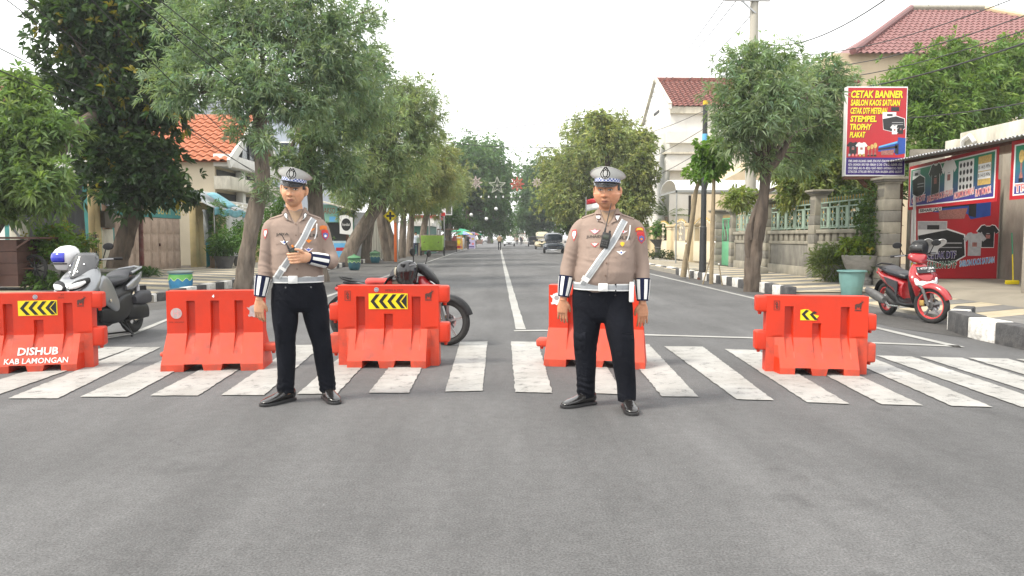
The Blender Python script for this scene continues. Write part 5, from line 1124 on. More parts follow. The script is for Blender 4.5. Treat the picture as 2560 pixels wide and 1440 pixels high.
zs2 = A(1700,400,46).z; hp('eave_beam',-.05,16,-.25,-.02,ze-.55,ze-.15,STAIN); hp('balcony_slab',-.35,16,-.6,-.01,zs2-.7,zs2+.3,WALLW,bev=.03); hp('cornice',-.5,16,-.75,-.005,zs2+.302,zs2+.42,STAIN); hp('upper_parapet',-.3,16,-.4,-.008,zs2+1.0,zs2+1.7,WALLW)
for k,(a,b)in enumerate(((1.2,2.4),(4.5,5.7))):hp('window',a,b,-.06,.02,2.2,3.9,DARKW)
hp('vent',3.2,4.2,-.05,.02,ze-2.3,ze-2.0,DARKW)
mb = MB(); mb.bx(-.04,.02,3.2,4.8,ze+.1,ze+.25); mb.build('gable_vent',DARKW,H)
for z in(ze-1.2,):
 for x in(2.2,4.2):mb = MB(); mb.lathe([(.06,0),(.06,.05)],10,M_=frame((x,0,z),(1,0,0),(0,0,1),(0,-1,0))); mb.build('drain_hole',DARKW,H)
t = thing('beige_house','plain beige gable-end house between the white house and the round tree','house',(A(1800,450,40).x,40,0)); mb = MB()
za = A(1940,330,40).z; mb.add([(0,0,0),(12,0,0),(12,0,za),(5,0,za),(0,0,A(1800,455,40).z),(0,9,0),(12,9,0),(12,9,za),(5,9,za),(0,9,A(1800,455,40).z)],[(0,1,2,3,4),(5,9,8,7,6),(0,4,9,5),(4,3,8,9),(3,2,7,8),(1,6,7,2)]); mb.build('walls',WALLB,t,smooth=None)
mb = MB(); mb.bx(2.0,3.2,-.05,.05,1.8,3.2); mb.build('window',DARKW,t)
mb = MB(); mb.bx(6.5,8.5,-.05,.05,2,3.6); mb.build('window',GLASS,t)
t = thing('carport','curved white carport roof behind the cream gates','carport',(A(1690,470,33).x,33,0)); zc0 = A(1690,475,33).z; mb = MB(); rings =[]
for i in range(13):
 a = math.pi*i/12; rings.append([(-.0+0,1.6-1.6*math.cos(a),zc0+.55*math.sin(a)),(6.8,1.6-1.6*math.cos(a),zc0+.55*math.sin(a)),(6.8,1.6-1.57*math.cos(a),zc0+.52*math.sin(a)),(0,1.6-1.57*math.cos(a),zc0+.52*math.sin(a))])
mb.loft(rings); mb.build('roof_sheet',M('carport_white',(.68,.69,.68),.4,var=.05),t,smooth=40)
mb = MB(); mb.bx(0,6.8,0,.08,zc0-.1,zc0-.01); mb.build('beam',M('grey_steel',(.3,.31,.3),.5,.3),t); mb = MB(); mb.bx(0,.06,0,3.2,zc0-.1,zc0-.011); mb.build('beam',MATS['grey_steel'],t)
for x in(.05,3.3,6.7):mb = MB(); mb.tube([(x,.06,0),(x,.06,zc0-.05)],.035,8); mb.build('post',MATS['grey_steel'],t)
bx0 = A(2085,150,36).x; ze2 = A(2200,132,36).z; B = thing('beige_house','large beige house with a maroon hipped tile roof behind the mango tree','house',(bx0,36,0))
mb = MB(); mb.bx(0,30,0,14,0,ze2-.02); mb.build('walls',WALLB,B,smooth=None)
rl = Vector((A(2120,128,36).x-bx0,-.5,ze2-.15)); rr = Vector((A(2290,14,42).x-bx0,6.5,A(2290,18,42).z)); re = Vector((A(2475,14,42).x-bx0,6.5,A(2475,18,42).z))
sl_up = Vector((0,rr.y-rl.y,rr.z-rl.z)); sll = sl_up.length; ny = 16; nxt = 60; w = .30
o = tiled_slope('roof',B,(rl.x,rl.y,rl.z),(1,0,0),sl_up,nxt,ny,w,sll/ny,TILEP,.045)
bm = bmesh.new(); bm.from_mesh(o.data)
def cut(a,b,keep):
 n =(b-a).cross(Vector((0,-sl_up.z,sl_up.y))).normalized(); n = n if n.dot(keep-a)<0 else-n
 bmesh.ops.bisect_plane(bm,geom=bm.verts[:]+bm.edges[:]+bm.faces[:],plane_co=a,plane_no=n,clear_outer=True)
mid_ = Vector((rr.x+2,3,(rl.z+rr.z)/2)); cut(Vector(rl),Vector(rr),mid_); re2 = re+Vector((rl.z-rr.z)*Vector((0,0,0))); cut(re,Vector((re.x+7.2,rl.y,rl.z)),mid_); bm.to_mesh(o.data); bm.free()
mb = MB(); mb.tube([rl+Vector((0,0,.1)),rr+Vector((0,0,.12))],.17,8); mb.build('hip_ridge',TILEP,B); mb = MB(); mb.tube([rr+Vector((0,0,.1)),re+Vector((0,0,.1))],.17,8); mb.build('ridge',STONE,B); mb = MB(); mb.tube([re+Vector((0,0,.1)),Vector((re.x+7.2,rl.y,rl.z+.1))],.17,8); mb.build('hip_ridge',CREAM,B)
mb = MB(); mb.add([tuple(rl),tuple(rr),(rl.x,14.5,rl.z)],[(0,1,2)]); mb.add([tuple(re),(re.x+7.2,rl.y,rl.z),(re.x+7.2,14.5,rl.z)],[(0,1,2)]); mb.add([tuple(rr),tuple(re),(re.x+7.2,14.5,rl.z),(rl.x,14.5,rl.z)],[(0,1,2,3)]); mb.build('roof_back',TILEP,B,smooth=None)
lw = MB(); lw.bx(-1.2,rl.x+.2,-1.0,8,ze2-1.6,ze2-1.3); lw.build('lower_roof',TILER,B)
for x in(2.5,6.5):mb = MB(); mb.tube([(rr.x+x-1.5,6.5,rr.z),(rr.x+x-1.5,6.5,rr.z+1.6)],.025,5); mb.build('aerial',MATS['grey_steel'],B)
for x in(5,9,13):mb = MB(); mb.bx(x,x+1.4,-.05,.05,ze2-4,ze2-2.3); f = mb.build('window',WALLW,B); mb = MB(); mb.bx(x+.1,x+1.3,-.07,.0,ze2-3.9,ze2-2.4); mb.build('pane',GLASS,f)
# print shop
SHX = 10.6
S = thing('print_shop','small print shop with stained parapet and corrugated awning','shop',(0,0,0))
def sp(name,x0,x1,y0,y1,z0,z1,mat,bev=0,par=S):mb = MB(); mb.bx(x0,x1,y0,y1,z0,z1); return mb.build(name,mat,par,bevel=bev)
CONC = M('concrete_floor',(.25,.225,.18),.9,var=.2,scale=1.5,bump=.3,bscale=40,dirt=.6,dcol=(.13,.12,.09))
SHW = M('shop_wall',(.33,.3,.25),.9,var=.12,scale=2,bump=.2,bscale=40,dirt=.6,dcol=(.15,.13,.11),stretch=(1,1,.4))
sp('floor_slab',9.9,17,6.5,19.9,-.1,.19,CONC,.02)
mb = MB(); mb.add([(9.2,6.5,.055),(9.9,6.5,.188),(9.9,19.9,.188),(9.2,17.3,.055),(9.2,6.5,-.1),(9.2,17.3,-.1)],[(0,1,2,3),(4,0,3,5)]); mb.build('ramp',CONC,S,smooth=None)
sp('back_wall',13.3,13.5,6.5,19.6,.19,3.6,SHW); sp('side_wall',10.9,13.3,19.45,19.62,.19,3.6,SHW)
sp('front_pillar',10.35,10.7,14.1,14.45,.19,3.4,SHW,.015); sp('shutter',11.3,11.36,6.5,14.0,.19,3.1,M('blue_shutter',(.05,.12,.3),.5,.2,var=.15,stretch=(1,1,12)))
pz = A(2400,335,AX(2400,335,11.6).y).z
sp('parapet',11.5,11.7,6.5,AX(2400,335,11.5).y,3.2,pz,STAIN,.02); sp('parapet_end',11.38,11.8,AX(2400,335,11.5).y-.02,AX(2390,335,11.5).y+.25,2.9,pz-.15,STAIN,.02)
mb = MB(); yy = AX(2410,330,11.5).y; mb.tube([(11.5,yy+.1,pz-.5),(11.42,yy-.1,pz-.2),(11.42,yy-.35,pz-.12),(11.45,yy-.5,pz-.3)],.05,8); mb.build('pipe',WALLW,S)
ZINC = M('zinc_sheet',(.4,.41,.42),.45,.6,var=.15,scale=4,dirt=.3,dcol=(.2,.15,.1)); SZ = 3.16
def corrugated(parent,O,ex,ey,W,L,mat,n=10,amp=.018,name='sheet',th=.004):
 O,ex,ey = Vector(O),Vector(ex).normalized(),Vector(ey).normalized(); nn = ex.cross(ey); mb = MB(); c = n*6+1
 top =[];
 for r in(0,.5,1):top.append([O+ex*(W*i/(c-1))+ey*(L*r)+nn*amp*math.sin(2*math.pi*n*i/(c-1))for i in range(c)])
 vs =[v for r in top for v in r]+[v-nn*th for r in top for v in r]; k = 3*c; fs =[]
 for r in range(2):
  for i in range(c-1):q =(r*c+i,r*c+i+1,(r+1)*c+i+1,(r+1)*c+i); fs.append(q); fs.append(tuple(a+k for a in reversed(q)))
 for i in range(c-1):fs.append((i+1,i,i+k,i+1+k)); fs.append((2*c+i,2*c+i+1,2*c+i+1+k,2*c+i+k))
 mb.add(vs,fs); return mb.build(name,mat,parent,smooth=60,fixn=False)
for i in range(6):corrugated(S,(9.55-i*.0,18.55-i*1.6,SZ-.02+.004*(i%2)),(0,-1,0),(1,0,.13),1.64,2.1,ZINC,14,name='awning_sheet')
sp('awning_beam',10.0,10.06,9,18.6,SZ-.06,SZ+.0,RUST)
def board(name,label,O,ex,W,H,mat,th=.02,cat='sign',group=None,ez=(0,0,1),frame_mat=None):
 ex = Vector(ex).normalized(); ez = Vector(ez).normalized(); ny = ez.cross(ex)
 t = thing(name,label,cat,O,0,group); M_ = frame((0,0,0),ex,ny,ez)
 mb = MB(); mb.prism([(0,0),(W,0),(W,H),(0,H)],0,th,M_); mb.build('panel',mat,t,smooth=None); return t,M_
SRED = M('sign_red',(.42,.012,.02),.4,var=.06,scale=3); SPUR = M('sign_purple',(.035,.01,.16),.4,var=.06); SWHT = M('sign_white',(.75,.75,.74),.4,var=.04); SYEL = M('sign_yellow',(.85,.66,.01),.4,var=.03); SGRY = M('print_grey',(.4,.4,.41),.5,var=.15,scale=10); SBLK = M('print_black',(.015,.015,.017),.4,var=.3,scale=10); SBLU = M('print_blue',(.012,.06,.3),.4,var=.1,scale=8); SGOLD = M('print_gold',(.55,.38,.12),.4,var=.25,scale=20); SSKY = M('print_sky',(.12,.4,.7),.4,var=.06); SBRN = M('print_brown',(.3,.12,.1),.5,var=.35,scale=30); SPNK = M('print_salmon',(.75,.2,.2),.45,var=.06); SDGR = M('print_dark_green',(.02,.16,.08),.4,var=.08)
def tshirt(t,M_,x,z,s,mat,y=-.004,edge=None):
 q =[(-.16,.5),(-.3,.47),(-.5,.22),(-.36,.1),(-.28,.2),(-.28,-.5),(.28,-.5),(.28,.2),(.36,.1),(.5,.22),(.3,.47),(.16,.5),(.08,.44),(-.08,.44)]
 if edge:flat_poly('print_edge',[(x+a*s*1.08,z+b*s*1.06)for a,b in q],M_,edge,t,y+.001,.001)
 flat_poly('printed_shirt',[(x+a*s,z+b*s)for a,b in q],M_,mat,t,y-.0015,.001); flat_poly('shirt_motif',rect(x,z-.02*s,.1*s,.09*s),M_,SBRN,t,y-.003,.001); flat_poly('shirt_motif',rect(x,z+.12*s,.07*s,.015*s),M_,SGRY,t,y-.003,.001)
def printer(t,M_,x,z,s,y=-.004,small=False):
 flat_poly('print_edge',[(x+a*s,z+b*s)for a,b in((-.56,.5),(.12,.5),(.12,.34),(.55,.2),(.58,-.3),(.2,-.52),(-.5,-.35),(-.55,.2))],M_,SWHT,t,y+.001,.001)
 flat_poly('printed_machine',rect(x-.22*s,z+.40*s,.33*s,.09*s),M_,SGRY if not small else SWHT,t,y-.0015,.001); flat_poly('printed_machine',rect(x-.2*s,z+.36*s,.14*s,.05*s),M_,SBLK,t,y-.003,.001)
 flat_poly('printed_machine',[(x-.54*s,z+.17*s),(x+.12*s,z+.3*s),(x+.52*s,z+.18*s),(x+.555*s,z-.28*s),(x+.18*s,z-.49*s),(x-.48*s,z-.33*s)],M_,SBLK,t,y-.0015,.001)
 flat_poly('printed_machine',rect(x+.2*s,z+.0*s,.28*s,.012*s),M_,SGRY,t,y-.003,.001); flat_poly('printed_machine',rect(x+.2*s,z-.1*s,.28*s,.01*s),M_,SGRY,t,y-.003,.001)
def big_printer(t,M_,x,z,w,h,y=-.004):
 flat_poly('printed_machine',[(x,z+h*.45),(x+w*.72,z+h*.8),(x+w*.72,z+h),(x+w,z+h*.95),(x+w,z+h*.1),(x+w*.66,z),(x+w*.6,z+.15*h),(x,z+h*.2)],M_,SBLU,t,y,.001)
 flat_poly('printed_machine',[(x,z+h*.36),(x+w*.7,z+h*.55),(x+w*.7,z+h*.4),(x,z+h*.28)],M_,SBLK,t,y-.0015,.001); flat_poly('printed_machine',[(x+w*.62,z+h*.1),(x+w*.62,z+h*.6),(x+w*.75,z+h*.62),(x+w*.75,z+h*.05)],M_,SBLK,t,y-.0015,.001); flat_poly('printed_machine',[(x+.02*w,z+h*.5),(x+w*.7,z+h*.78),(x+w*.7,z+h*.68),(x+.02*w,z+h*.42)],M_,SSKY,t,y-.0015,.001)
 flat_poly('printed_roll',[(x+w*.1,z+h*.24),(x+w*.6,z+h*.32),(x+w*.55,z+h*.02),(x+w*.12,z)],M_,SBRN,t,y-.0015,.001)
def trophy(t,M_,x,z,s,y=-.004):
 flat_poly('printed_trophy',[(x-.10*s,z),(x+.10*s,z),(x+.08*s,z+.18*s),(x+.03*s,z+.3*s),(x+.05*s,z+.55*s),(x-.05*s,z+.55*s),(x-.03*s,z+.3*s),(x-.08*s,z+.18*s)],M_,SBRN,t,y-.001,.001); flat_poly('printed_trophy',circ(.13*s,12,x,z+.75*s,.2*s),M_,SGOLD,t,y-.001,.001); flat_poly('printed_trophy',rect(x,z+.03*s,.1*s,.06*s),M_,SBLK,t,y-.0025,.001)
sy = 18.2; p0 = A(2112,440,sy); p1_ = A(2262,436,sy); W_ =(p1_-p0).length; H_ = A(2112,216,sy).z-p0.z
t,M_ = board('signboard','tall red and purple signboard with yellow lettering on a rusty post',p0,(1,0,0),W_,H_,SWHT,.16)
flat_poly('print',[(.02,.03),(W_-.02,.03),(W_-.02,.45),(.02,.45)],M_,SPUR,t,-.003,.002); flat_poly('print',[(.02,.45),(W_-.02,.45),(W_-.02,H_-.03),(.02,H_-.03)],M_,SRED,t,-.003,.002)
for s_,x0,x1,z0,z1 in(('CETAK BANNER',.06,.92,.872,.955),('SABLON KAOS SATUAN',.06,.88,.785,.855),('CETAK DTF METERAN',.06,.67,.695,.765),('STEMPEL',.06,.50,.605,.675),('TROPHY',.06,.42,.515,.585),('PLAKAT',.06,.32,.43,.495)):
 flat_text('lettering_shadow',s_,M_,x0*W_+.012,x1*W_+.012,z0*H_-.012,z1*H_-.012,SBLK,t,-.0045,.045,.15); flat_text('lettering',s_,M_,x0*W_,x1*W_,z0*H_,z1*H_,SYEL,t,-.0065,.035,.15)
for i,s_ in enumerate(('STEMPEL - BANNER - ROLL BANNER - X BANNER - CETAK UV FLAT - CETAK UV ROLL - CETAK PHOTO - KARTU','NOTA - UNDANGAN - BUKU YASIN - KEMASAN - ID CARD - CETAK CD - KALENDER - STIKER','CETAK TUMBLER - MUG - PIN - MEDALI - PLAKAT - PRASASTI - GANTUNGAN KUNCI - TROPHY','CUTTING STIKER - CUTTING LASER - PRINT & CUT - PIGURA - BAN LENGAN - LANYARD - SABLON DTF')):flat_text('small_lettering',s_,M_,.05*W_,.95*W_,(.155-.04*i)*H_,(.182-.04*i)*H_,SWHT,t,-.005,.02)
printer(t,M_,.78*W_,.60*H_,.5,-.006,True); tshirt(t,M_,.80*W_,.52*H_,.22,SWHT,-.008); tshirt(t,M_,.90*W_,.525*H_,.22,SBLK,-.010); tshirt(t,M_,.12*W_,.31*H_,.32,SBLK,-.006); tshirt(t,M_,.26*W_,.31*H_,.3,SWHT,-.008)
for k in range(3):trophy(t,M_,(.38+.055*k)*W_,.225*H_,.26+.04*k,-.006)
big_printer(t,M_,.54*W_,.235*H_,.45*W_,.2*H_,-.006); flat_poly('printed_machine',rect(.80*W_,.75*H_,.1,.05),M_,SBLK,t,-.006,.001)
for k in range(5):flat_poly('printed_mug',rect((.06+.06*k)*W_,.235*H_,.025,.03),M_,[SGRY,SPNK,SPNK,SGOLD,SGOLD][k],t,-.012,.001)
sgn = t; px0 = W_-.02
mb = MB(); mb.bx(px0,px0+.09,.17,.26,-p0.z+.02,H_*.55); mb.build('post',RUST,t,bevel=.004); mb = MB(); mb.bx(px0-.3,px0-.24,.19,.25,-p0.z+.02,.0); mb.build('post',RUST,t,bevel=.004)
mb = MB(); mb.bar((.42,.14,-.04),(px0-.05,.21,-1.05),.09); mb.build('strut',RUST,t); mb = MB(); mb.bx(.0,px0+.1,.0,.14,-.08,-.005); mb.build('base_rail',RUST,t); mb = MB(); mb.bx(px0-.3,px0+.05,.2,.24,-1.35,-1.3); mb.build('brace',RUST,t)
py_ = 19.3; p0 = A(2272,718,py_); W_ = A(2490,715,py_).x-p0.x; H_ = A(2272,470,py_).z-p0.z
t,M_ = board('poster','big red shop poster with printers and T-shirts behind the parked scooter',(p0.x,p0.y,.2),(1,0,0),W_,H_,SRED,.015,'poster')
flat_poly('print',rect(.03,H_/2,.03,H_/2),M_,SWHT,t,-.003,.002); flat_poly('print',rect(.11,.22,.08,.2),M_,SYEL,t,-.004,.002)
big_printer(t,M_,.24*W_,.60*H_,.66*W_,.36*H_,-.004); printer(t,M_,.35*W_,.36*H_,1.15,-.006); tshirt(t,M_,.88*W_,.43*H_,.58,SBLK,-.006,SWHT); tshirt(t,M_,.73*W_,.35*H_,.62,SGRY,-.010)
flat_poly('print',[(.08*W_,.66*H_),(.34*W_,.69*H_),(.34*W_,.76*H_),(.08*W_,.73*H_)],M_,SWHT,t,-.006,.001)
flat_text('lettering','FILE SIAP CETAK',M_,.09*W_,.30*W_,.705*H_,.735*H_,SBLK,t,-.009,.02,0,1,.1); flat_text('lettering','SEHARI JADI',M_,.09*W_,.33*W_,.66*H_,.70*H_,SBLK,t,-.009,.03,0,1,.1)
for nm,s_,x0,x1,z0,z1,m in(('lettering','CETAK DTF',.2,.52,.20,.27,SPUR),('lettering','SABLON DTF',.2,.53,.1,.17,SDGR),('lettering','SABLON KAOS SATUAN',.57,.96,.12,.18,SSKY)):
 flat_text('lettering_edge',s_,M_,x0*W_-.012,x1*W_+.012,z0*H_-.012,z1*H_+.012,SWHT,t,-.0135,.045,0,1,.12 if 'KAOS' in s_ else .03); flat_text(nm,s_,M_,x0*W_,x1*W_,z0*H_,z1*H_,m,t,-.0155,.02,0,1,.12 if 'KAOS' in s_ else .03)
q0 = AX(2270,525,10.75); q1 = AX(2492,512,10.0); q1 = Vector((10.0,q1.y,q0.z-.02)); Wb =(q1.to_2d()-q0.to_2d()).length; Hb = 1.12
def grad(name,c0,c1,z0,z1):
 m,N,L,b = nodes_of(name); t_ = N.new('ShaderNodeTexCoord'); s_ = N.new('ShaderNodeSeparateXYZ'); L.new(t_.outputs['Object'],s_.inputs[0]); mr = N.new('ShaderNodeMapRange'); mr.inputs[1].default_value = z0; mr.inputs[2].default_value = z1; L.new(s_.outputs[2],mr.inputs[0])
 r = ramp(N,[(.1,c0),(.5,tuple((a+b_)/2 for a,b_ in zip(c0,c1))),(.9,c1)]); L.new(mr.outputs[0],r.inputs[0]); L.new(r.outputs[0],b.inputs['Base Color']); b.inputs['Roughness'].default_value = .4; return m
BGR = grad('banner_print',(.05,.03,.25),(.01,.22,.1),0,1.1)
t,M_ = board('banner','green and purple shop banner with a red border hung under the awning',(q0.x,q0.y,q0.z),(q1.x-q0.x,q1.y-q0.y,0),Wb,Hb,SRED,.006,'banner')
flat_poly('print',rect(Wb/2,Hb/2,Wb/2-.10,Hb/2-.075),M_,SWHT,t,-.003,.001); flat_poly('print',rect(Wb/2,Hb/2,Wb/2-.15,Hb/2-.105),M_,BGR,t,-.0055,.001)
printer(t,M_,.14*Wb,.56*Hb,.72,-.008); tshirt(t,M_,.36*Wb,.58*Hb,.78,SBLK,-.008,SWHT); tshirt(t,M_,.52*Wb,.6*Hb,.78,SWHT,-.012)
flat_poly('print',rect(.70*Wb,.56*Hb,.36,.34),M_,SWHT,t,-.008,.001)
for r in range(4):
 for c in range(4):flat_poly('printed_badge',circ(.055,10,.70*Wb-.25+.165*c,.56*Hb-.24+.16*r),M_,SBLK,t,-.0105,.001)
flat_poly('print',rect(.88*Wb,.6*Hb,.28,.3),M_,SGOLD,t,-.008,.001)
for k in range(2):flat_poly('printed_plate',rect(.88*Wb,.66*Hb-.17*k,.27,.075),M_,SWHT,t,-.0105,.001); flat_text('lettering','B 1415 PFN',M_,.88*Wb-.25,.88*Wb+.25,.66*Hb-.17*k-.035,.66*Hb-.17*k+.04,SBLK,t,-.013,.01)
for s_,x0,x1 in(('CETAK DTF',.06,.24),('SABLON KAOS SATUAN',.27,.57),('NOMOR RUMAH',.59,.79),('PLAT NOMOR',.81,.95)):
 flat_text('lettering_edge',s_,M_,x0*Wb-.02,x1*Wb+.02,.13*Hb-.015,.255*Hb+.015,SWHT,t,-.0155,.05,0,1,.07); flat_text('lettering',s_,M_,x0*Wb,x1*Wb,.13*Hb,.255*Hb,SPNK,t,-.018,.02,0,1,.07)
q2 = AX(2524,482,9.9)
t,M_ = board('banner','partly seen red-bordered trophy banner at the right edge',(9.9,q2.y,q0.z),(-.08,-1,0),3.2,Hb,SRED,.006,'banner')
flat_poly('print',rect(1.6,Hb/2,1.5,Hb/2-.075),M_,SWHT,t,-.003,.001); flat_poly('print',rect(1.6,Hb/2,1.45,Hb/2-.105),M_,BGR,t,-.0055,.001)
for k in range(3):trophy(t,M_,.34+.26*k,.34,.62,-.008)
flat_text('lettering_edge','TROPHY',M_,.16,1.3,.12,.31,SWHT,t,-.0105,.08); flat_text('lettering','TROPHY',M_,.18,1.28,.14,.29,SPNK,t,-.013,.02)
t = thing('pipe_post','slim white pipe propping the banner in front of the poster','post',(A(2278,715,18.8).x,18.8,.19)); mb = MB(); mb.tube([(.08,0,0),(0,0,2.15)],.035,10); mb.build('pipe',WPRINT,t); mb = MB(); mb.lathe([(.06,0),(.06,.02),(.036,.03)],12,(.08,0,0)); mb.build('foot',SHW,t)
t = thing('broom','broom with a green and yellow stick leaning on the shop wall','broom',(A(2530,710,17).x,17,.19)); mb = MB(); mb.tube([(.02,.0,.1),(.05,.1,.7)],.014,8); mb.build('stick',SYEL,t); mb = MB(); mb.tube([(.05,.1,.7),(.08,.2,1.2)],.0142,8); mb.build('grip',M('stick_green',(.05,.3,.15),.5),t); mb = MB(); mb.bx(-.16,.16,-.03,.03,0,.1); mb.build('brush',SYEL,t,bevel=.02)
# left side
FX = -12.0
def fy(px):return AX(px,600,FX).y
OLDZ = M('old_zinc',(.15,.16,.175),.6,.45,var=.25,scale=3,stretch=(1,1,.3),dirt=.5,dcol=(.1,.075,.05),dscale=2.5); TEAL = M('teal_board',(.035,.22,.21),.7,var=.15,scale=4,dirt=.45,dcol=(.1,.16,.14)); PINKD = M('faded_door',(.40,.30,.235),.75,var=.12,scale=5,dirt=.5,dcol=(.2,.15,.12),dscale=4); WOOD = M('old_wood',(.13,.08,.05),.85,var=.3,scale=6,stretch=(1,1,.15),bump=.3); YCREAM = M('yellow_cream',(.5,.39,.2),.85,var=.1,scale=3,dirt=.5,dcol=(.3,.25,.17),dscale=2)
t = thing('sheet_fence','tall fence of weathered grey corrugated sheets behind the potted shrubs','fence',(0,0,ZP))
for k,(a,b,h,lean)in enumerate(((40,78,2.35,0),(76,112,2.5,.02),(108,148,2.9,-.1),(146,184,3.05,.0),(182,216,3.0,.06))):
 y0,y1 = fy(a),fy(b); corrugated(t,(FX+.03*(k%2),y1+.04,0),(0,-1,0),(0,lean*-1,1),y1-y0+.08,h,OLDZ,9,.02,'sheet')
mb = MB(); mb.bx(FX-.08,FX-.02,fy(40),fy(216),2.3,2.38); mb.build('rail',WOOD,t); mb = MB(); mb.bx(FX-.08,FX-.02,fy(40),fy(216),.8,.88); mb.build('rail',WOOD,t)
corrugated(t,(FX+.1,fy(125),.1),(0,-1,.0),(.0,.38,1),.5,2.85,OLDZ,4,.02,'sheet')
t = thing('stall_roof','small rusty zinc roof edge above the sheet fence','roof',(FX,fy(110),0)); corrugated(t,(.25,fy(200)-fy(110),3.15),(0,-1,0),(-1,0,.2),fy(200)-fy(110),2.5,ZINC,24,.02,'sheet'); mb = MB(); mb.bx(-2,.2,0,.06,3.02,3.1); mb.build('beam',WOOD,t)
t = thing('mesh_fence','low wire mesh fence in front of the corrugated sheets','fence',(FX+.35,fy(60),ZP)); L = fy(215)-fy(60)
for z in(.55,.9,1.22):mb = MB(); mb.tube([(0,0,z),(0,L,z)],.010,5); mb.build('wire',M('wire_dark',(.05,.05,.05),.6,.3),t)
for k in range(26):mb = MB(); mb.tube([(0,k*L/25,0),(0,k*L/25,1.25)],.007 if k%6 else .02,5); mb.build('wire' if k%6 else 'post',MATS['wire_dark'],t)
t = thing('gate_stub','short cream concrete post beside the brown cart','post',(-11.4,AX(48,600,-11.4).y,ZP)); mb = MB(); mb.bx(-.14,.14,-.14,.14,0,1.5); mb.build('shaft',STAIN,t,bevel=.02); mb = MB(); mb.bx(-.16,.16,-.16,.16,1.5,1.56); mb.build('cap',STAIN,t,bevel=.015)
t = thing('meter_post','yellowish post with an electricity meter under a bent zinc hood','post',(FX+.1,fy(222),ZP)); mb = MB(); mb.bx(-.1,.1,0,.35,0,2.75); mb.build('post',YCREAM,t,bevel=.01); mb = MB(); mb.bx(.0,.24,.3,.85,1.45,1.95); mb.build('meter_box',M('meter_dark',(.1,.085,.07),.5),t,bevel=.01)
corrugated(t,(.05,.95,2.25),(0,-1,0),(1,0,-.5),.75,.5,OLDZ,5,.02,'hood'); mb = MB(); mb.bx(.05,.1,.45,1.0,.1,1.4); mb.build('panel',STAIN,t)
t = thing('timber_post','dark brown timber post at the left end of the teal stall','post',(FX+.1,fy(254),ZP)); mb = MB(); mb.bx(-.08,.08,0,.3,-.05,2.6); mb.build('post',WOOD,t,bevel=.01); mb = MB(); mb.bx(-.12,.12,-.04,.34,-.05,.06); mb.build('footing',STONED,t)
y0,y1 = fy(262),fy(452); L = y1-y0; S2 = thing('food_stall','closed teal food stall with faded pink folding doors and hand-painted lettering','stall',(FX,y0,ZP))
def lp(name,x0,x1,a,b,z0,z1,mat,bev=0,par=None):mb = MB(); mb.bx(x0,x1,a,b,z0,z1); return mb.build(name,mat,par or S2,bevel=bev)
lp('fascia',-.1,.02,0,L,1.86,2.75,TEAL); lp('side_panel',-.1,.02,0,.55,0,1.859,TEAL); lp('back_wall',-3,-2.9,0,L,0,2.7,TEAL); lp('end_wall',-2.9,-.1,0,.1,0,2.7,TEAL); lp('end_wall',-2.9,-.1,L-.1,L,0,2.7,TEAL); lp('roof',-3.1,.25,-.1,L+.1,2.76,2.82,OLDZ)
nd = 8; w =(L-.62)/nd
for k in range(nd):
 a = .58+k*w; d = lp('door_leaf',-.06,.0,a+.01,a+w-.01,.02,1.85,PINKD,.006)
 for z0,z1 in((.12,.62),(.72,1.2),(1.3,1.74)):
  m_ = MB(); m_.bx(.0,.014,a+.09,a+w-.09,z0,z1); m_.build('panel',PINKD,d,bevel=.006)
 if k in(5,):m_ = MB(); m_.bx(.0,.05,a+.02,a+.07,.85,.95); m_.build('padlock',RUST,d)
Ms = frame((.02,0,0),(0,1,0),(-1,0,0),(0,0,1))
for a,s_ in((.35,'DEPOT'),(2.2,'DEPOT'),(3.55,'DEPOT'),(4.95,'DEPOT')):flat_text('lettering',s_,Ms,a,a+1.05,1.98,2.28,M('stall_yellow',(.5,.42,.12),.6,var=.2,scale=15),S2,-.004,.01)
flat_text('lettering','JAMU',Ms,.06,.52,1.45,1.72,M('stall_white',(.5,.52,.5),.6,var=.2,scale=15),S2,-.004,.01); flat_text('lettering','ES',Ms,.08,.4,1.0,1.32,MATS['stall_white'],S2,-.004,.01)
t = thing('painted_post','slim post painted dull red in front of the folding doors','post',(FX+.75,AX(352,600,FX+.75).y,ZP)); mb = MB(); mb.tube([(0,0,0),(0,.02,1.4),(.02,.04,2.8)],[.07,.065,.06],10); mb.build('shaft',M('dull_red',(.14,.035,.03),.8,var=.3,scale=5,dirt=.5,dcol=(.3,.26,.22)),t); mb = MB(); mb.lathe([(.11,-.02),(.11,.03),(.072,.06)],10); mb.build('footing',STONED,t)
t = thing('tarp_awning','sagging grey and blue tarpaulin awning beside the teal stall','awning',(FX,fy(455),0)); TARP = M('tarp_grey',(.27,.29,.3),.7,var=.25,scale=3,dirt=.4,dcol=(.12,.12,.12)); TARPB = M('tarp_blue',(.1,.3,.36),.6,var=.25,scale=4,dirt=.35,dcol=(.4,.44,.45)); Lw = fy(540)-fy(455)
def drape(name,f,nu,nv,mat,par):
 mb = MB(); vs =[f(i/nu,j/nv)for j in range(nv+1)for i in range(nu+1)]; mb.add(vs,[(j*(nu+1)+i,j*(nu+1)+i+1,(j+1)*(nu+1)+i+1,(j+1)*(nu+1)+i)for j in range(nv)for i in range(nu)]); o = mb.build(name,mat,par,smooth=60,fixn=False); md = o.modifiers.new('s','SOLIDIFY'); md.thickness = .006; return o
drape('sheet',lambda u,v:(.1+1.15*v,u*Lw,3.15-.75*v+.05*math.sin(u*14)*v-.08*math.sin(math.pi*v)),16,8,TARP,t)
drape('valance',lambda u,v:(1.255+.03*math.sin(u*20),u*Lw,2.41-.28*v+.04*math.sin(u*17)),18,4,TARPB,t)
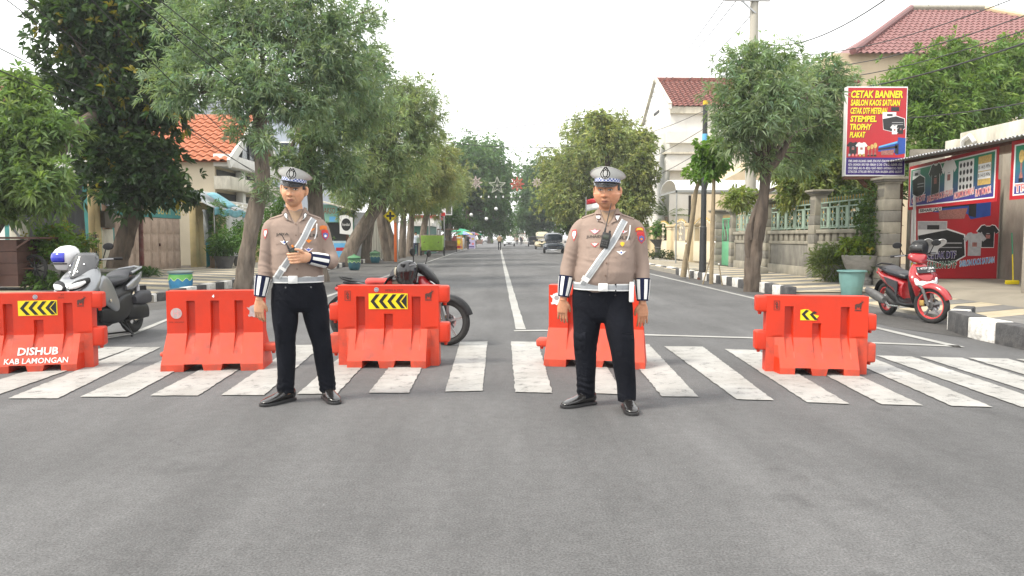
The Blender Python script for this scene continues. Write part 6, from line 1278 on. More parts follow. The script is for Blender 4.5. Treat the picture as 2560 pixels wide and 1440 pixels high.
drape('flap',lambda u,v:(.5+.75*v+.06*u,Lw*(.35+.4*u+.1*v),3.0-.55*v+.1*math.sin(3*u)),8,6,TARPB,t)
drape('hanging_sheet',lambda u,v:(.75+.12*math.sin(u*9+v*2),.1+.75*u*(1-.55*v)+.35*v,2.35-1.35*v),10,8,TARP,t)
for y in(.1,Lw-.1):mb = MB(); mb.tube([(1.2,y,ZP),(1.2,y,2.42)],.025,8); mb.build('pole',MATS['grey_steel'],t)
t = thing('wrapped_sign','teal cloth sign with white lettering slumped at the stall corner','sign',(FX+.85,fy(458),ZP)); drape('cloth',lambda u,v:(.1*math.sin(u*6),u*1.15,.95-.95*v+.08*math.sin(u*7)),14,8,M('teal_cloth',(.03,.2,.22),.6,var=.2,scale=5),t)
Mt = frame((.14,0,0),(0,1,0),(-1,0,0),(0,0,1)); flat_text('lettering','ESTA',Mt,.1,.85,.5,.8,MATS['stall_white'],t,-.03,.02); flat_text('lettering','extra',Mt,.3,.95,.2,.4,MATS['stall_white'],t,-.03,.02)
t = thing('gate_wall','yellow-cream gate wall with an arched panel behind the tall potted bamboo','wall',(FX+.2,fy(478),ZP)); Lg = fy(540)-fy(478); mb = MB(); mb.bx(-.25,0,0,Lg,-.1,2.55); mb.build('panel',YCREAM,t,bevel=.01); mb = MB(); mb.bx(-.3,.06,Lg-.6,Lg+.02,2.4,2.6); mb.build('cap',YCREAM,t,bevel=.02)
mb = MB(); mb.tube([(.01,.25+a,1.95+.3*math.sin(math.pi*a/1.7))for a in np.linspace(0,1.7,12)],.03,6); mb.build('arch_moulding',YCREAM,t)
for a in(.25,1.95):mb = MB(); mb.tube([(.01,a,.1),(.01,a,1.96)],.03,6); mb.build('moulding',YCREAM,t)
t = thing('sliding_gate','tall pale grey ribbed metal gate with an open top rail','gate',(FX+.35,fy(545),ZP)); Lg = fy(602)-fy(545); GW = M('gate_pale',(.5,.51,.52),.5,var=.08,scale=4,stretch=(1,8,.3));
for k in range(11):mb = MB(); a = k*Lg/11; mb.bx(0,.03+.012*(k%2),a,a+Lg/11-.01,.1,2.35); mb.build('plank',GW,t)
for z in(.05,2.36,2.52,2.68):mb = MB(); mb.bx(-.01,.05,0,Lg,z,z+.05); mb.build('rail',WPRINT,t)
for k in range(5):mb = MB(); a = k*(Lg-.05)/4; mb.bx(-.006,.046,a,a+.05,2.41,2.67); mb.build('upright',WPRINT,t)
t = thing('gate_post','fat yellow-cream gate post right of the ribbed gate','pillar',(FX+.3,fy(606),ZP)); mb = MB(); mb.bx(-.3,.3,0,.9,-.1,2.0); mb.build('shaft',YCREAM,t,bevel=.02); mb = MB(); mb.bx(-.38,.38,-.08,.98,2.0,2.2); mb.build('cap',YCREAM,t,bevel=.03)
HX = -13.0; yn,yf_ = AX(536,400,HX).y,AX(668,400,HX).y; zev = AX(536,396,HX).z; ym =(yn+yf_)/2; zrd = A(610,294,ym).z
H = thing('cream_house','cream house with a bright orange tiled roof and a white gable','house',(HX,yn,0)); D = yf_-yn; dz = zrd-zev
mb = MB(); mb.add([(0,0,0),(0,D,0),(0,D,zev),(0,D/2,zrd-.3),(0,0,zev),(-9,0,0),(-9,D,0),(-9,D,zev),(-9,D/2,zrd-.3),(-9,0,zev)],[(0,1,2,3,4),(9,8,7,6,5),(0,4,9,5),(1,6,7,2)]); mb.build('walls',M('cream_wall',(.55,.48,.36),.85,var=.07,scale=1.5,dirt=.25,dcol=(.36,.31,.23)),H,smooth=None)
rf = bpy.data.objects.new('roof',None); link(rf,H); rf.location =(0,0,0)
sv = Vector((0,D/2+.35,dz+.22)); sl = sv.length; sv.normalize(); nrw,ncl = 11,25; tw,tl = .40,sl/11
nn = Vector((1,0,0)).cross(sv); nn = nn if nn.z>0 else-nn
mb = MB(); prof =[(i/6,.05*math.sin(2*math.pi*i/6)+.0)for i in range(7)]; vs =[]
for v_,lift in((0,.065),(1.1,.0)):
 for u_,h_ in prof:vs.append(Vector((1,0,0))*(u_*tw*1.02)+sv*(v_*tl)+nn*(h_+lift))
for u_,h_ in prof:vs.append(Vector((1,0,0))*(u_*tw*1.02)+nn*(h_+.02))
mb.add(vs,[(i,i+1,i+8,i+7)for i in range(6)]+[(14+i,15+i,i+1,i)for i in range(6)])
tile0 = None; base = Vector((-9.2,-.4,zev-.15))
for r in range(nrw):
 for c in range(ncl):
  p = base+Vector((1,0,0))*(c*tw)+sv*(r*tl)
  if tile0 is None:tile0 = mb.build('roof_tile',TILEO,rf,smooth=60,fixn=False); tile0.location = p
  else:share(tile0,p+nn*random.uniform(-.006,.006))
mb = MB(); mb.add([(-9.2,-.35,zev-.2),(.75,-.35,zev-.2),(.75,D/2,zrd-.08),(-9.2,D/2,zrd-.08)],[(0,1,2,3)]); mb.add([(-9.2,D+.35,zev-.2),(.75,D+.35,zev-.2),(.75,D/2,zrd-.08),(-9.2,D/2,zrd-.08)],[(3,2,1,0)]); mb.build('roof_deck',TILEO,H,smooth=None)
mb = MB(); mb.tube([(-9.3,D/2,zrd+.03),(.85,D/2,zrd+.03)],.13,8); mb.build('ridge',TILEO,H)
for a,b in(((.8,-.4,zev-.28),(.8,D/2+.06,zrd-.02)),((.8,D+.4,zev-.28),(.8,D/2-.06,zrd-.02))):mb = MB(); mb.bar(a,b,.12,.42); mb.build('barge_board',WALLW,H)
mb = MB(); mb.add([(.25,1.2,zev+.35),(.25,D-1.2,zev+.35),(.25,D/2,zrd-.75)],[(0,1,2)]); mb.build('gable_shade',GLASS,H,smooth=None)  # dark triangle stands in for the shade under the gable soffit
for k in range(3):mb = MB(); mb.bar((.28,D*(.35+.15*k),zev+.3),(.28,D*(.4+.1*k),zrd-1.0),.08); mb.build('gable_bar',DARKW,H)  # thin dark bars in front of the gable triangle
for z,h in((zev-.35,.55),(zev-1.4,.6),(zev-2.5,.5)):mb = MB(); mb.bx(-.02,.7,-.1,D+.1,z,z+h); mb.build('beam',STAIN if z<zev-1 else WALLW,H,bevel=.02)
for z in(zev-.9,zev-1.95):mb = MB(); mb.bx(.0,.05,.2,D-.2,z,z+.42); mb.build('opening',DARKW,H)
for y in(2.4,D-1):mb = MB(); mb.bx(.1,.45,y,y+.4,0,zev-.4); mb.build('column',WALLW,H,bevel=.02)
mb = MB(); mb.tube([(.9,3.2,zev-2.0),(.9,3.9,zev-2.0),(.9,4.0,zev-2.2),(.9,4.0,.3)],.09,8); mb.build('downpipe',WPRINT,H)
def block(name,label,px0,px1,py,Y,depth,mat,roof=None,wins=()):
 x0,x1 = A(px0,py,Y).x,A(px1,py,Y).x; h = A(px0,py,Y).z; t = thing(name,label,'building',(x0,Y,0)); W = x1-x0; mb = MB(); mb.bx(0,W,0,depth,0,h); mb.build('walls',mat,t)
 mb = MB(); mb.bx(-.15,W+.15,-.15,depth+.15,h,h+.25); mb.build('roof',roof or mat,t)
 for(a,b,z0,z1)in wins:mb = MB(); mb.bx(a*W,b*W,-.05,.05,z0*h,z1*h); f = mb.build('window',WPRINT,t); mb = MB(); mb.bx(a*W+.1,b*W-.1,-.07,.02,z0*h+.1,z1*h-.1); mb.build('pane',GLASS,f)
 return t
BLG = M('blue_grey_wall',(.36,.40,.46),.8,var=.06,scale=1,dirt=.2,dcol=(.28,.3,.34)); DKR = M('dark_roof',(.10,.11,.13),.6,var=.15,scale=2)
block('apartment_block','pale blue-grey building behind the street trees on the left',560,830,300,62,10,BLG,None,[(.72,.86,.72,.84),(.5,.64,.72,.84),(.28,.42,.72,.84)])
t = thing('grey_roof_house','dark grey slatted roof rising behind the orange tiles','house',(A(430,290,50).x,50,0)); z0 = A(430,292,50).z; Wd = A(590,290,50).x-A(430,290,50).x; mb = MB(); mb.bx(0,Wd,0,8,0,z0); mb.build('walls',BLG,t)
for k in range(6):mb = MB(); mb.add([(k*.2,-.3+k*.6,z0+k*.28),(Wd-k*.2,-.3+k*.6,z0+k*.28),(Wd-k*.2,.36+k*.6,z0+k*.28+.3),(k*.2,.36+k*.6,z0+k*.28+.3)],[(0,1,2,3)]); o = mb.build('roof_course',DKR,t,smooth=None); md = o.modifiers.new('s','SOLIDIFY'); md.thickness = .05
t = thing('maroon_roof_house','old maroon-tiled roof at the far left behind the mango tree','house',(A(-80,300,30).x,30,0)); ox = A(-80,300,30).x; e = A(150,300,30); r0 = A(-20,170,34)
mb = MB(); mb.bx(-6,e.x-ox,0,9,0,A(0,275,30).z); mb.build('walls',WALLW,t)
for k in range(9):
 a = k/9; p = Vector((e.x-ox,0,e.z)).lerp(Vector((r0.x-ox,4,r0.z)),a); q = Vector((e.x-ox,0,e.z)).lerp(Vector((r0.x-ox,4,r0.z)),a+.125)
 mb = MB(); mb.add([(-8,p.y-.3,A(0,262,30).z+(r0.z-e.z)*a*.9),(p.x+.3,p.y-.3,p.z),(q.x+.3,q.y-.3,q.z+.05),(-8,q.y-.3,A(0,262,30).z+(r0.z-e.z)*(a+.125)*.9)],[(0,1,2,3)]); o = mb.build('roof_course',M('old_maroon',(.15,.05,.04),.8,var=.3,scale=4),t,smooth=None); md = o.modifiers.new('s','SOLIDIFY'); md.thickness = .06
kx0,kx1 = A(800,600,36).x,A(872,600,36).x; t = thing('kiosk','small green and white roadside kiosk with a sloping pale roof','kiosk',(kx0,36,ZP)); W = kx1-kx0
MINT = M('kiosk_mint',(.2,.42,.34),.6,var=.1,scale=4);
for nm,x0,x1,y0,y1,z0,z1,m in(('body',0,W,0,1.4,.05,1.0,M('kiosk_pale',(.4,.52,.56),.6,var=.1)),('front_board',0,W*.62,-.03,.0,1.9,2.75,MINT),('window',.1,W-.1,.3,.32,1.0,1.9,DARKW),('post',0,.06,0,.06,1.0,2.8,WOOD),('post',W-.06,W,0,.06,1.0,2.5,WOOD),('back',0,W,1.34,1.4,1.0,2.6,MINT)):mb = MB(); mb.bx(x0,x1,y0,y1,z0,z1); mb.build(nm,m,t)
mb = MB(); mb.bar((-.3,.6,3.0),(W+.25,.6,2.5),1.9,.06); mb.build('roof',STAIN,t)
Mk = frame((0,-.035,0),(1,0,0),(0,1,0),(0,0,1)); flat_text('lettering','BAKSO',Mk,.12,W*.55,2.3,2.6,M('kiosk_brown',(.3,.13,.08),.6),t,-.003,.01); flat_poly('poster',rect(W*.22,.55,.28,.3),Mk,SWHT,t,-.003); flat_poly('poster',rect(W*.7,.55,.3,.34),Mk,SSKY,t,-.003); flat_poly('poster',rect(W*.7,.6,.2,.08),Mk,SRED,t,-.007); flat_poly('poster',rect(W*.45,2.05,.15,.12),Mk,SSKY,t,-.003)
t = thing('hanging_sign','white shop sign with a big black disc beside the mint kiosk','sign',(A(850,620,35.7).x,35.7,ZP)); Mk = frame((0,0,0),(1,0,0),(0,1,0),(0,0,1)); mb = MB(); mb.prism([(0,1.35),(.62,1.28),(.62,2.1),(.3,2.25),(0,2.2)],0,.05,Mk); mb.build('panel',SWHT,t); flat_poly('disc',circ(.23,24,.31,1.78,.3),Mk,SBLK,t,-.004); mb = MB(); mb.bx(.28,.34,.05,.1,0,2.2); mb.build('post',RUST,t); flat_text('lettering','kedai',Mk,.14,.48,1.72,1.86,SWHT,t,-.006)
t = thing('grey_wall','plain grey rendered wall beyond the kiosk','wall',(A(872,600,41).x,41,ZP)); Wg = A(922,600,41).x-A(872,600,41).x
for k in range(8):mb = MB(); mb.bx(0,Wg,0,.3,k*.32,k*.32+.31); mb.build('course',M('grey_block',(.24,.25,.26),.9,var=.12,scale=3),t)
for k in range(7):mb = MB(); mb.bx(Wg+.02+k*.14,Wg+.14+k*.14,-.1,.2,0,2.35+.05*(k%2)); mb.build('fluted_slab',M('fluted_concrete',(.42,.41,.36),.9,var=.15,scale=3,dirt=.5,dcol=(.25,.24,.2)),t)
block('shop_row','low dark green shop front beyond the crossroads sign',1020,1075,565,58,6,M('shop_green',(.03,.12,.09),.6),WALLW,[(.2,.5,.3,.7)])
block('shop_row','white and red shop front half hidden by the street trees',1030,1085,545,64,8,WALLW,M('shop_red',(.35,.03,.04),.6),[(.1,.4,.5,.7),(.55,.85,.5,.7)])
block('far_house','brown-roofed building at the far end of the street',1268,1296,583,300,12,M('far_brown',(.25,.17,.13),.8),M('far_roof',(.2,.1,.08),.8))
block('far_house','pale building at the far end of the street on the right',1300,1345,585,230,12,WALLW,M('far_roof2',(.4,.16,.08),.8))
# pots, planters, bins, poles
def foliage(parent,clumps,n,k,L,W,col,name='foliage',mat=None,upb=.8,droop=.3,yel=0):
 B,D,Ls,Ws,C = whorls(clumps,n,k,L,W,col,upb=upb,rng=np.random.default_rng(random.randrange(9999)),yel=yel); me = leaf_mesh(name,B,D,Ls,Ws,C,droop); return obj_of(name,me,mat or LEAF,parent)
POTG = M('pot_grey',(.26,.25,.23),.85,var=.15,scale=8,bump=.6,bscale=25,stretch=(1,1,3),dirt=.4,dcol=(.14,.13,.11))
def potted(label,loc,prof,clumps,n,L,W,col,potmat=POTG,cat='plant',name='potted_plant',k=6,stems=True,upb=.8,yel=0,group=None):
 t = thing(name,label,cat,loc,0,group); mb = MB(); mb.lathe(prof+[(prof[-1][0]*.88,prof[-1][1]),(prof[-1][0]*.86,prof[-1][1]-.06),(0,prof[-1][1]-.06)],22); mb.build('pot',potmat,t,smooth=40)
 z = prof[-1][1]-.06
 if stems:
  for i in range(4):a = i*1.6; mb = MB(); mb.tube([(.04*math.cos(a),.04*math.sin(a),z),(.1*math.cos(a),.1*math.sin(a),z+.25)],[.012,.008],5); mb.build('stem',BARK,t)
 foliage(t,clumps,n,k,L,W,col,upb=upb,yel=yel); return t
def at(px,py):return G(px,py)
def up(v,z=ZP):return Vector((v.x,v.y,z))
P1 =[(.28,0),(.30,.02),(.27,.06),(.24,.12),(.34,.3),(.44,.5),(.46,.56),(.44,.58)]
c = up(A(112,690,17.0)); potted('wavy grey pot with a bright green and yellow shrub by the sheet fence',(c.x,c.y,ZP),[(.2,0),(.24,.05),(.3,.3),(.36,.52),(.38,.55)],[(0,0,.85,.45,.4,.28),(-.25,.1,.75,.35,.3,.2),(.3,0,1.05,.3,.3,.3),(.1,0,1.25,.2,.2,.25)],1700,.15,.05,(.10,.19,.03),yel=.12)
c = A(175,690,18.2); t = thing('shrub','loose yellow-green shrub rising behind the silver scooter','plant',(c.x,c.y,ZP)); trunk(t,[(0,0,0,.03),(.05,0,.5,.025),(.1,0,1.0,.01)],BARK,'stem',6); foliage(t,[(0,0,.9,.4,.35,.5),(.25,0,.5,.4,.3,.4),(-.2,0,1.3,.25,.2,.3),(.35,.1,.9,.25,.25,.3)],1800,6,.14,.045,(.11,.17,.035),yel=.1)
c = A(60,700,16.5); t = thing('shrub','low leafy weeds at the foot of the brown cart','plant',(c.x+.4,c.y,ZP-.1)); trunk(t,[(0,0,0,.02),(.02,0,.4,.01)],BARK,'stem',6); foliage(t,[(0,0,.25,.4,.3,.25),(.5,0,.2,.4,.3,.2),(.9,.1,.25,.3,.3,.2)],1000,6,.13,.05,(.08,.15,.03))
t = thing('planter','low mossy concrete planter box behind the silver scooter','planter',(A(200,700,17.4).x,17.4,ZP)); mb = MB(); mb.bx(-.9,.9,-.2,.2,-.1,.35); mb.build('box',M('mossy',(.11,.13,.09),.95,var=.3,scale=5),t,bevel=.02); mb = MB(); mb.bx(-.95,.95,-.25,.25,.35,.42); mb.build('rim',STONED,t,bevel=.02)
c = A(360,695,22.0); t = thing('grass_clump','clump of long arching leaves at the foot of the big tree','plant',(c.x,c.y,ZP)); B = np.zeros((150,3))+np.random.default_rng(4).normal(size=(150,3))*[.12,.12,0]; dd = unit(np.random.default_rng(5).normal(size=(150,3))*[.7,.7,.3]+[0,0,.9]); me = leaf_mesh('blades',B,dd,np.full(150,.75),np.full(150,.045),np.tile([.06,.12,.035],(150,1))*np.random.default_rng(2).uniform(.7,1.3,(150,1)),.55); obj_of('blades',me,LEAF,t); mb = MB(); mb.lathe([(.2,-.02),(.18,.04),(0,.06)],10); mb.build('root_crown',BARK,t)
c = AX(542,672,-10.9); potted('tall potted bamboo in a square tub beside the white gate',(c.x,c.y,ZP),[(.28,0),(.28,.4),(.3,.42),(.3,.45)],[(0,0,1.1,.3,.3,.6),(.05,0,1.8,.28,.28,.6),(0,0,2.3,.2,.2,.35),(.1,0,.7,.32,.32,.3)],2600,.2,.026,(.08,.16,.04),M('terracotta_box',(.3,.22,.16),.9,var=.15),upb=.4)
c = AX(562,668,-10.4); potted('broad grey pot of spiky green leaves next to the bamboo',(c.x,c.y,ZP),[(.26,0),(.34,.3),(.38,.42),(.40,.46)],[(0,0,.75,.35,.35,.28),(.2,0,1.0,.35,.35,.4),(-.2,0,.8,.3,.3,.3)],1500,.3,.04,(.08,.16,.04),M('pot_dark',(.1,.1,.105),.6,var=.15),upb=.9)
c = AX(600,665,-10.4); potted('leafy pot plant half hidden by the slanting trunk',(c.x,c.y,ZP),[(.2,0),(.28,.3),(.3,.4)],[(0,0,.9,.35,.35,.45),(.1,0,1.4,.3,.3,.35)],1400,.18,.05,(.06,.13,.03),MATS['pot_dark'])
c = A(690,640,26); t = thing('hedge','bright feathery hedge behind the officer with the radio','hedge',(c.x,26,ZP)); trunk(t,[(0,0,0,.06),(0,0,1.2,.03)],BARK,'stem',6); foliage(t,[(0,0,1.6,.9,.5,.7),(-.6,0,1.0,.6,.5,.7),(.6,0,1.1,.7,.5,.8),(.3,0,2.3,.5,.4,.4),(1.2,.2,1.0,.5,.4,.6)],9000,8,.13,.035,(.085,.17,.035))
def litter_pot(label,loc,s=1,top=(.12,.38,.08),bot=(.03,.19,.36),lid=True,rim=(.16,.2,.19)):
 t = thing('litter_pot',label,'litter bin',loc,0,'painted pot-shaped litter bins'); pr =[(.16,0),(.19,.02),(.225,.12),(.245,.24),(.25,.34),(.235,.44),(.24,.46)]
 mb = MB(); n = 32; rings =[]
 for r,z in pr:rings.append([Vector((r*s*math.cos(2*math.pi*j/n),r*s*math.sin(2*math.pi*j/n),z*s))for j in range(n)])
 mb.loft(rings); mt = M('pot_%g%g'%(top[0],bot[2]),bot,.45,var=.12,scale=6); mb.build('pot',mt,t,smooth=40)
 mb = MB(); vs =[]; J = 48
 for j in range(J):
  a = 2*math.pi*j/J; zz = .29+.08*abs(((j/J*9)%1)-.5)*2
  for z in(zz,.36,.40,.44):r = np.interp(z,[q[1]for q in pr],[q[0]for q in pr])+.003; vs.append((r*s*math.cos(a),r*s*math.sin(a),max(z,zz)*s))
 mb.add(vs,[(4*j+k,4*((j+1)%J)+k,4*((j+1)%J)+k+1,4*j+k+1)for j in range(J)for k in range(3)]); mb.build('painted_band',M('band_%g'%top[1],top,.45,var=.15,scale=8),t,smooth=40,fixn=False)
 mb = MB(); mb.tube([((.253)*s*math.cos(2*math.pi*j/J),(.253)*s*math.sin(2*math.pi*j/J),(.29+.08*abs(((j/J*9)%1)-.5)*2)*s)for j in range(J+1)],.006*s,5,cap=False); mb.build('zigzag_line',M('zigzag',(.55,.62,.3),.5),t)
 mb = MB(); mb.lathe([(.25*s,.46*s),(.27*s,.47*s),(.27*s,.50*s),(.2*s,.515*s if not lid else .56*s),(.05*s,.52*s if not lid else .6*s),(.04*s,.525*s if not lid else .64*s),(0,.53*s if not lid else .65*s)],28); mb.build('lid',M('lid_%g'%rim[1],rim,.5,var=.12),t,smooth=40); return t
c = G(453,736); litter_pot('green and blue painted litter pot with a flat dark lid behind the three-groove barrier',(c.x,c.y,.01),1.02,lid=False)
c = G(886,676); litter_pot('green lidded litter pot at the foot of the leaning street tree',(c.x,c.y,.01),.98,(.07,.19,.08),(.03,.1,.13),True,(.06,.18,.08))
c = G(938,660); litter_pot('green lidded litter pot between the slim trunks farther along',(c.x,c.y,.05),.98,(.08,.17,.09),(.02,.09,.12),True,(.07,.16,.08))
c = G(2082,716); t = potted('split grey pot of grassy yellow-green leaves by the stone wall',(c.x,c.y,ZP),[(.2,0),(.24,.05),(.3,.3),(.33,.42),(.34,.45)],[(0,0,.7,.38,.35,.25),(-.2,0,.5,.4,.35,.3),(.2,-.1,.45,.35,.3,.3),(0,-.2,.25,.4,.2,.2)],3600,.22,.026,(.125,.165,.05),upb=.7)
c = G(2150,724); potted('textured grey pot with a glossy yellow-green bush by the stone wall',(c.x,c.y,ZP),[(.26,0),(.28,.12),(.2,.2),(.25,.26),(.36,.42),(.43,.62),(.45,.70),(.43,.72)],[(0,0,.88,.38,.36,.18),(-.2,0,.95,.22,.22,.16),(.2,0,.92,.22,.2,.14)],1500,.17,.055,(.13,.19,.03),upb=1,yel=.12)
c = A(2200,600,18.0); t = thing('climber','small-leaved creeper trailing down the wall pillar beside the sign post','plant',(WX-.1,18.0,ZP)); trunk(t,[(0,0,0,.02),(0,.1,1,.015),(-.02,0,2,.008)],BARK,'stem',6); foliage(t,[(-.05,.0,1.9,.12,.35,.5),(-.08,-.1,1.2,.14,.35,.5),(-.1,.0,.6,.15,.3,.4),(-.08,.3,1.6,.1,.3,.4)],4200,7,.07,.035,(.09,.15,.045))
c = G(2128,745); t = thing('bucket','ribbed grey-green plastic tub standing behind the torn-sticker barrier','bucket',(c.x,c.y,.05)); TUB = M('tub_green',(.13,.26,.25),.5,var=.1,scale=6,dirt=.3,dcol=(.1,.16,.15)); mb = MB(); rings =[]
for z,r in((0,.19),(.02,.2),(.5,.255),(.5,.28),(.54,.28),(.54,.262),(.3,.24),(.05,.19)):rings.append([Vector((r*(1+(.012 if j%4<2 and .01<z<.5 else 0))*math.cos(2*math.pi*j/48),r*(1+(.012 if j%4<2 and .01<z<.5 else 0))*math.sin(2*math.pi*j/48),z))for j in range(48)])
mb.loft(rings); mb.build('tub',TUB,t,smooth=30); mb = MB(); mb.tube([(.29*math.cos(a),.29*math.sin(a),.52)for a in np.linspace(0,2*math.pi,33)],.012,6,cap=False); mb.build('rim',TUB,t)
def bin_(label,loc,col,lidc):
 t = thing('wheelie_bin',label,'litter bin',loc,0,'small coloured bins by the wall'); rings =[[(s*x,y,z)for s,x,y in()]for z in()]; mb = MB()
 mb.loft([[(-w,-w*.8,z),(w,-w*.8,z),(w,w*.8,z),(-w,w*.8,z)]for w,z in((.13,.12),(.16,.55),(.17,.68))]); mb.build('body',M('bin_%g'%col[1],col,.45),t,bevel=.02); mb = MB(); mb.loft([[(-w,-w*.8,z),(w,-w*.8,z),(w,w*.8,z),(-w,w*.8,z)]for w,z in((.18,.68),(.185,.73),(.14,.86),(.06,.88))]); mb.build('lid',M('lidb_%g'%lidc[1],lidc,.45),t,bevel=.015)
 for y in(-.12,.12):mb = MB(); mb.tube([(0,y,0),(0,y,.15)],.015,6); mb.build('leg',RUST,t)
c = G(1848,672); bin_('turquoise bin with a dark lid on the pavement by the stone wall',(c.x,c.y,ZP),(.05,.42,.36),(.03,.05,.06)); c = G(1866,674); bin_('pinkish bin with a turquoise lid half hidden by the gnarled trunk',(c.x,c.y,ZP),(.45,.28,.25),(.05,.38,.4))
def big_pot(label,px,py,s,n=2600):
 c = G(px,py); return potted(label,(c.x,c.y,ZP),[(.42*s,0),(.44*s,.12*s),(.36*s,.2*s),(.36*s,.55*s),(.42*s,.6*s),(.36*s,.66*s),(.42*s,.8*s),(.66*s,1.05*s),(.7*s,1.12*s)],[(0,0,1.75*s,.62*s,.55*s,.38*s),(-.3*s,0,1.55*s,.4*s,.4*s,.3*s),(.3*s,0,1.6*s,.4*s,.4*s,.3*s),(0,0,2.0*s,.4*s,.4*s,.22*s)],n,.14*s,.06*s,(.10,.19,.045),M('pot_black',(.045,.045,.045),.75,var=.2,scale=5,dirt=.4,dcol=(.2,.19,.17)),group='big stepped plant pots')
big_pot('big stepped black pot with a round bush, nearest the cream gates',1652,650,.95); big_pot('big stepped black pot with a bush behind the nearer one',1616,640,.95)
c = G(1690,655); t = thing('hedge','low dark hedge along the foot of the cream gate post','hedge',(c.x,c.y,ZP)); mb = MB(); mb.tube([(0,0,0),(0,0,.2)],.02,5); mb.build('stem',BARK,t); foliage(t,[(0,0,.25,.7,.5,.25),(-.9,.6,.25,.6,.5,.22)],1500,6,.1,.05,(.05,.07,.03))
c = A(1665,580,46); t = thing('palm','small fan palm behind the cream gates','palm',(c.x,46,0)); trunk(t,[(0,0,0,.14),(.05,0,1.6,.11),(0,0,2.6,.1)],BARK,'trunk',10)
rg = np.random.default_rng(8); Bs =[]; Ds =[]
for f in range(15):
 a = rg.uniform(0,6.28); e = rg.uniform(.1,1.2); d0 = np.array([math.cos(a)*math.cos(e),math.sin(a)*math.cos(e),math.sin(e)])
 for k in range(14):s_ = .25+k*.085; p = np.array([0,0,2.6])+d0*s_*1.1-np.array([0,0,.4])*(s_/1.4)**2; Bs+=[p,p]; sd_ = unit(np.cross(d0,[0,0,1])); Ds+=[unit(sd_+d0*.6),unit(-sd_+d0*.6)]
me = leaf_mesh('fronds',np.array(Bs),np.array(Ds),np.full(len(Bs),.42),np.full(len(Bs),.04),np.tile([.10,.15,.05],(len(Bs),1))*rg.uniform(.7,1.3,(len(Bs),1)),.4); obj_of('fronds',me,LEAF,t)
for px0,py0,px1,py1,Y,lab in((1757,700,1790,595,20.1,'thin leaning bamboo stake crossing before the young staked tree'),(1806,710,1796,655,19.6,'short bamboo stake right of the young staked tree'),(1724,690,1714,600,22.8,'short bamboo stake at the foot of the leaning sapling')):
 a,b = A(px0,py0,Y),A(px1,py1,Y); t = thing('stake',lab,'stake',(a.x,a.y,0)); mb = MB(); mb.tube([(0,0,0),Vector((b.x-a.x,0,b.z))],[.018,.014],7); mb.build('cane',MATS['sapling_bark'],t); mb = MB(); q = Vector((b.x-a.x,0,b.z)); mb.tube([q*.9-Vector((.0,.02,0)),q*.92],.022,7); mb.build('tie',WPRINT,t)
for px,py,Y,lab,r in((1738,692,21.8,'rough grey stone block against the striped kerb',.2),(1905,700,17.9,'loose concrete block lying on the kerb',.16)):
 c = G(px,py); t = thing('stone_block',lab,'stone',(c.x,c.y,.01 if r>.18 else .2)); mb = MB(); mb.loft([[(-r,-r*.6,0),(r,-r*.7,0),(r*.9,r*.6,0),(-r*.9,r*.7,0)],[(-r*.8,-r*.6,r*1.3),(r*.9,-r*.5,r*1.1),(r*.8,r*.5,r*1.2),(-r*.9,r*.5,r*1.4)]]); mb.build('block',STONE,t,bevel=.02)
c = G(1756,699); t = thing('lamp_post','plain black lamp post with a blue band and yellow tip','post',(c.x,c.y,0)); h = A(1764,262,c.y).z; mb = MB(); mb.tube([(0,0,0),(0,0,1.6),(0,0,1.62),(0,0,h)],[.11,.10,.085,.07],14); mb.build('shaft',M('post_black',(.03,.032,.034),.5,var=.2),t)
z = A(1762,345,c.y).z; mb = MB(); mb.tube([(0,0,z-.12),(0,0,z+.12)],.083,14); mb.build('band',SSKY,t); mb = MB(); mb.tube([(0,0,h),(0,0,h+.12)],.075,14); mb.build('tip',M('tip_yellow',(.6,.38,.02),.5),t); mb = MB(); mb.tube([(0,0,0),(0,0,.06)],.16,14); mb.build('base_plate',RUST,t)
UP = A(1876,470,29); t = thing('utility_pole','tall concrete utility pole with a crossarm behind the round tree','pole',(UP.x,29,0)); h = A(1874,-60,29).z; CPOLE = M('concrete_pole',(.36,.34,.29),.85,var=.1,scale=3,stretch=(1,1,.2)); mb = MB(); mb.tube([(0,0,0),(0,0,h)],[.24,.15],16); mb.build('shaft',CPOLE,t)
zc = A(1874,2,29).z; mb = MB(); mb.bx(-1.2,.55,-.22,-.1,zc-.06,zc+.06); mb.build('crossarm',M('galvanised',(.4,.41,.42),.5,.4),t); mb = MB(); mb.bar((-.55,-.17,zc-.05),(0,-.15,zc-.5),.05); mb.build('brace',MATS['galvanised'],t)
for x in(-1.1,-.6,.45):mb = MB(); mb.lathe([(.03,0),(.06,.04),(.04,.08),(.06,.12),(.03,.16)],10,(x,-.16,zc+.06)); mb.build('insulator',M('insulator',(.2,.12,.08),.3),t)
c = G(995,648); t = thing('crossroads_sign','yellow diamond warning sign with a black cross on a slim pole','sign',(A(994,640,38).x,38,0)); zc2 = A(977,540,38).z; r = 17.5*px2m(38); ox = -r*.95; mb = MB(); mb.tube([(0,0,0),(0,0,zc2+.4)],.035,10); mb.build('pole',MATS['grey_steel'],t)
mb = MB(); Mk = frame((ox,-.06,zc2),(1,0,0),(0,1,0),(0,0,1)); mb.prism([(-r,0),(0,-r),(r,0),(0,r)],0,.02,Mk); mb.build('plate',SYEL,t); flat_poly('edge',[(-r*.93,0),(0,-r*.93),(r*.93,0),(0,r*.93)],Mk,SBLK,t,-.003); flat_poly('face',[(-r*.87,0),(0,-r*.87),(r*.87,0),(0,r*.87)],Mk,SYEL,t,-.006); flat_poly('cross',rect(0,0,.055,r*.56),Mk,SBLK,t,-.009); flat_poly('cross',rect(0,0,r*.56,.055),Mk,SBLK,t,-.0095)
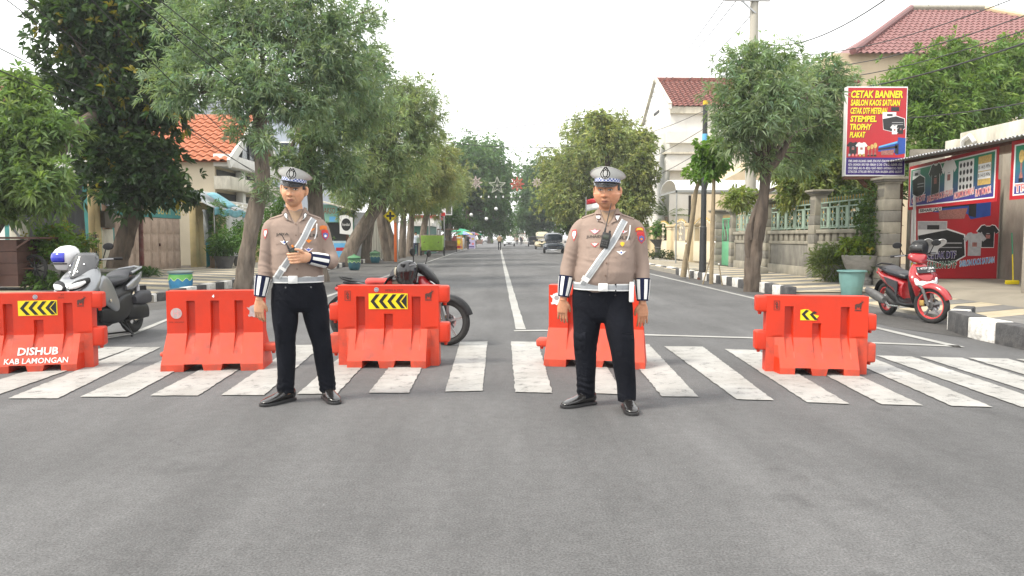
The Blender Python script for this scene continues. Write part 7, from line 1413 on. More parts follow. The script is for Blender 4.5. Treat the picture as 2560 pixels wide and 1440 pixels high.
t = thing('marker_post','orange and white marker box on a post beside the crossroads sign','post',(A(990,640,39.5).x,39.5,0)); zt = A(990,556,39.5).z; mb = MB(); mb.bx(-.09,.09,-.06,.06,0,zt); mb.build('box',M('orange_box',(.6,.13,.03),.5),t,bevel=.01); mb = MB(); mb.bx(-.1,.16,-.08,.08,zt,zt+.3); mb.build('head',M('tan_box',(.5,.36,.18),.5),t,bevel=.01)
for yb,lab in((20.6,'dark garden hedge behind the railing nearest the shop'),(23.4,'dark garden hedge behind the middle railing'),(27.2,'dark garden hedge behind the railing by the green gate')):
 t = thing('hedge',lab,'hedge',(WX+.9,yb,.1)); mb = MB(); mb.tube([(0,0,0),(0,0,1.4)],.04,6); mb.build('stem',BARK,t); foliage(t,[(0,a,z_,.4,.8,.5)for a in(-.9,0,1.2)for z_ in(.9,1.6,2.1)],3600,7,.14,.06,(.05,.085,.03))
 # motorcycles (local x forward, y left, z up)
TYRE = M('tyre',(.02,.02,.02),.85,var=.2,scale=20,bump=.4,bscale=60); ALU = M('alloy',(.35,.35,.36),.35,.8,var=.1); REDP = M('red_paint',(.3,.012,.015),.25,var=.06,coat=.7); BLKP = M('black_trim',(.012,.012,.013),.42,var=.15,scale=15,spec=.25); GREYP = M('grey_trim',(.045,.045,.05),.5,var=.12,spec=.3); SILP = M('silver_paint',(.24,.25,.262),.3,.6,var=.05,coat=.5); SEATM = M('seat_vinyl',(.016,.017,.022),.38,var=.15,scale=10,bump=.15,bscale=80); LENS = M('lamp_lens',(.6,.61,.6),.12,var=.08,spec=.8,coat=.6); MATTE = M('engine_grey',(.12,.12,.12),.55,.4,var=.2,scale=12)
def shell(parent,name,secs,mat,n=20,p=2.6,sm=45):
 """loft along x: (x, z, half width, half height[, y])"""
 mb = MB(); rings =[]
 for s in spl([tuple(q)+(0,)*(5-len(q))for q in secs],4):
  r =[]
  for j in range(n):
   t = 2*math.pi*j/n; c,d = math.cos(t),math.sin(t); r.append(Vector((s[0],s[4]+s[2]*math.copysign(abs(c)**(2/p),c),s[1]+s[3]*math.copysign(abs(d)**(2/p),d))))
  rings.append(r)
 mb.loft(rings); return mb.build(name,mat,parent,smooth=sm)
def vshell(parent,name,secs,mat,n=22,p=2.4,sm=45):
 """loft up z: (x, z, half width y, half depth x)"""
 mb = MB(); rings =[]
 for s in spl(secs,4):
  r =[]
  for j in range(n):
   t = 2*math.pi*j/n; c,d = math.cos(t),math.sin(t); r.append(Vector((s[0]+s[3]*math.copysign(abs(c)**(2/p),c),s[2]*math.copysign(abs(d)**(2/p),d),s[1])))
  rings.append(r)
 mb.loft(rings); return mb.build(name,mat,parent,smooth=sm)
def wheel(parent,M_,r,w,rimc,n=5,disc=True,spoke=ALU):
 """axle along local y"""
 Q = M_@frame((0,0,0),(1,0,0),(0,0,1),(0,-1,0)); t_ = bpy.data.objects.new('wheel',None); link(t_,parent)
 mb = MB(); prof =[(r-w*.95+w*.95*(1-abs(math.cos(a))**1.6)if 0 else r-w*.5+w*.5*math.cos(a)*1.0,w*.5*math.sin(a))for a in np.linspace(0,2*math.pi,15)]
 rings =[[Q@Vector((q[0]*math.cos(b),q[0]*math.sin(b),q[1]))for b in[2*math.pi*j/40 for j in range(40)]]for q in prof]; mb.loft(rings,cap=False); mb.build('tyre',TYRE,t_,smooth=60)
 rr = r-w*.82
 mb = MB(); rings =[[Q@Vector((q[0]*math.cos(b),q[0]*math.sin(b),q[1]))for b in[2*math.pi*j/40 for j in range(40)]]for q in((rr+.012,w*.36),(rr-.016,w*.34),(rr-.02,0),(rr-.016,-w*.34),(rr+.012,-w*.36))]; mb.loft(rings,cap=False); mb.build('rim',rimc,t_,smooth=40)
 for k in range(n):a = 2*math.pi*k/n+.3; mb = MB(); mb.bar(Q@Vector((.02*math.cos(a),.02*math.sin(a),0)),Q@Vector((rr*math.cos(a),rr*math.sin(a),0)),.028,.022); mb.build('spoke',spoke,t_)
 mb = MB(); mb.lathe([(.045,-w*.42),(.045,w*.42)],14,M_=Q); mb.build('hub',MATTE,t_)
 if disc:mb = MB(); mb.lathe([(.055,-w*.5),(.1,-w*.5),(.1,-w*.54),(.055,-w*.54)],24,M_=Q); mb.build('brake_disc',CHROME,t_)
 return t_
def front_end(t,x,r,steer,fend,rim,tyw=.085,rake=.24,fork_h=.62):
 S = Matrix.Translation((x,0,0))@Matrix.Rotation(steer,4,'Z'); W = lambda v:S@Vector(v)
 wheel(t,S@Matrix.Translation((0,0,r)),r,tyw,rim)
 for s in(-1,1):mb = MB(); mb.tube([W((0,s*.085,r)),W((-rake*.4,s*.08,r+.25))],.022,10); mb.tube([W((-rake*.4,s*.08,r+.25)),W((-rake,s*.07,fork_h))],.017,10); mb.build('fork_leg',MATTE,t)
 mb = MB(); rings =[]
 for a in np.linspace(R(18),R(140),14):
  k = 1-abs((math.degrees(a)-80)/75)**3*.35; rad = r+.035; row =[]
  for q,dz in((-.07*k,-.045),(-.055*k,.0),(0,.022),(.055*k,0),(.07*k,-.045)):row.append(W(((rad+dz)*math.cos(a),q,r+(rad+dz)*math.sin(a))))
  rings.append(row+[v-(v-W((0,0,r))).normalized()*.006 for v in reversed(row)])
 mb.loft(rings); mb.build('front_fender',fend,t,smooth=50)
 mb = MB(); mb.bx(-.02,.05,-.11,-.085,r+.02,r+.1,S@Matrix.Translation((-.1,0,-.02))); mb.build('brake_caliper',M('caliper_gold',(.5,.33,.1),.4,.5),t,bevel=.006)
 return S
def bars(t,S,x,z,w=.33,mirrors=True,back=-.10):
 W = lambda v:S@Vector(v); mb = MB(); mb.tube([W((x+back,w,z+.02)),W((x,.18,z+.03)),W((x+.03,0,z)),W((x,-.18,z+.03)),W((x+back,-w,z+.02))],.013,8); mb.build('handlebar',BLKP,t)
 for s in(-1,1):
  mb = MB(); mb.tube([W((x+back*.35,s*.22,z+.03)),W((x+back*1.05,s*(w+.02),z+.02))],.019,10); mb.build('grip',BLKP,t); mb = MB(); mb.tube([W((x+.03,s*.2,z+.03)),W((x-.0,s*.34,z+.02))],.008,6); mb.build('lever',ALU,t)
  if mirrors:
   mb = MB(); mb.tube([W((x,s*.2,z+.03)),W((x+.01,s*.27,z+.17))],.007,6); mb.build('mirror_stalk',BLKP,t); mb = MB(); mb.lathe([(.001,-.012),(.05,-.01),(.06,.0),(.055,.012),(.001,.016)],16,M_=S@frame((x+.01,s*.3,z+.19),(0,1,0),(0,0,1),(1,0,0)),sx=1.25,sy=.8); mb.build('mirror',BLKP,t)
def scooter(label,loc,rz,body=REDP,rim=None,r=.275,steer=0,wb=1.24,lean=0,fend=None):
 t = thing('motor_scooter',label,'motorcycle',loc,0,'parked motor scooters'); t.rotation_euler = Euler((lean,0,rz)); hx = wb/2; rim = rim or BLKP
 S = front_end(t,hx,r,steer,fend or body,rim,rake=.2); wheel(t,Matrix.Translation((-hx,0,r)),r,.095,rim,disc=False)
 vshell(t,'front_apron',[(.40,.30,.07,.05),(.44,.42,.14,.06),(.46,.56,.19,.08),(.43,.68,.215,.085),(.36,.78,.17,.08),(.31,.88,.09,.05)],body)
 vshell(t,'leg_shield',[(.34,.28,.13,.03),(.34,.45,.17,.035),(.31,.62,.17,.04),(.26,.80,.12,.05)],BLKP)
 shell(t,'headlamp',[(.50,.60,.15,.05),(.545,.585,.11,.055),(.575,.565,.05,.035),(.585,.56,.01,.01)],LENS)
 for s in(-1,1):shell(t,'indicator',[(.44,.66,.02,.035,s*.17),(.50,.625,.028,.05,s*.15),(.54,.59,.012,.03,s*.12)],LENS)
 shell(t,'nose_panel',[(.38,.80,.12,.035),(.46,.74,.135,.04),(.53,.67,.10,.03),(.56,.63,.03,.015)],body)
 Wm = S@Matrix.Translation((-hx,0,0))
 shell(t,'handle_cover',[(.20,1.0,.05,.03),(.25,1.0,.14,.05),(.33,.97,.13,.065),(.39,.93,.06,.035)],body); bars(t,Matrix.Identity(4),.27,.99)
 shell(t,'floorboard',[(.38,.27,.13,.035),(.2,.255,.16,.035),(.0,.26,.16,.04),(-.12,.3,.14,.06)],BLKP)
 shell(t,'underbody',[(.2,.24,.10,.05),(-.1,.28,.13,.08),(-.3,.36,.13,.1),(-.5,.42,.1,.08)],BLKP)
 shell(t,'rear_body',[(.0,.44,.10,.15),(-.12,.50,.145,.15),(-.3,.57,.155,.12),(-.5,.62,.14,.085),(-.7,.69,.1,.05),(-.84,.75,.04,.02)],body)
 shell(t,'seat',[(.03,.665,.06,.03),(-.05,.69,.12,.05),(-.2,.715,.14,.05),(-.35,.735,.145,.05),(-.5,.775,.14,.05),(-.66,.79,.11,.035),(-.74,.785,.06,.015)],SEATM)
 for s in(-1,1):
  mb = MB(); mb.add([(-.02,s*.152,.60),(-.42,s*.160,.66),(-.30,s*.163,.54),(-.06,s*.155,.36),(-.14,s*.158,.5)],[(0,1,2,4),(0,4,3)]); o = mb.build('side_decal',GREYP,t,smooth=None,fixn=False); md = o.modifiers.new('s','SOLIDIFY'); md.thickness = .012; md.offset = 0
 mb = MB(); mb.tube([(-.42,.12,.78),(-.7,.13,.83),(-.8,0,.85),(-.7,-.13,.83),(-.42,-.12,.78)],.014,8); mb.build('grab_rail',BLKP,t); shell(t,'tail_lamp',[(-.76,.70,.07,.03),(-.84,.70,.06,.03),(-.87,.7,.02,.01)],M('tail_red',(.35,.01,.01),.2))
 mb = MB(); rows =[]
 for a in np.linspace(R(60),R(170),8):rows.append([(-hx+(r+.05)*math.cos(a),q,r+(r+.05)*math.sin(a))for q in(-.07,0,.07)]+[(-hx+(r+.04)*math.cos(a),q,r+(r+.04)*math.sin(a))for q in(.07,0,-.07)])
 mb.loft(rows); mb.build('rear_fender',BLKP,t)
 shell(t,'engine',[(-.1,.27,.07,.07),(-.35,.28,.1,.09),(-.6,.28,.06,.06)],MATTE); mb = MB(); mb.tube([(-.1,-.1,.2),(-.3,-.15,.2),(-.42,-.16,.26)],.02,8); mb.build('exhaust_pipe',CHROME,t); shell(t,'muffler',[(-.40,.27,.04,.05,-.17),(-.5,.30,.055,.075,-.175),(-.75,.36,.055,.075,-.18),(-.92,.40,.045,.06,-.18)],MATTE)
 mb = MB(); mb.tube([(-.55,.13,.3),(-.62,.12,.62)],.03,8); mb.build('shock',BLKP,t); mb = MB(); mb.tube([(-.05,.12,.24),(-.12,.26,.01)],.012,6); mb.build('side_stand',BLKP,t)
 return t,S
red,S = scooter('red parked scooter with red wheel rims in front of the print shop',(6.45,11.45,.0),R(-90),REDP,M('rim_red',(.55,.05,.05),.4),.275,R(26),lean=R(4))
Mp = frame((.505,0,.80),(0,1,0),(-.94,0,-.34),(-.34,0,.94)); mb = MB(); mb.prism(rect(0,0,.14,.05),0,.004,Mp); mb.build('number_plate',SBLK,red); flat_text('plate_lettering','S 4737 JBA',Mp,-.125,.125,-.005,.036,SWHT,red,-.003,.01); flat_text('plate_lettering','10 26',Mp,.02,.1,-.04,-.018,SWHT,red,-.003,.01)
def helmet(label,loc,rz,mat,visor,s=1,rot=None):
 t = thing('helmet',label,'helmet',loc,rz);
 if rot:t.rotation_euler = rot
 mb = MB(); rings =[]
 for z,rx,ry,cx in((-.13,.085,.085,-.015),(-.12,.105,.10,-.01),(-.06,.125,.112,.0),(0,.135,.12,0),(.05,.13,.115,-.005),(.09,.108,.098,-.012),(.12,.07,.065,-.02),(.132,.02,.02,-.025)):rings.append([((cx+rx*math.cos(2*math.pi*j/32))*s,ry*math.sin(2*math.pi*j/32)*s,z*s)for j in range(32)])
 mb.loft(rings); mb.build('shell',mat,t,smooth=60); mb = MB(); rows =[]
 for z in(-.045,-.02,.01,.035,.055):k = 1-(z/.13)**2*.6; rows.append([((.142*k*math.cos(a)+.002)*s,.127*k*math.sin(a)*s,z*s)for a in np.linspace(-1.15,1.15,17)])
 mb.loft(rows,closed=False,cap=False); o = mb.build('visor',visor,t,smooth=60,fixn=False); md = o.modifiers.new('s','SOLIDIFY'); md.thickness = .006
 mb = MB(); mb.tube([((.134*math.cos(a))*s,.118*math.sin(a)*s,-.06*s)for a in np.linspace(-1.3,1.3,14)],.008,6); mb.build('trim',BLKP,t); return t
VW = lambda ob,v:ob.matrix_basis@Vector(v)
bpy.context.view_layer.update()
p = VW(red,(.22,-.05,1.1)); helmet('black open helmet lying on the red scooter\'s handlebar by the shop',p+Vector((.12,0,.02)),R(200),BLKP,M('visor_dark',(.03,.03,.03),.1,spec=.7));
t = thing('cloth','crumpled white and black shirt thrown over the red scooter\'s handlebar','cloth',p+Vector((.30,0,.1))); drape('cloth',lambda u,v:(-.14+.34*u+.03*math.sin(v*6),-.06+.2*v,.05-.22*v*v-.05*(u-.4)**2+.025*math.sin(u*9+v*5)),12,8,M('shirt_white',(.5,.5,.5),.8,var=.15,scale=8),t)
mb2,S = scooter('red and black motorbike parked sideways behind the chevron barrier',(-1.2,8.86,0),R(-13),BLKP,BLKP,.30,R(-6),1.28,R(-3),BLKP); mb2.scale =(.95,1,.93)
for ch in mb2.children:
 if ch.name.split('.')[0]in('front_apron','nose_panel'):ch.data.materials[0] = M('dark_red_paint',(.26,.015,.018),.25,var=.06,coat=.6)
shell(mb2,'windshield_cowl',[(.24,.98,.09,.05),(.34,.95,.11,.07),(.44,.87,.09,.06),(.52,.79,.04,.03)],BLKP)
p = VW(mb2,(.17,-.2,.93)); helmet('black full-face helmet hanging from the motorbike behind the chevron barrier',p,R(150),BLACKG,M('visor_smoke',(.3,.28,.22),.12,spec=.7),1.05)
t = thing('jacket','black jacket hung over the front of the seat of the red and black motorbike','jacket',VW(mb2,(-.02,0,.72))); drape('jacket',lambda u,v:(-.16+.34*u,-.16+.32*v+.02*math.sin(9*u),.02+.22*math.sin(math.pi*min(1,u*1.1))*(1-.5*abs(v-.5))+.02*math.sin(u*12+v*9)),14,10,M('jacket_black',(.02,.02,.024),.7,var=.2,scale=10),t)
t = thing('cloth','folded red cloth bundle lying on the motorbike seat behind the chevron barrier','cloth',VW(mb2,(-.26,0,.76))); shell(t,'bundle',[(-.17,.02,.06,.02),(-.14,.035,.11,.045),(-.02,.04,.12,.04),(.08,.035,.11,.045),(.15,.03,.09,.035),(.18,.02,.03,.015)],M('cloth_coral',(.55,.06,.05),.8,var=.2,scale=12,bump=.5,bscale=20)); shell(t,'towel',[(.16,.03,.08,.03),(.22,.03,.09,.035),(.27,.02,.05,.02)],M('cloth_beige',(.4,.35,.28),.8,var=.15))
t = thing('maxi_scooter','silver and black maxi scooter with a dark windscreen parked by the left kerb','motorcycle',(-4.92,9.35,0)); t.rotation_euler = Euler((R(6),0,R(-92))); t.scale =(.93,)*3
S = front_end(t,.68,.28,R(0),BLKP,BLKP,.11,.2); wheel(t,Matrix.Translation((-.66,0,.28)),.28,.12,BLKP)
vshell(t,'front_cowl',[(.62,.42,.10,.06),(.58,.55,.22,.12),(.54,.68,.27,.16),(.46,.80,.27,.16),(.36,.92,.22,.13),(.30,1.0,.15,.08)],SILP)
shell(t,'nose',[(.46,.86,.22,.06),(.58,.80,.20,.06),(.69,.71,.13,.07),(.75,.64,.02,.03)],SILP); shell(t,'beak',[(.58,.56,.12,.05),(.70,.53,.08,.05),(.76,.5,.02,.02)],BLKP)
for s in(-1,1):shell(t,'headlamp',[(.58,.815,.035,.035,s*.19),(.66,.78,.075,.05,s*.135),(.735,.74,.06,.036,s*.075),(.755,.73,.02,.012,s*.045)],BLKP); shell(t,'lamp_lens',[(.66,.79,.045,.03,s*.165),(.735,.755,.055,.03,s*.10),(.768,.74,.02,.014,s*.06)],LENS)
mb = MB(); rows =[]
for k in range(8):
 v = k/7; row =[]
 for a in np.linspace(-1,1,13):w_ = .20+.03*math.sin(math.pi*v)-.05*v*v-.09*(1-v)**3; row.append((.60-.26*v-.16*a*a*(1-.2*v),a*w_,.86+.32*v-.02*a*a))
 rows.append(row)
mb.loft(rows,closed=False,cap=False); o = mb.build('windscreen',M('smoke_screen',(.07,.072,.075),.1,var=.08,spec=.8,alpha=.9),t,smooth=60,fixn=False); md = o.modifiers.new('s','SOLIDIFY'); md.thickness = .005
for y,z in((-.05,.93),(.05,.93),(-.09,1.02),(.09,1.02)):mb = MB(); mb.lathe([(.01,0),(.01,.012),(0,.014)],8,M_=frame((.60-.26*(z-.86)/.32+.004-.16*(y/.2)**2,y,z),(0,1,0),(-.5,0,.87),(.87,0,.5))); mb.build('screen_bolt',CHROME,t)
for s in(-1,1):shell(t,'side_fairing',[(.50,.62,.02,.10,s*.26),(.34,.66,.03,.2,s*.25),(.16,.56,.025,.2,s*.24),(.04,.44,.015,.1,s*.235)],SILP); shell(t,'foot_panel',[(.42,.34,.02,.09,s*.2),(.2,.33,.03,.12,s*.22),(-.1,.40,.03,.16,s*.215),(-.36,.47,.02,.12,s*.19)],BLKP); shell(t,'tail_fairing',[(-.28,.66,.02,.03,s*.19),(-.5,.70,.03,.07,s*.17),(-.75,.78,.03,.06,s*.13),(-.93,.85,.01,.02,s*.09)],SILP)
shell(t,'centre_body',[(.45,.42,.16,.18),(.2,.46,.2,.2),(-.05,.5,.2,.2),(-.35,.58,.18,.14),(-.6,.66,.14,.1),(-.9,.78,.08,.05)],BLKP); shell(t,'lower_cowl',[(.52,.3,.10,.06),(.3,.24,.14,.08),(.05,.24,.13,.07)],GREYP)
shell(t,'seat',[(.10,.70,.09,.04),(-.02,.74,.15,.07),(-.2,.76,.18,.07),(-.38,.79,.18,.06),(-.5,.86,.16,.06),(-.7,.89,.14,.05),(-.84,.89,.07,.02)],SEATM); mb = MB(); mb.tube([(-.5,.17,.86),(-.8,.16,.93),(-.93,0,.95),(-.8,-.16,.93),(-.5,-.17,.86)],.02,8); mb.build('grab_rail',SILP,t)
shell(t,'dash',[(.16,1.0,.08,.04),(.26,1.03,.13,.06),(.38,1.0,.13,.05),(.44,.97,.06,.02)],BLKP); bars(t,Matrix.Identity(4),.20,1.04,.36,True,-.14); shell(t,'engine',[(-.2,.3,.08,.08),(-.45,.28,.12,.1),(-.75,.28,.07,.07)],MATTE); shell(t,'belt_case',[(-.25,.32,.04,.1,.16),(-.5,.32,.05,.12,.17),(-.8,.3,.04,.1,.16)],BLKP); shell(t,'air_box',[(-.42,.48,.04,.05,.2),(-.6,.5,.06,.1,.2),(-.85,.5,.05,.09,.19)],GREYP); shell(t,'muffler',[(-.4,.3,.05,.05,-.2),(-.6,.36,.07,.08,-.21),(-.95,.44,.06,.07,-.21)],MATTE)
mb = MB(); mb.tube([(-.05,.14,.24),(-.1,.3,.02)],.014,8); mb.tube([(-.1,.3,.02),(.0,.33,.01)],.014,8); mb.build('side_stand',BLKP,t); mb = MB(); mb.tube([(-.25,.12,.22),(-.32,.16,.05),(-.28,-.16,.05),(-.22,-.12,.22)],.014,8); mb.build('centre_stand',BLKP,t)
mb = MB(); mb.bx(-1.02,-1.0,-.09,.09,.5,.66); mb.build('number_plate',SBLK,t); shell(t,'tail_lamp',[(-.9,.80,.09,.03),(-.96,.79,.06,.025)],MATS['tail_red']); mb = MB(); mb.tube([(-.6,.15,.3),(-.68,.14,.68)],.03,8); mb.build('shock',ALU,t); mb = MB(); mb.lathe([(.001,0),(.025,.0),(.025,.006),(.001,.008)],14,M_=frame((.30,.283,.52),(1,0,0),(0,0,1),(0,1,0))); mb.build('side_emblem',CHROME,t)
bpy.context.view_layer.update(); helmet('white helmet with a blue visor resting on the silver maxi scooter',VW(t,(.22,-.27,1.14)),R(-130),M('helmet_white',(.62,.62,.63),.25,var=.05,coat=.5),M('visor_blue',(.02,.03,.42),.12,spec=.8),1.15)
# cars, stalls and people down the street, wires and street decorations
CGL = M('car_glass',(.04,.05,.06),.06,var=.1,spec=.9)
def car(label,loc,rz,paint_,van=False,L=4.1,W=1.7,H=1.5,name='parked_car',trim=None):
 t = thing(name,label,'car',loc,rz,'vehicles down the street'); k = L/2
 shell(t,'body',[(-k,.55,W*.42,.22),(-k*.92,.6,W*.49,.3),(-k*.4,.6,W*.5,.34),(k*.3,.58,W*.5,.33),(k*.8,.55,W*.48,.28),(k*.98,.48,W*.42,.2),(k,.46,W*.3,.12)],paint_,28,3.4)
 hf = H-.32
 shell(t,'cabin',[(-k*.95,hf-.1,W*.38,.32),(-k*.8,hf,W*.43,.34),(0,hf+.02,W*.43,.33),(k*(.3 if not van else .6),hf-.1,W*.42,.26),(k*(.5 if not van else .8),hf-.35,W*.4,.12)],paint_,26,3.2)
 for a,b,c,d in(((k*.14 if not van else k*.48),hf+.18,(k*.46 if not van else k*.78),hf-.26),):
  mb = MB(); mb.add([(a+.14,-W*.36,b),(a+.14,W*.36,b),(c+.1,W*.41,d),(c+.1,-W*.41,d)],[(0,1,2,3)]); o = mb.build('windscreen',CGL,t,smooth=None,fixn=False); md = o.modifiers.new('s','SOLIDIFY'); md.thickness = .03; md.offset = 1
 for s in(-1,1):
  mb = MB(); mb.bx(-k*.7,k*.12,s*W*.425-.03,s*W*.425+.03,hf-.14,hf+.16); mb.build('side_window',CGL,t,bevel=.01); shell(t,'headlamp',[(k*.86,.62,.14,.07,s*W*.33),(k*.95,.6,.13,.06,s*W*.32),(k*.985,.58,.05,.03,s*W*.30)],LENS); mb = MB(); mb.bx(k*.2,k*.3,s*W*.5,s*W*.6,.88,1.0); mb.build('wing_mirror',paint_,t,bevel=.02)
  for x in(-k*.6,k*.6):wheel(t,Matrix.Translation((x,s*W*.43,.3)),.3,.19,ALU,5,False)
 mb = MB(); mb.bx(k*.9,k*1.005,-W*.25,W*.25,.5,.62); mb.build('grille',BLKP,t,bevel=.01); mb = MB(); mb.bx(k*.93,k*1.012,-W*.34,W*.34,.26,.34); mb.build('bumper_intake',trim or BLKP,t,bevel=.01); mb = MB(); mb.bx(k*1.0,k*1.02,-.2,.2,.38,.48); mb.build('number_plate',SBLK,t); return t
def facing(px,py):c = G(px,py); return(c.x,c.y,0)
p = facing(1274,616); car('white hatchback driving towards the crossing on the centre line',(p[0],p[1]+2,0),R(-92),M('car_white',(.6,.62,.63),.3,var=.04,coat=.5),name='moving_car')
p = facing(1388,634); car('dark blue SUV parked at the right kerb, nearest of the parked cars',(p[0],p[1]+2,0),R(-93),M('car_navy',(.015,.022,.035),.25,var=.05,coat=.7),H=1.68,W=1.78,trim=CHROME)
p = facing(1362,624); car('beige minivan parked behind the dark SUV',(p[0]-.1,p[1]+3.2,0),R(-92),M('car_beige',(.42,.37,.25),.35,var=.05),True,H=1.95,W=1.7)
p = facing(1352,618); car('dark car half hidden beside the beige minivan',(p[0]-.6,p[1]+9,0),R(-92),M('car_dark',(.03,.03,.035),.3,var=.05))
for i,(px,lab,c)in enumerate(((1225,'distant dark car left of the centre line',(.05,.05,.055)),(1215,'distant grey car at the far left kerb',(.3,.3,.31)))):p = A(px,600,190+15*i); car(lab,(p.x,p.y,0),R(-90),M('car_far%d'%i,c,.4))
PERS = M_attr('person_tint',.8,.2,nvar=.15,nscale=12)
def person(label,loc,rz,shirt,legs,hair=(.02,.018,.016),walk=0,h=1.66,cap=None,arms='down'):
 t = thing('person',label,'person',loc,rz,'people down the street'); s = h/1.7; b = MB()
 b.loft([ell((0,0,z*s),rx,ry,ry,14)for z,rx,ry in((.84,.15,.11),(.95,.17,.115),(1.15,.17,.11),(1.32,.2,.11),(1.42,.13,.08),(1.47,.055,.055),(1.52,.05,.055))])
 b.lathe([(.02,1.48*s),(.07,1.53*s),(.085,1.6*s),(.085,1.66*s),(.05,1.715*s),(.01,1.725*s)],12)
 for q,e in((-1,walk),(1,-walk)):
  b.tube([(q*.09,0,.88*s),(q*.1,-e*.12,.48*s),(q*.1,e*.02-e*.1,.08*s),(q*.1,-e*.12-.1,.04*s)],[.09,.065,.045,.04],8)
  if arms=='up':b.tube([(q*.18,0,1.36*s),(q*.27,.02,1.12*s),(q*.16,-.2,1.1*s)],[.055,.045,.035],7)
  else:b.tube([(q*.18,0,1.36*s),(q*.24,.02+e*.1,1.1*s),(q*.24,-.05+e*.2,.82*s)],[.055,.045,.035],7)
 me = remesh(b,.022,1); P = co_of(me); z = P[:,2]/s; c = np.tile(np.array(legs),(len(P),1)); c[z>.93] = shirt; c[(z<.9)&(np.abs(P[:,0])>.19)] =(.35,.2,.13); c[z>1.46] =(.35,.2,.13); c[(z>1.62)|((z>1.52)&(P[:,1]>.01))] = hair; c[z<.07] =(.03,.03,.03); set_tint(me,c); obj_of('body',me,PERS,t)
 if cap:mb = MB(); mb.lathe([(.09,1.63*s),(.11,1.69*s),(.12,1.72*s),(.05,1.75*s),(0,1.755*s)],14); mb.build('cap',cap,t)
 return t
KH =(.28,.2,.15); DK =(.015,.015,.02)
PEOPLE =[(1249,626,180,(.36,.26,.17),(.02,.02,.025),.9,'jogger in a tan top and black leggings running away along the centre line',None,'up'),
(1293,612,0,KH,DK,0,'far traffic officer in a white cap standing behind the white hatchback',CAPW,'down'),(1302,612,20,(.03,.03,.04),DK,0,'person in black standing between the two far officers',None,'down'),(1306,611,0,KH,DK,.2,'second far traffic officer in a white cap right of the person in black',CAPW,'up'),
(1321,608,30,(.05,.05,.06),DK,.5,'dark-clothed pedestrian left of the beige minivan',None,'down'),(1331,608,60,(.08,.1,.09),(.04,.04,.05),.4,'pedestrian in dark green near the beige minivan',None,'down'),(1340,608,100,(.3,.05,.05),DK,.3,'pedestrian in dark red beside the beige minivan',None,'down'),(1314,605,0,(.5,.5,.5),DK,.4,'small distant pedestrian in white',None,'down'),
(1170,624,60,(.02,.02,.025),(.03,.03,.03),0,'person in black standing by the purple menu board',None,'down'),(1146,622,-30,(.35,.4,.6),(.05,.05,.07),0,'person in light blue under the multicoloured umbrella',None,'up'),(1190,618,90,(.4,.42,.4),(.03,.06,.05),0,'person in pale clothes right of the purple menu board',None,'down'),(1136,626,20,(.45,.12,.12),(.1,.1,.12),0,'person in a red checked shirt left of the orange menu board',None,'down'),(1108,628,-40,(.2,.25,.35),(.04,.04,.05),0,'person in blue by the brown food cart',None,'up'),(1183,616,150,(.05,.14,.1),DK,0,'person in dark green behind the purple menu board',None,'down'),(1040,640,0,(.5,.55,.65),(.05,.06,.1),0,'person in pale blue beside the leaning street trees',None,'down')]
for px,py,rz,sh,lg,wk,lab,cp,ar in PEOPLE:person(lab,facing(px,py),R(rz),sh,lg,walk=wk,cap=cp,arms=ar,h=1.55 if 'pedestrian' in lab else 1.68)
def parasol(label,px,py,Y,r,cols,z=None):
 c = A(px,py,Y); t = thing('parasol',label,'parasol',(c.x,c.y,0),0,'parasols over the street stalls'); zt = c.z; mb = MB(); mb.tube([(0,0,0),(0,0,zt)],.025,7); mb.build('pole',ALU,t)
 for k in range(8):a0,a1 = 2*math.pi*k/8,2*math.pi*(k+1)/8; mb = MB(); mb.add([(0,0,zt)]+[(q*r*math.cos(a),q*r*math.sin(a),zt-(.42 if r>1 else .3)*q**1.6)for q in(.5,1)for a in(a0,(a0+a1)/2,a1)],[(0,1,2),(0,2,3),(1,4,5,2),(2,5,6,3)]); o = mb.build('canopy_panel',cols[k%len(cols)],t,smooth=None,fixn=False); md = o.modifiers.new('s','SOLIDIFY'); md.thickness = .01
PG,PB,PY,PM = M('parasol_green',(.05,.3,.17),.7),M('parasol_blue',(.2,.28,.6),.7),M('parasol_yellow',(.6,.5,.08),.7),M('parasol_maroon',(.28,.08,.07),.7)
parasol('plain green parasol over the street stalls',1152,571,74,1.0,[PG]); parasol('blue, yellow and green parasol over the street stalls',1158,578,68,.95,[PB,PY,PG,PB,PY,PG,PB,PY]); parasol('maroon and green parasol at the far stalls',1186,581,88,1.0,[PM,PG])
def aboard(label,px,py,w,h,mat,marks):
 c = G(px,py); t = thing('menu_board',label,'sign',(c.x,c.y,0)); Mk = frame((0,0,0),(1,0,0),(0,.98,.17),(0,-.17,.98)); mb = MB(); mb.prism([(-w/2,.05),(w/2,.05),(w/2,h),(-w/2,h)],0,.03,Mk); mb.build('panel',mat,t); mb = MB(); mb.bar((0,.5,0),(0,.05,h*.9),.04); mb.build('prop',WOOD,t)
 for q,m in marks:flat_poly('print',q,Mk,m,t,-.006)
aboard('orange and yellow menu board by the food stalls',1148,624,.75,1.55,M('board_orange',(.7,.35,.03),.5),[(circ(.22,12,0,.85),SYEL),(rect(0,1.35,.28,.08),SWHT),(rect(0,.3,.28,.12),SRED)]); aboard('lilac menu board with dark pictures by the food stalls',1178,622,.95,2.0,M('board_lilac',(.5,.45,.65),.5),[(rect(0,1.75,.38,.08),SPUR),(circ(.16,10,-.2,1.3),SBRN),(circ(.16,10,.2,1.2),SGOLD),(circ(.14,10,-.2,.7),SBLK),(circ(.14,10,.2,.6),SPNK),(rect(0,.25,.36,.06),SPUR)])
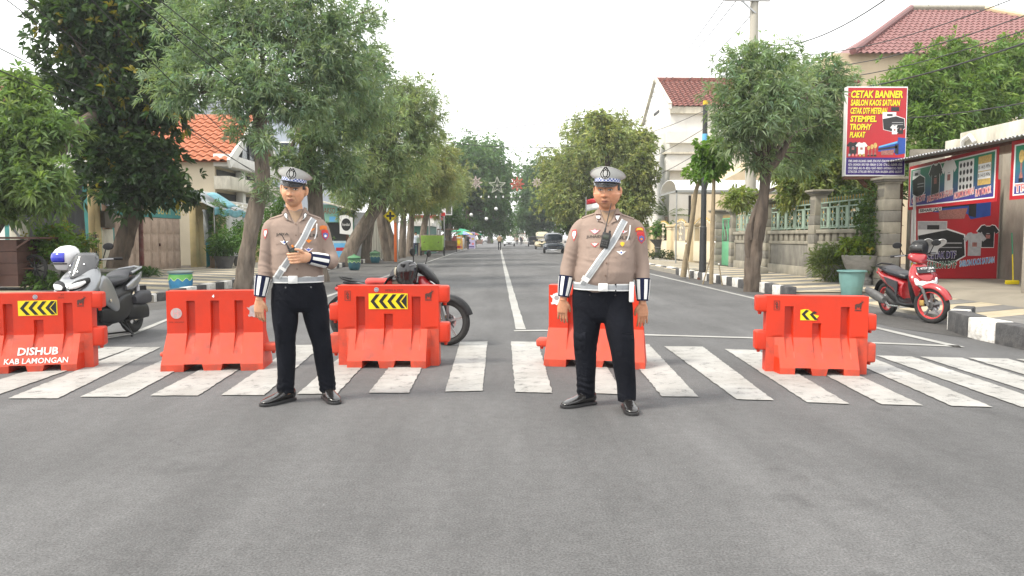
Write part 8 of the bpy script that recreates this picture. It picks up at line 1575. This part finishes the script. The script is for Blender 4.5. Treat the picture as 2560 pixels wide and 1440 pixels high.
c = G(1081,640); t = thing('rubbish_cart','bright green rubbish cart with two wheels at the left kerb','cart',(c.x,c.y,0)); CG = M('cart_green',(.24,.4,.05),.6,var=.15,scale=4,dirt=.3,dcol=(.12,.2,.04)); mb = MB(); mb.loft([[(-.72,-.45,.4),(.72,-.45,.4),(.72,.9,.4),(-.72,.9,.4)],[(-.76,-.5,1.45),(.76,-.5,1.45),(.76,.95,1.45),(-.76,.95,1.45)]]); mb.build('box',CG,t,bevel=.03)
for s in(-1,1):wheel(t,Matrix.Translation((s*.82,.2,.32))@Matrix.Rotation(R(90),4,'Z'),.32,.08,BLKP,6,False); mb = MB(); mb.tube([(s*.5,-.5,1.0),(s*.5,-1.0,.95)],.025,7); mb.build('handle',RUST,t)
mb = MB(); mb.bx(-.7,.7,-.4,.8,.33,.4); mb.build('chassis',RUST,t); mb = MB(); mb.bx(-.68,.68,-.42,.85,1.4,1.5); mb.build('load',M('rubbish',(.3,.22,.2),.9,var=.5,scale=9),t,bevel=.05)
for px,py,lab,m in((1120,630,'brown wooden food cart beside the green rubbish cart',WOOD),(1196,612,'brown stall counter at the far stalls',M('stall_brown',(.22,.13,.1),.8))):
 c = G(px,py); t = thing('food_cart',lab,'cart',(c.x,c.y,0));
 for nm,q in(('counter',(-.8,.8,0,.8,.5,1.0)),('roof',(-.95,.95,-.2,1,2.0,2.1)),('base',(-.7,.7,.1,.7,.15,.499)),('shelf',(-.8,.8,.3,.8,1.4,1.46))):mb = MB(); mb.bx(*q); mb.build(nm,m,t)
 for x in(-.75,.75):mb = MB(); mb.bx(x-.03,x+.03,.0,.06,1.0,2.0); mb.build('post',m,t); wheel(t,Matrix.Translation((x,.4,.25))@Matrix.Rotation(R(90),4,'Z'),.25,.06,BLKP,6,False)
c = A(30,700,16.2); t = thing('hand_cart','rust-brown box cart with large spoked wheels at the left edge','cart',(c.x-.25,16.2,0)); t.scale =(.9,.9,.88); CB = M('cart_brown',(.085,.04,.03),.7,var=.2,scale=5,dirt=.3,dcol=(.05,.03,.03))
for k in range(4):mb = MB(); mb.bx(-1.2,.42,0,1.0,.25+k*.29,.25+k*.29+.28); mb.build('plank',CB,t)
mb = MB(); mb.bx(-1.25,.95,-.05,1.05,1.42,1.47); mb.build('counter',CB,t); mb = MB(); mb.bar((.42,.0,1.2),(.75,.0,1.42),.04); mb.build('bracket',CB,t)
for q in((.62,.35),(-.28,-.12)):wheel(t,Matrix.Translation((q[0],q[1],.68))@Matrix.Rotation(R(-12),4,'Z'),.36,.07,BLKP,10,False,BLKP)
mb = MB(); mb.tube([(.3,.4,1.4),(-.35,.4,2.3)],.03,8); mb.build('pole',ALU,t); mb = MB(); mb.tube([(-.3,-.1,.68),(.62,.3,.68)],.02,6); mb.build('axle',RUST,t)
def hung_sign(label,px0,px1,py0,py1,Y,mat,extra=()):
 a,b = A(px0,py1,Y),A(px1,py0,Y); t = thing('hanging_sign',label,'sign',(a.x,Y,0)); W = b.x-a.x; mb = MB(); mb.bx(0,W,0,.12,a.z,b.z); mb.build('panel',mat,t,bevel=.02); mb = MB(); mb.tube([(-.1,.1,0),(-.1,.1,b.z+.2)],.06,8); mb.build('post',MATS['grey_steel'],t); mb = MB(); mb.bx(-.1,W,.12,.16,b.z-.1,b.z-.04); mb.build('bracket',MATS['grey_steel'],t); Mk = frame((0,0,a.z),(1,0,0),(0,1,0),(0,0,1))
 for f in extra:f(t,Mk,W,b.z-a.z)
hung_sign('green direction board among the street trees',1076,1104,513,532,56,M('sign_green',(.01,.25,.14),.4),[lambda t,Mk,W,H:flat_text('lettering','JL. LAMONGREJO',Mk,.1*W,.9*W,.35*H,.65*H,SWHT,t,-.005)])
hung_sign('tall grey hoarding with a white frame beyond the green board',1113,1130,497,538,66,SWHT,[lambda t,Mk,W,H:flat_poly('face',rect(W/2,H/2,W/2-.08,H/2-.1),Mk,M('hoarding_grey',(.1,.1,.1),.4),t,-.006)])
hung_sign('small red and white sign beside the grey hoarding',1103,1113,520,540,65.5,SWHT,[lambda t,Mk,W,H:flat_poly('face',rect(W/2,H*.22,W/2,H*.22),Mk,SRED,t,-.006)])
c = A(1465,520,33); t = thing('banner_flag','red and white flag-like banner behind the stout officer\'s shoulder','banner',(c.x,33,0)); drape('cloth',lambda u,v:(u*1.0,.1*math.sin(u*6),c.z+.35-.5*v+.2*u),10,4,SWHT,t); drape('red_stripe',lambda u,v:(u*1.0,.1*math.sin(u*6)-.012,c.z+.36-.22*v+.2*u),10,3,SRED,t); mb = MB(); mb.tube([(0,0,0),(0,0,c.z+.5)],.025,7); mb.build('pole',ALU,t)
WIRE = M('cable_black',(.025,.025,.026),.6)
def wire(label,a,b,sag,r=.012,n=16):
 a,b = Vector(a),Vector(b); t = bpy.data.objects.new('cable',None); mb = MB(); mb.tube([a.lerp(b,k/n)-Vector((0,0,sag*4*(k/n)*(1-k/n)))-a for k in range(n+1)],r,6); o = mb.build('cable',WIRE,None); o.location = a; tag(o,label,'cable','overhead cables'); return o
LW =[(-60,-60,14,640,430,26,.2,'topmost thin cable slanting down from the upper left corner'),(40,-20,14,700,470,26,.2,'thin cable slanting down just right of the topmost left one'),(-60,90,13,470,300,27,.25,'thick cable crossing the left edge above the mango tree'),(-60,150,13,420,310,26,.2,'lower thick cable crossing the left edge above the mango tree'),(200,-30,13,640,400,24,.1,'cable passing in front of the dark tree towards the orange roof'),(330,-20,13,900,400,30,.2,'cable crossing the crown of the tall grey-green tree'),(360,-30,13.3,950,390,31,.2,'second cable crossing the crown of the tall grey-green tree'),(280,-40,12,860,380,28,.3,'third cable crossing the crown of the tall grey-green tree'),
(950,330,40,1490,360,52,.5,'slack cable strung across the street above the stars'),(1060,338,44,1530,285,46,.1,'thin cable rising across the street to the right')]
for a,b,Y,c_,d,Y2,sg,lab in LW:wire(lab,A(a,b,Y),A(c_,d,Y2),sg,.011 if Y<20 else .02)
zc = A(1874,2,29).z
for k,(x,px,py,Y,lab)in enumerate(((-1.1,1560,300,85,'leftmost cable running from the crossarm down the street'),(-.6,1590,270,80,'middle cable running from the crossarm down the street'),(-.1,1640,250,70,'cable running from the pole down the street')),0):wire(lab,(UP.x+x,28.85,zc+(.15 if k<2 else-.5)),A(px,py,Y),.6,.018)
for k,(x,px,py,Y,lab)in enumerate(((0,2240,-20,16,'thick cable rising from the round tree to the upper right'),(0,2600,-30,15,'cable crossing the maroon roof, highest of the four'),(.1,2640,10,14,'cable crossing the maroon roof, second of the four'),(.1,2660,40,13.5,'cable crossing the maroon roof, third of the four'),(0,2640,80,13,'thick cable crossing above the mango tree on the right'),(.2,2600,250,14,'low cable passing behind the red signboard to the right edge'))):wire(lab,(UP.x+x,28.85,zc-(1.6+.45*k)),A(px,py,Y),.5,.012+.006*(k in(0,4)))
for k,(px,py,Y,qx,qy,Y2,lab)in enumerate(((1540,480,60,1830,330,30,'lowest service cable slanting across the white house'),(1560,420,60,1840,270,30,'middle service cable slanting across the white house'),(1580,340,60,1850,230,30,'highest service cable slanting across the white house'))):wire(lab,A(px,py,Y),A(qx,qy,Y2),.3,.016)
sy = 60; wire('cable carrying the star ornaments across the street',A(1130,455,sy),A(1400,450,sy),.5,.02)
for px,py,r,m,lab,ps in((1189,457,17,M('star_pale',(.5,.42,.38),.5),'pale star ornament at the left of the strung stars',8),(1243,464,22,M('star_wire',(.4,.42,.34),.5),'big outlined five-point star hanging in the middle',5),(1293,460,18,M('star_red',(.5,.1,.07),.5),'red star ornament right of the big outlined star',8),(1342,456,12,MATS['star_pale'],'pale star ornament half hidden by the right-hand trees',8)):
 c = A(px,py,sy); k = px2m(sy)*r; t = thing('star_ornament',lab,'ornament',c,0,'star ornaments over the street'); pts =[Vector((k*(1 if i%2==0 else .42)*math.sin(math.pi*i/ps),0,k*(1 if i%2==0 else .42)*math.cos(math.pi*i/ps)))for i in range(2*ps)]
 for i in range(2*ps):mb = MB(); mb.tube([pts[i],pts[(i+1)%(2*ps)]],.028,5); mb.build('tube',m,t)
 for i in range(0,2*ps,2 if ps==5 else 1):mb = MB(); mb.tube([pts[i],pts[i]*-.2],.014,4); mb.build('spoke',m,t)
wire('cable of bulbs sagging across the street below the stars',A(1170,492,64),A(1400,482,64),.25,.02)
for px,od in zip((1203,1222,1240,1258,1278,1300),('leftmost','second from left','third from left','third from right','second from right','rightmost')):c = A(px,491,64); t = thing('bulb','small bulb on the cable below the stars, '+od,'bulb',c,0,'bulbs on the street cable'); mb = MB(); mb.lathe([(.02,.05),(.05,.0),(.06,-.08),(.03,-.14),(0,-.15)],8); mb.build('glass',SWHT,t)
for px,py,Y,lab in((1178,537,60,'left round white lantern hanging before the dark trees'),(1216,547,70,'middle round white lantern hanging before the dark trees'),(1240,522,80,'upper right round white lantern hanging before the dark trees'),(1010,522,45,'round white lantern among the left street trees')):c = A(px,py,Y); t = thing('lantern',lab,'lantern',c,0,'round lanterns over the street'); mb = MB(); r = 4.2*px2m(Y); mb.lathe([(r*math.sin(a),r*math.cos(a))for a in np.linspace(.05,3.1,10)],14); mb.build('globe',SWHT,t,smooth=60); mb = MB(); mb.tube([(0,0,r),(0,0,r+.6)],.015,5); mb.build('cord',WIRE,t)
# thin morning haze in the street
mb = MB(); mb.bx(-245,245,-65,905,-1.2,20); hz = mb.build('haze',None,None,smooth=None); hz.data.materials.clear(); hz['kind'] = 'stuff'
hm = bpy.data.materials.new('haze'); hm.use_nodes = True; hn = hm.node_tree.nodes; hn.clear(); ho = hn.new('ShaderNodeOutputMaterial'); hv = hn.new('ShaderNodeVolumePrincipled'); hv.inputs['Color'].default_value =(.93,.96,1,1); hv.inputs['Density'].default_value = .00075; hv.inputs['Anisotropy'].default_value = .2
hm.node_tree.links.new(hv.outputs[0],ho.inputs['Volume']); hz.data.materials.append(hm)
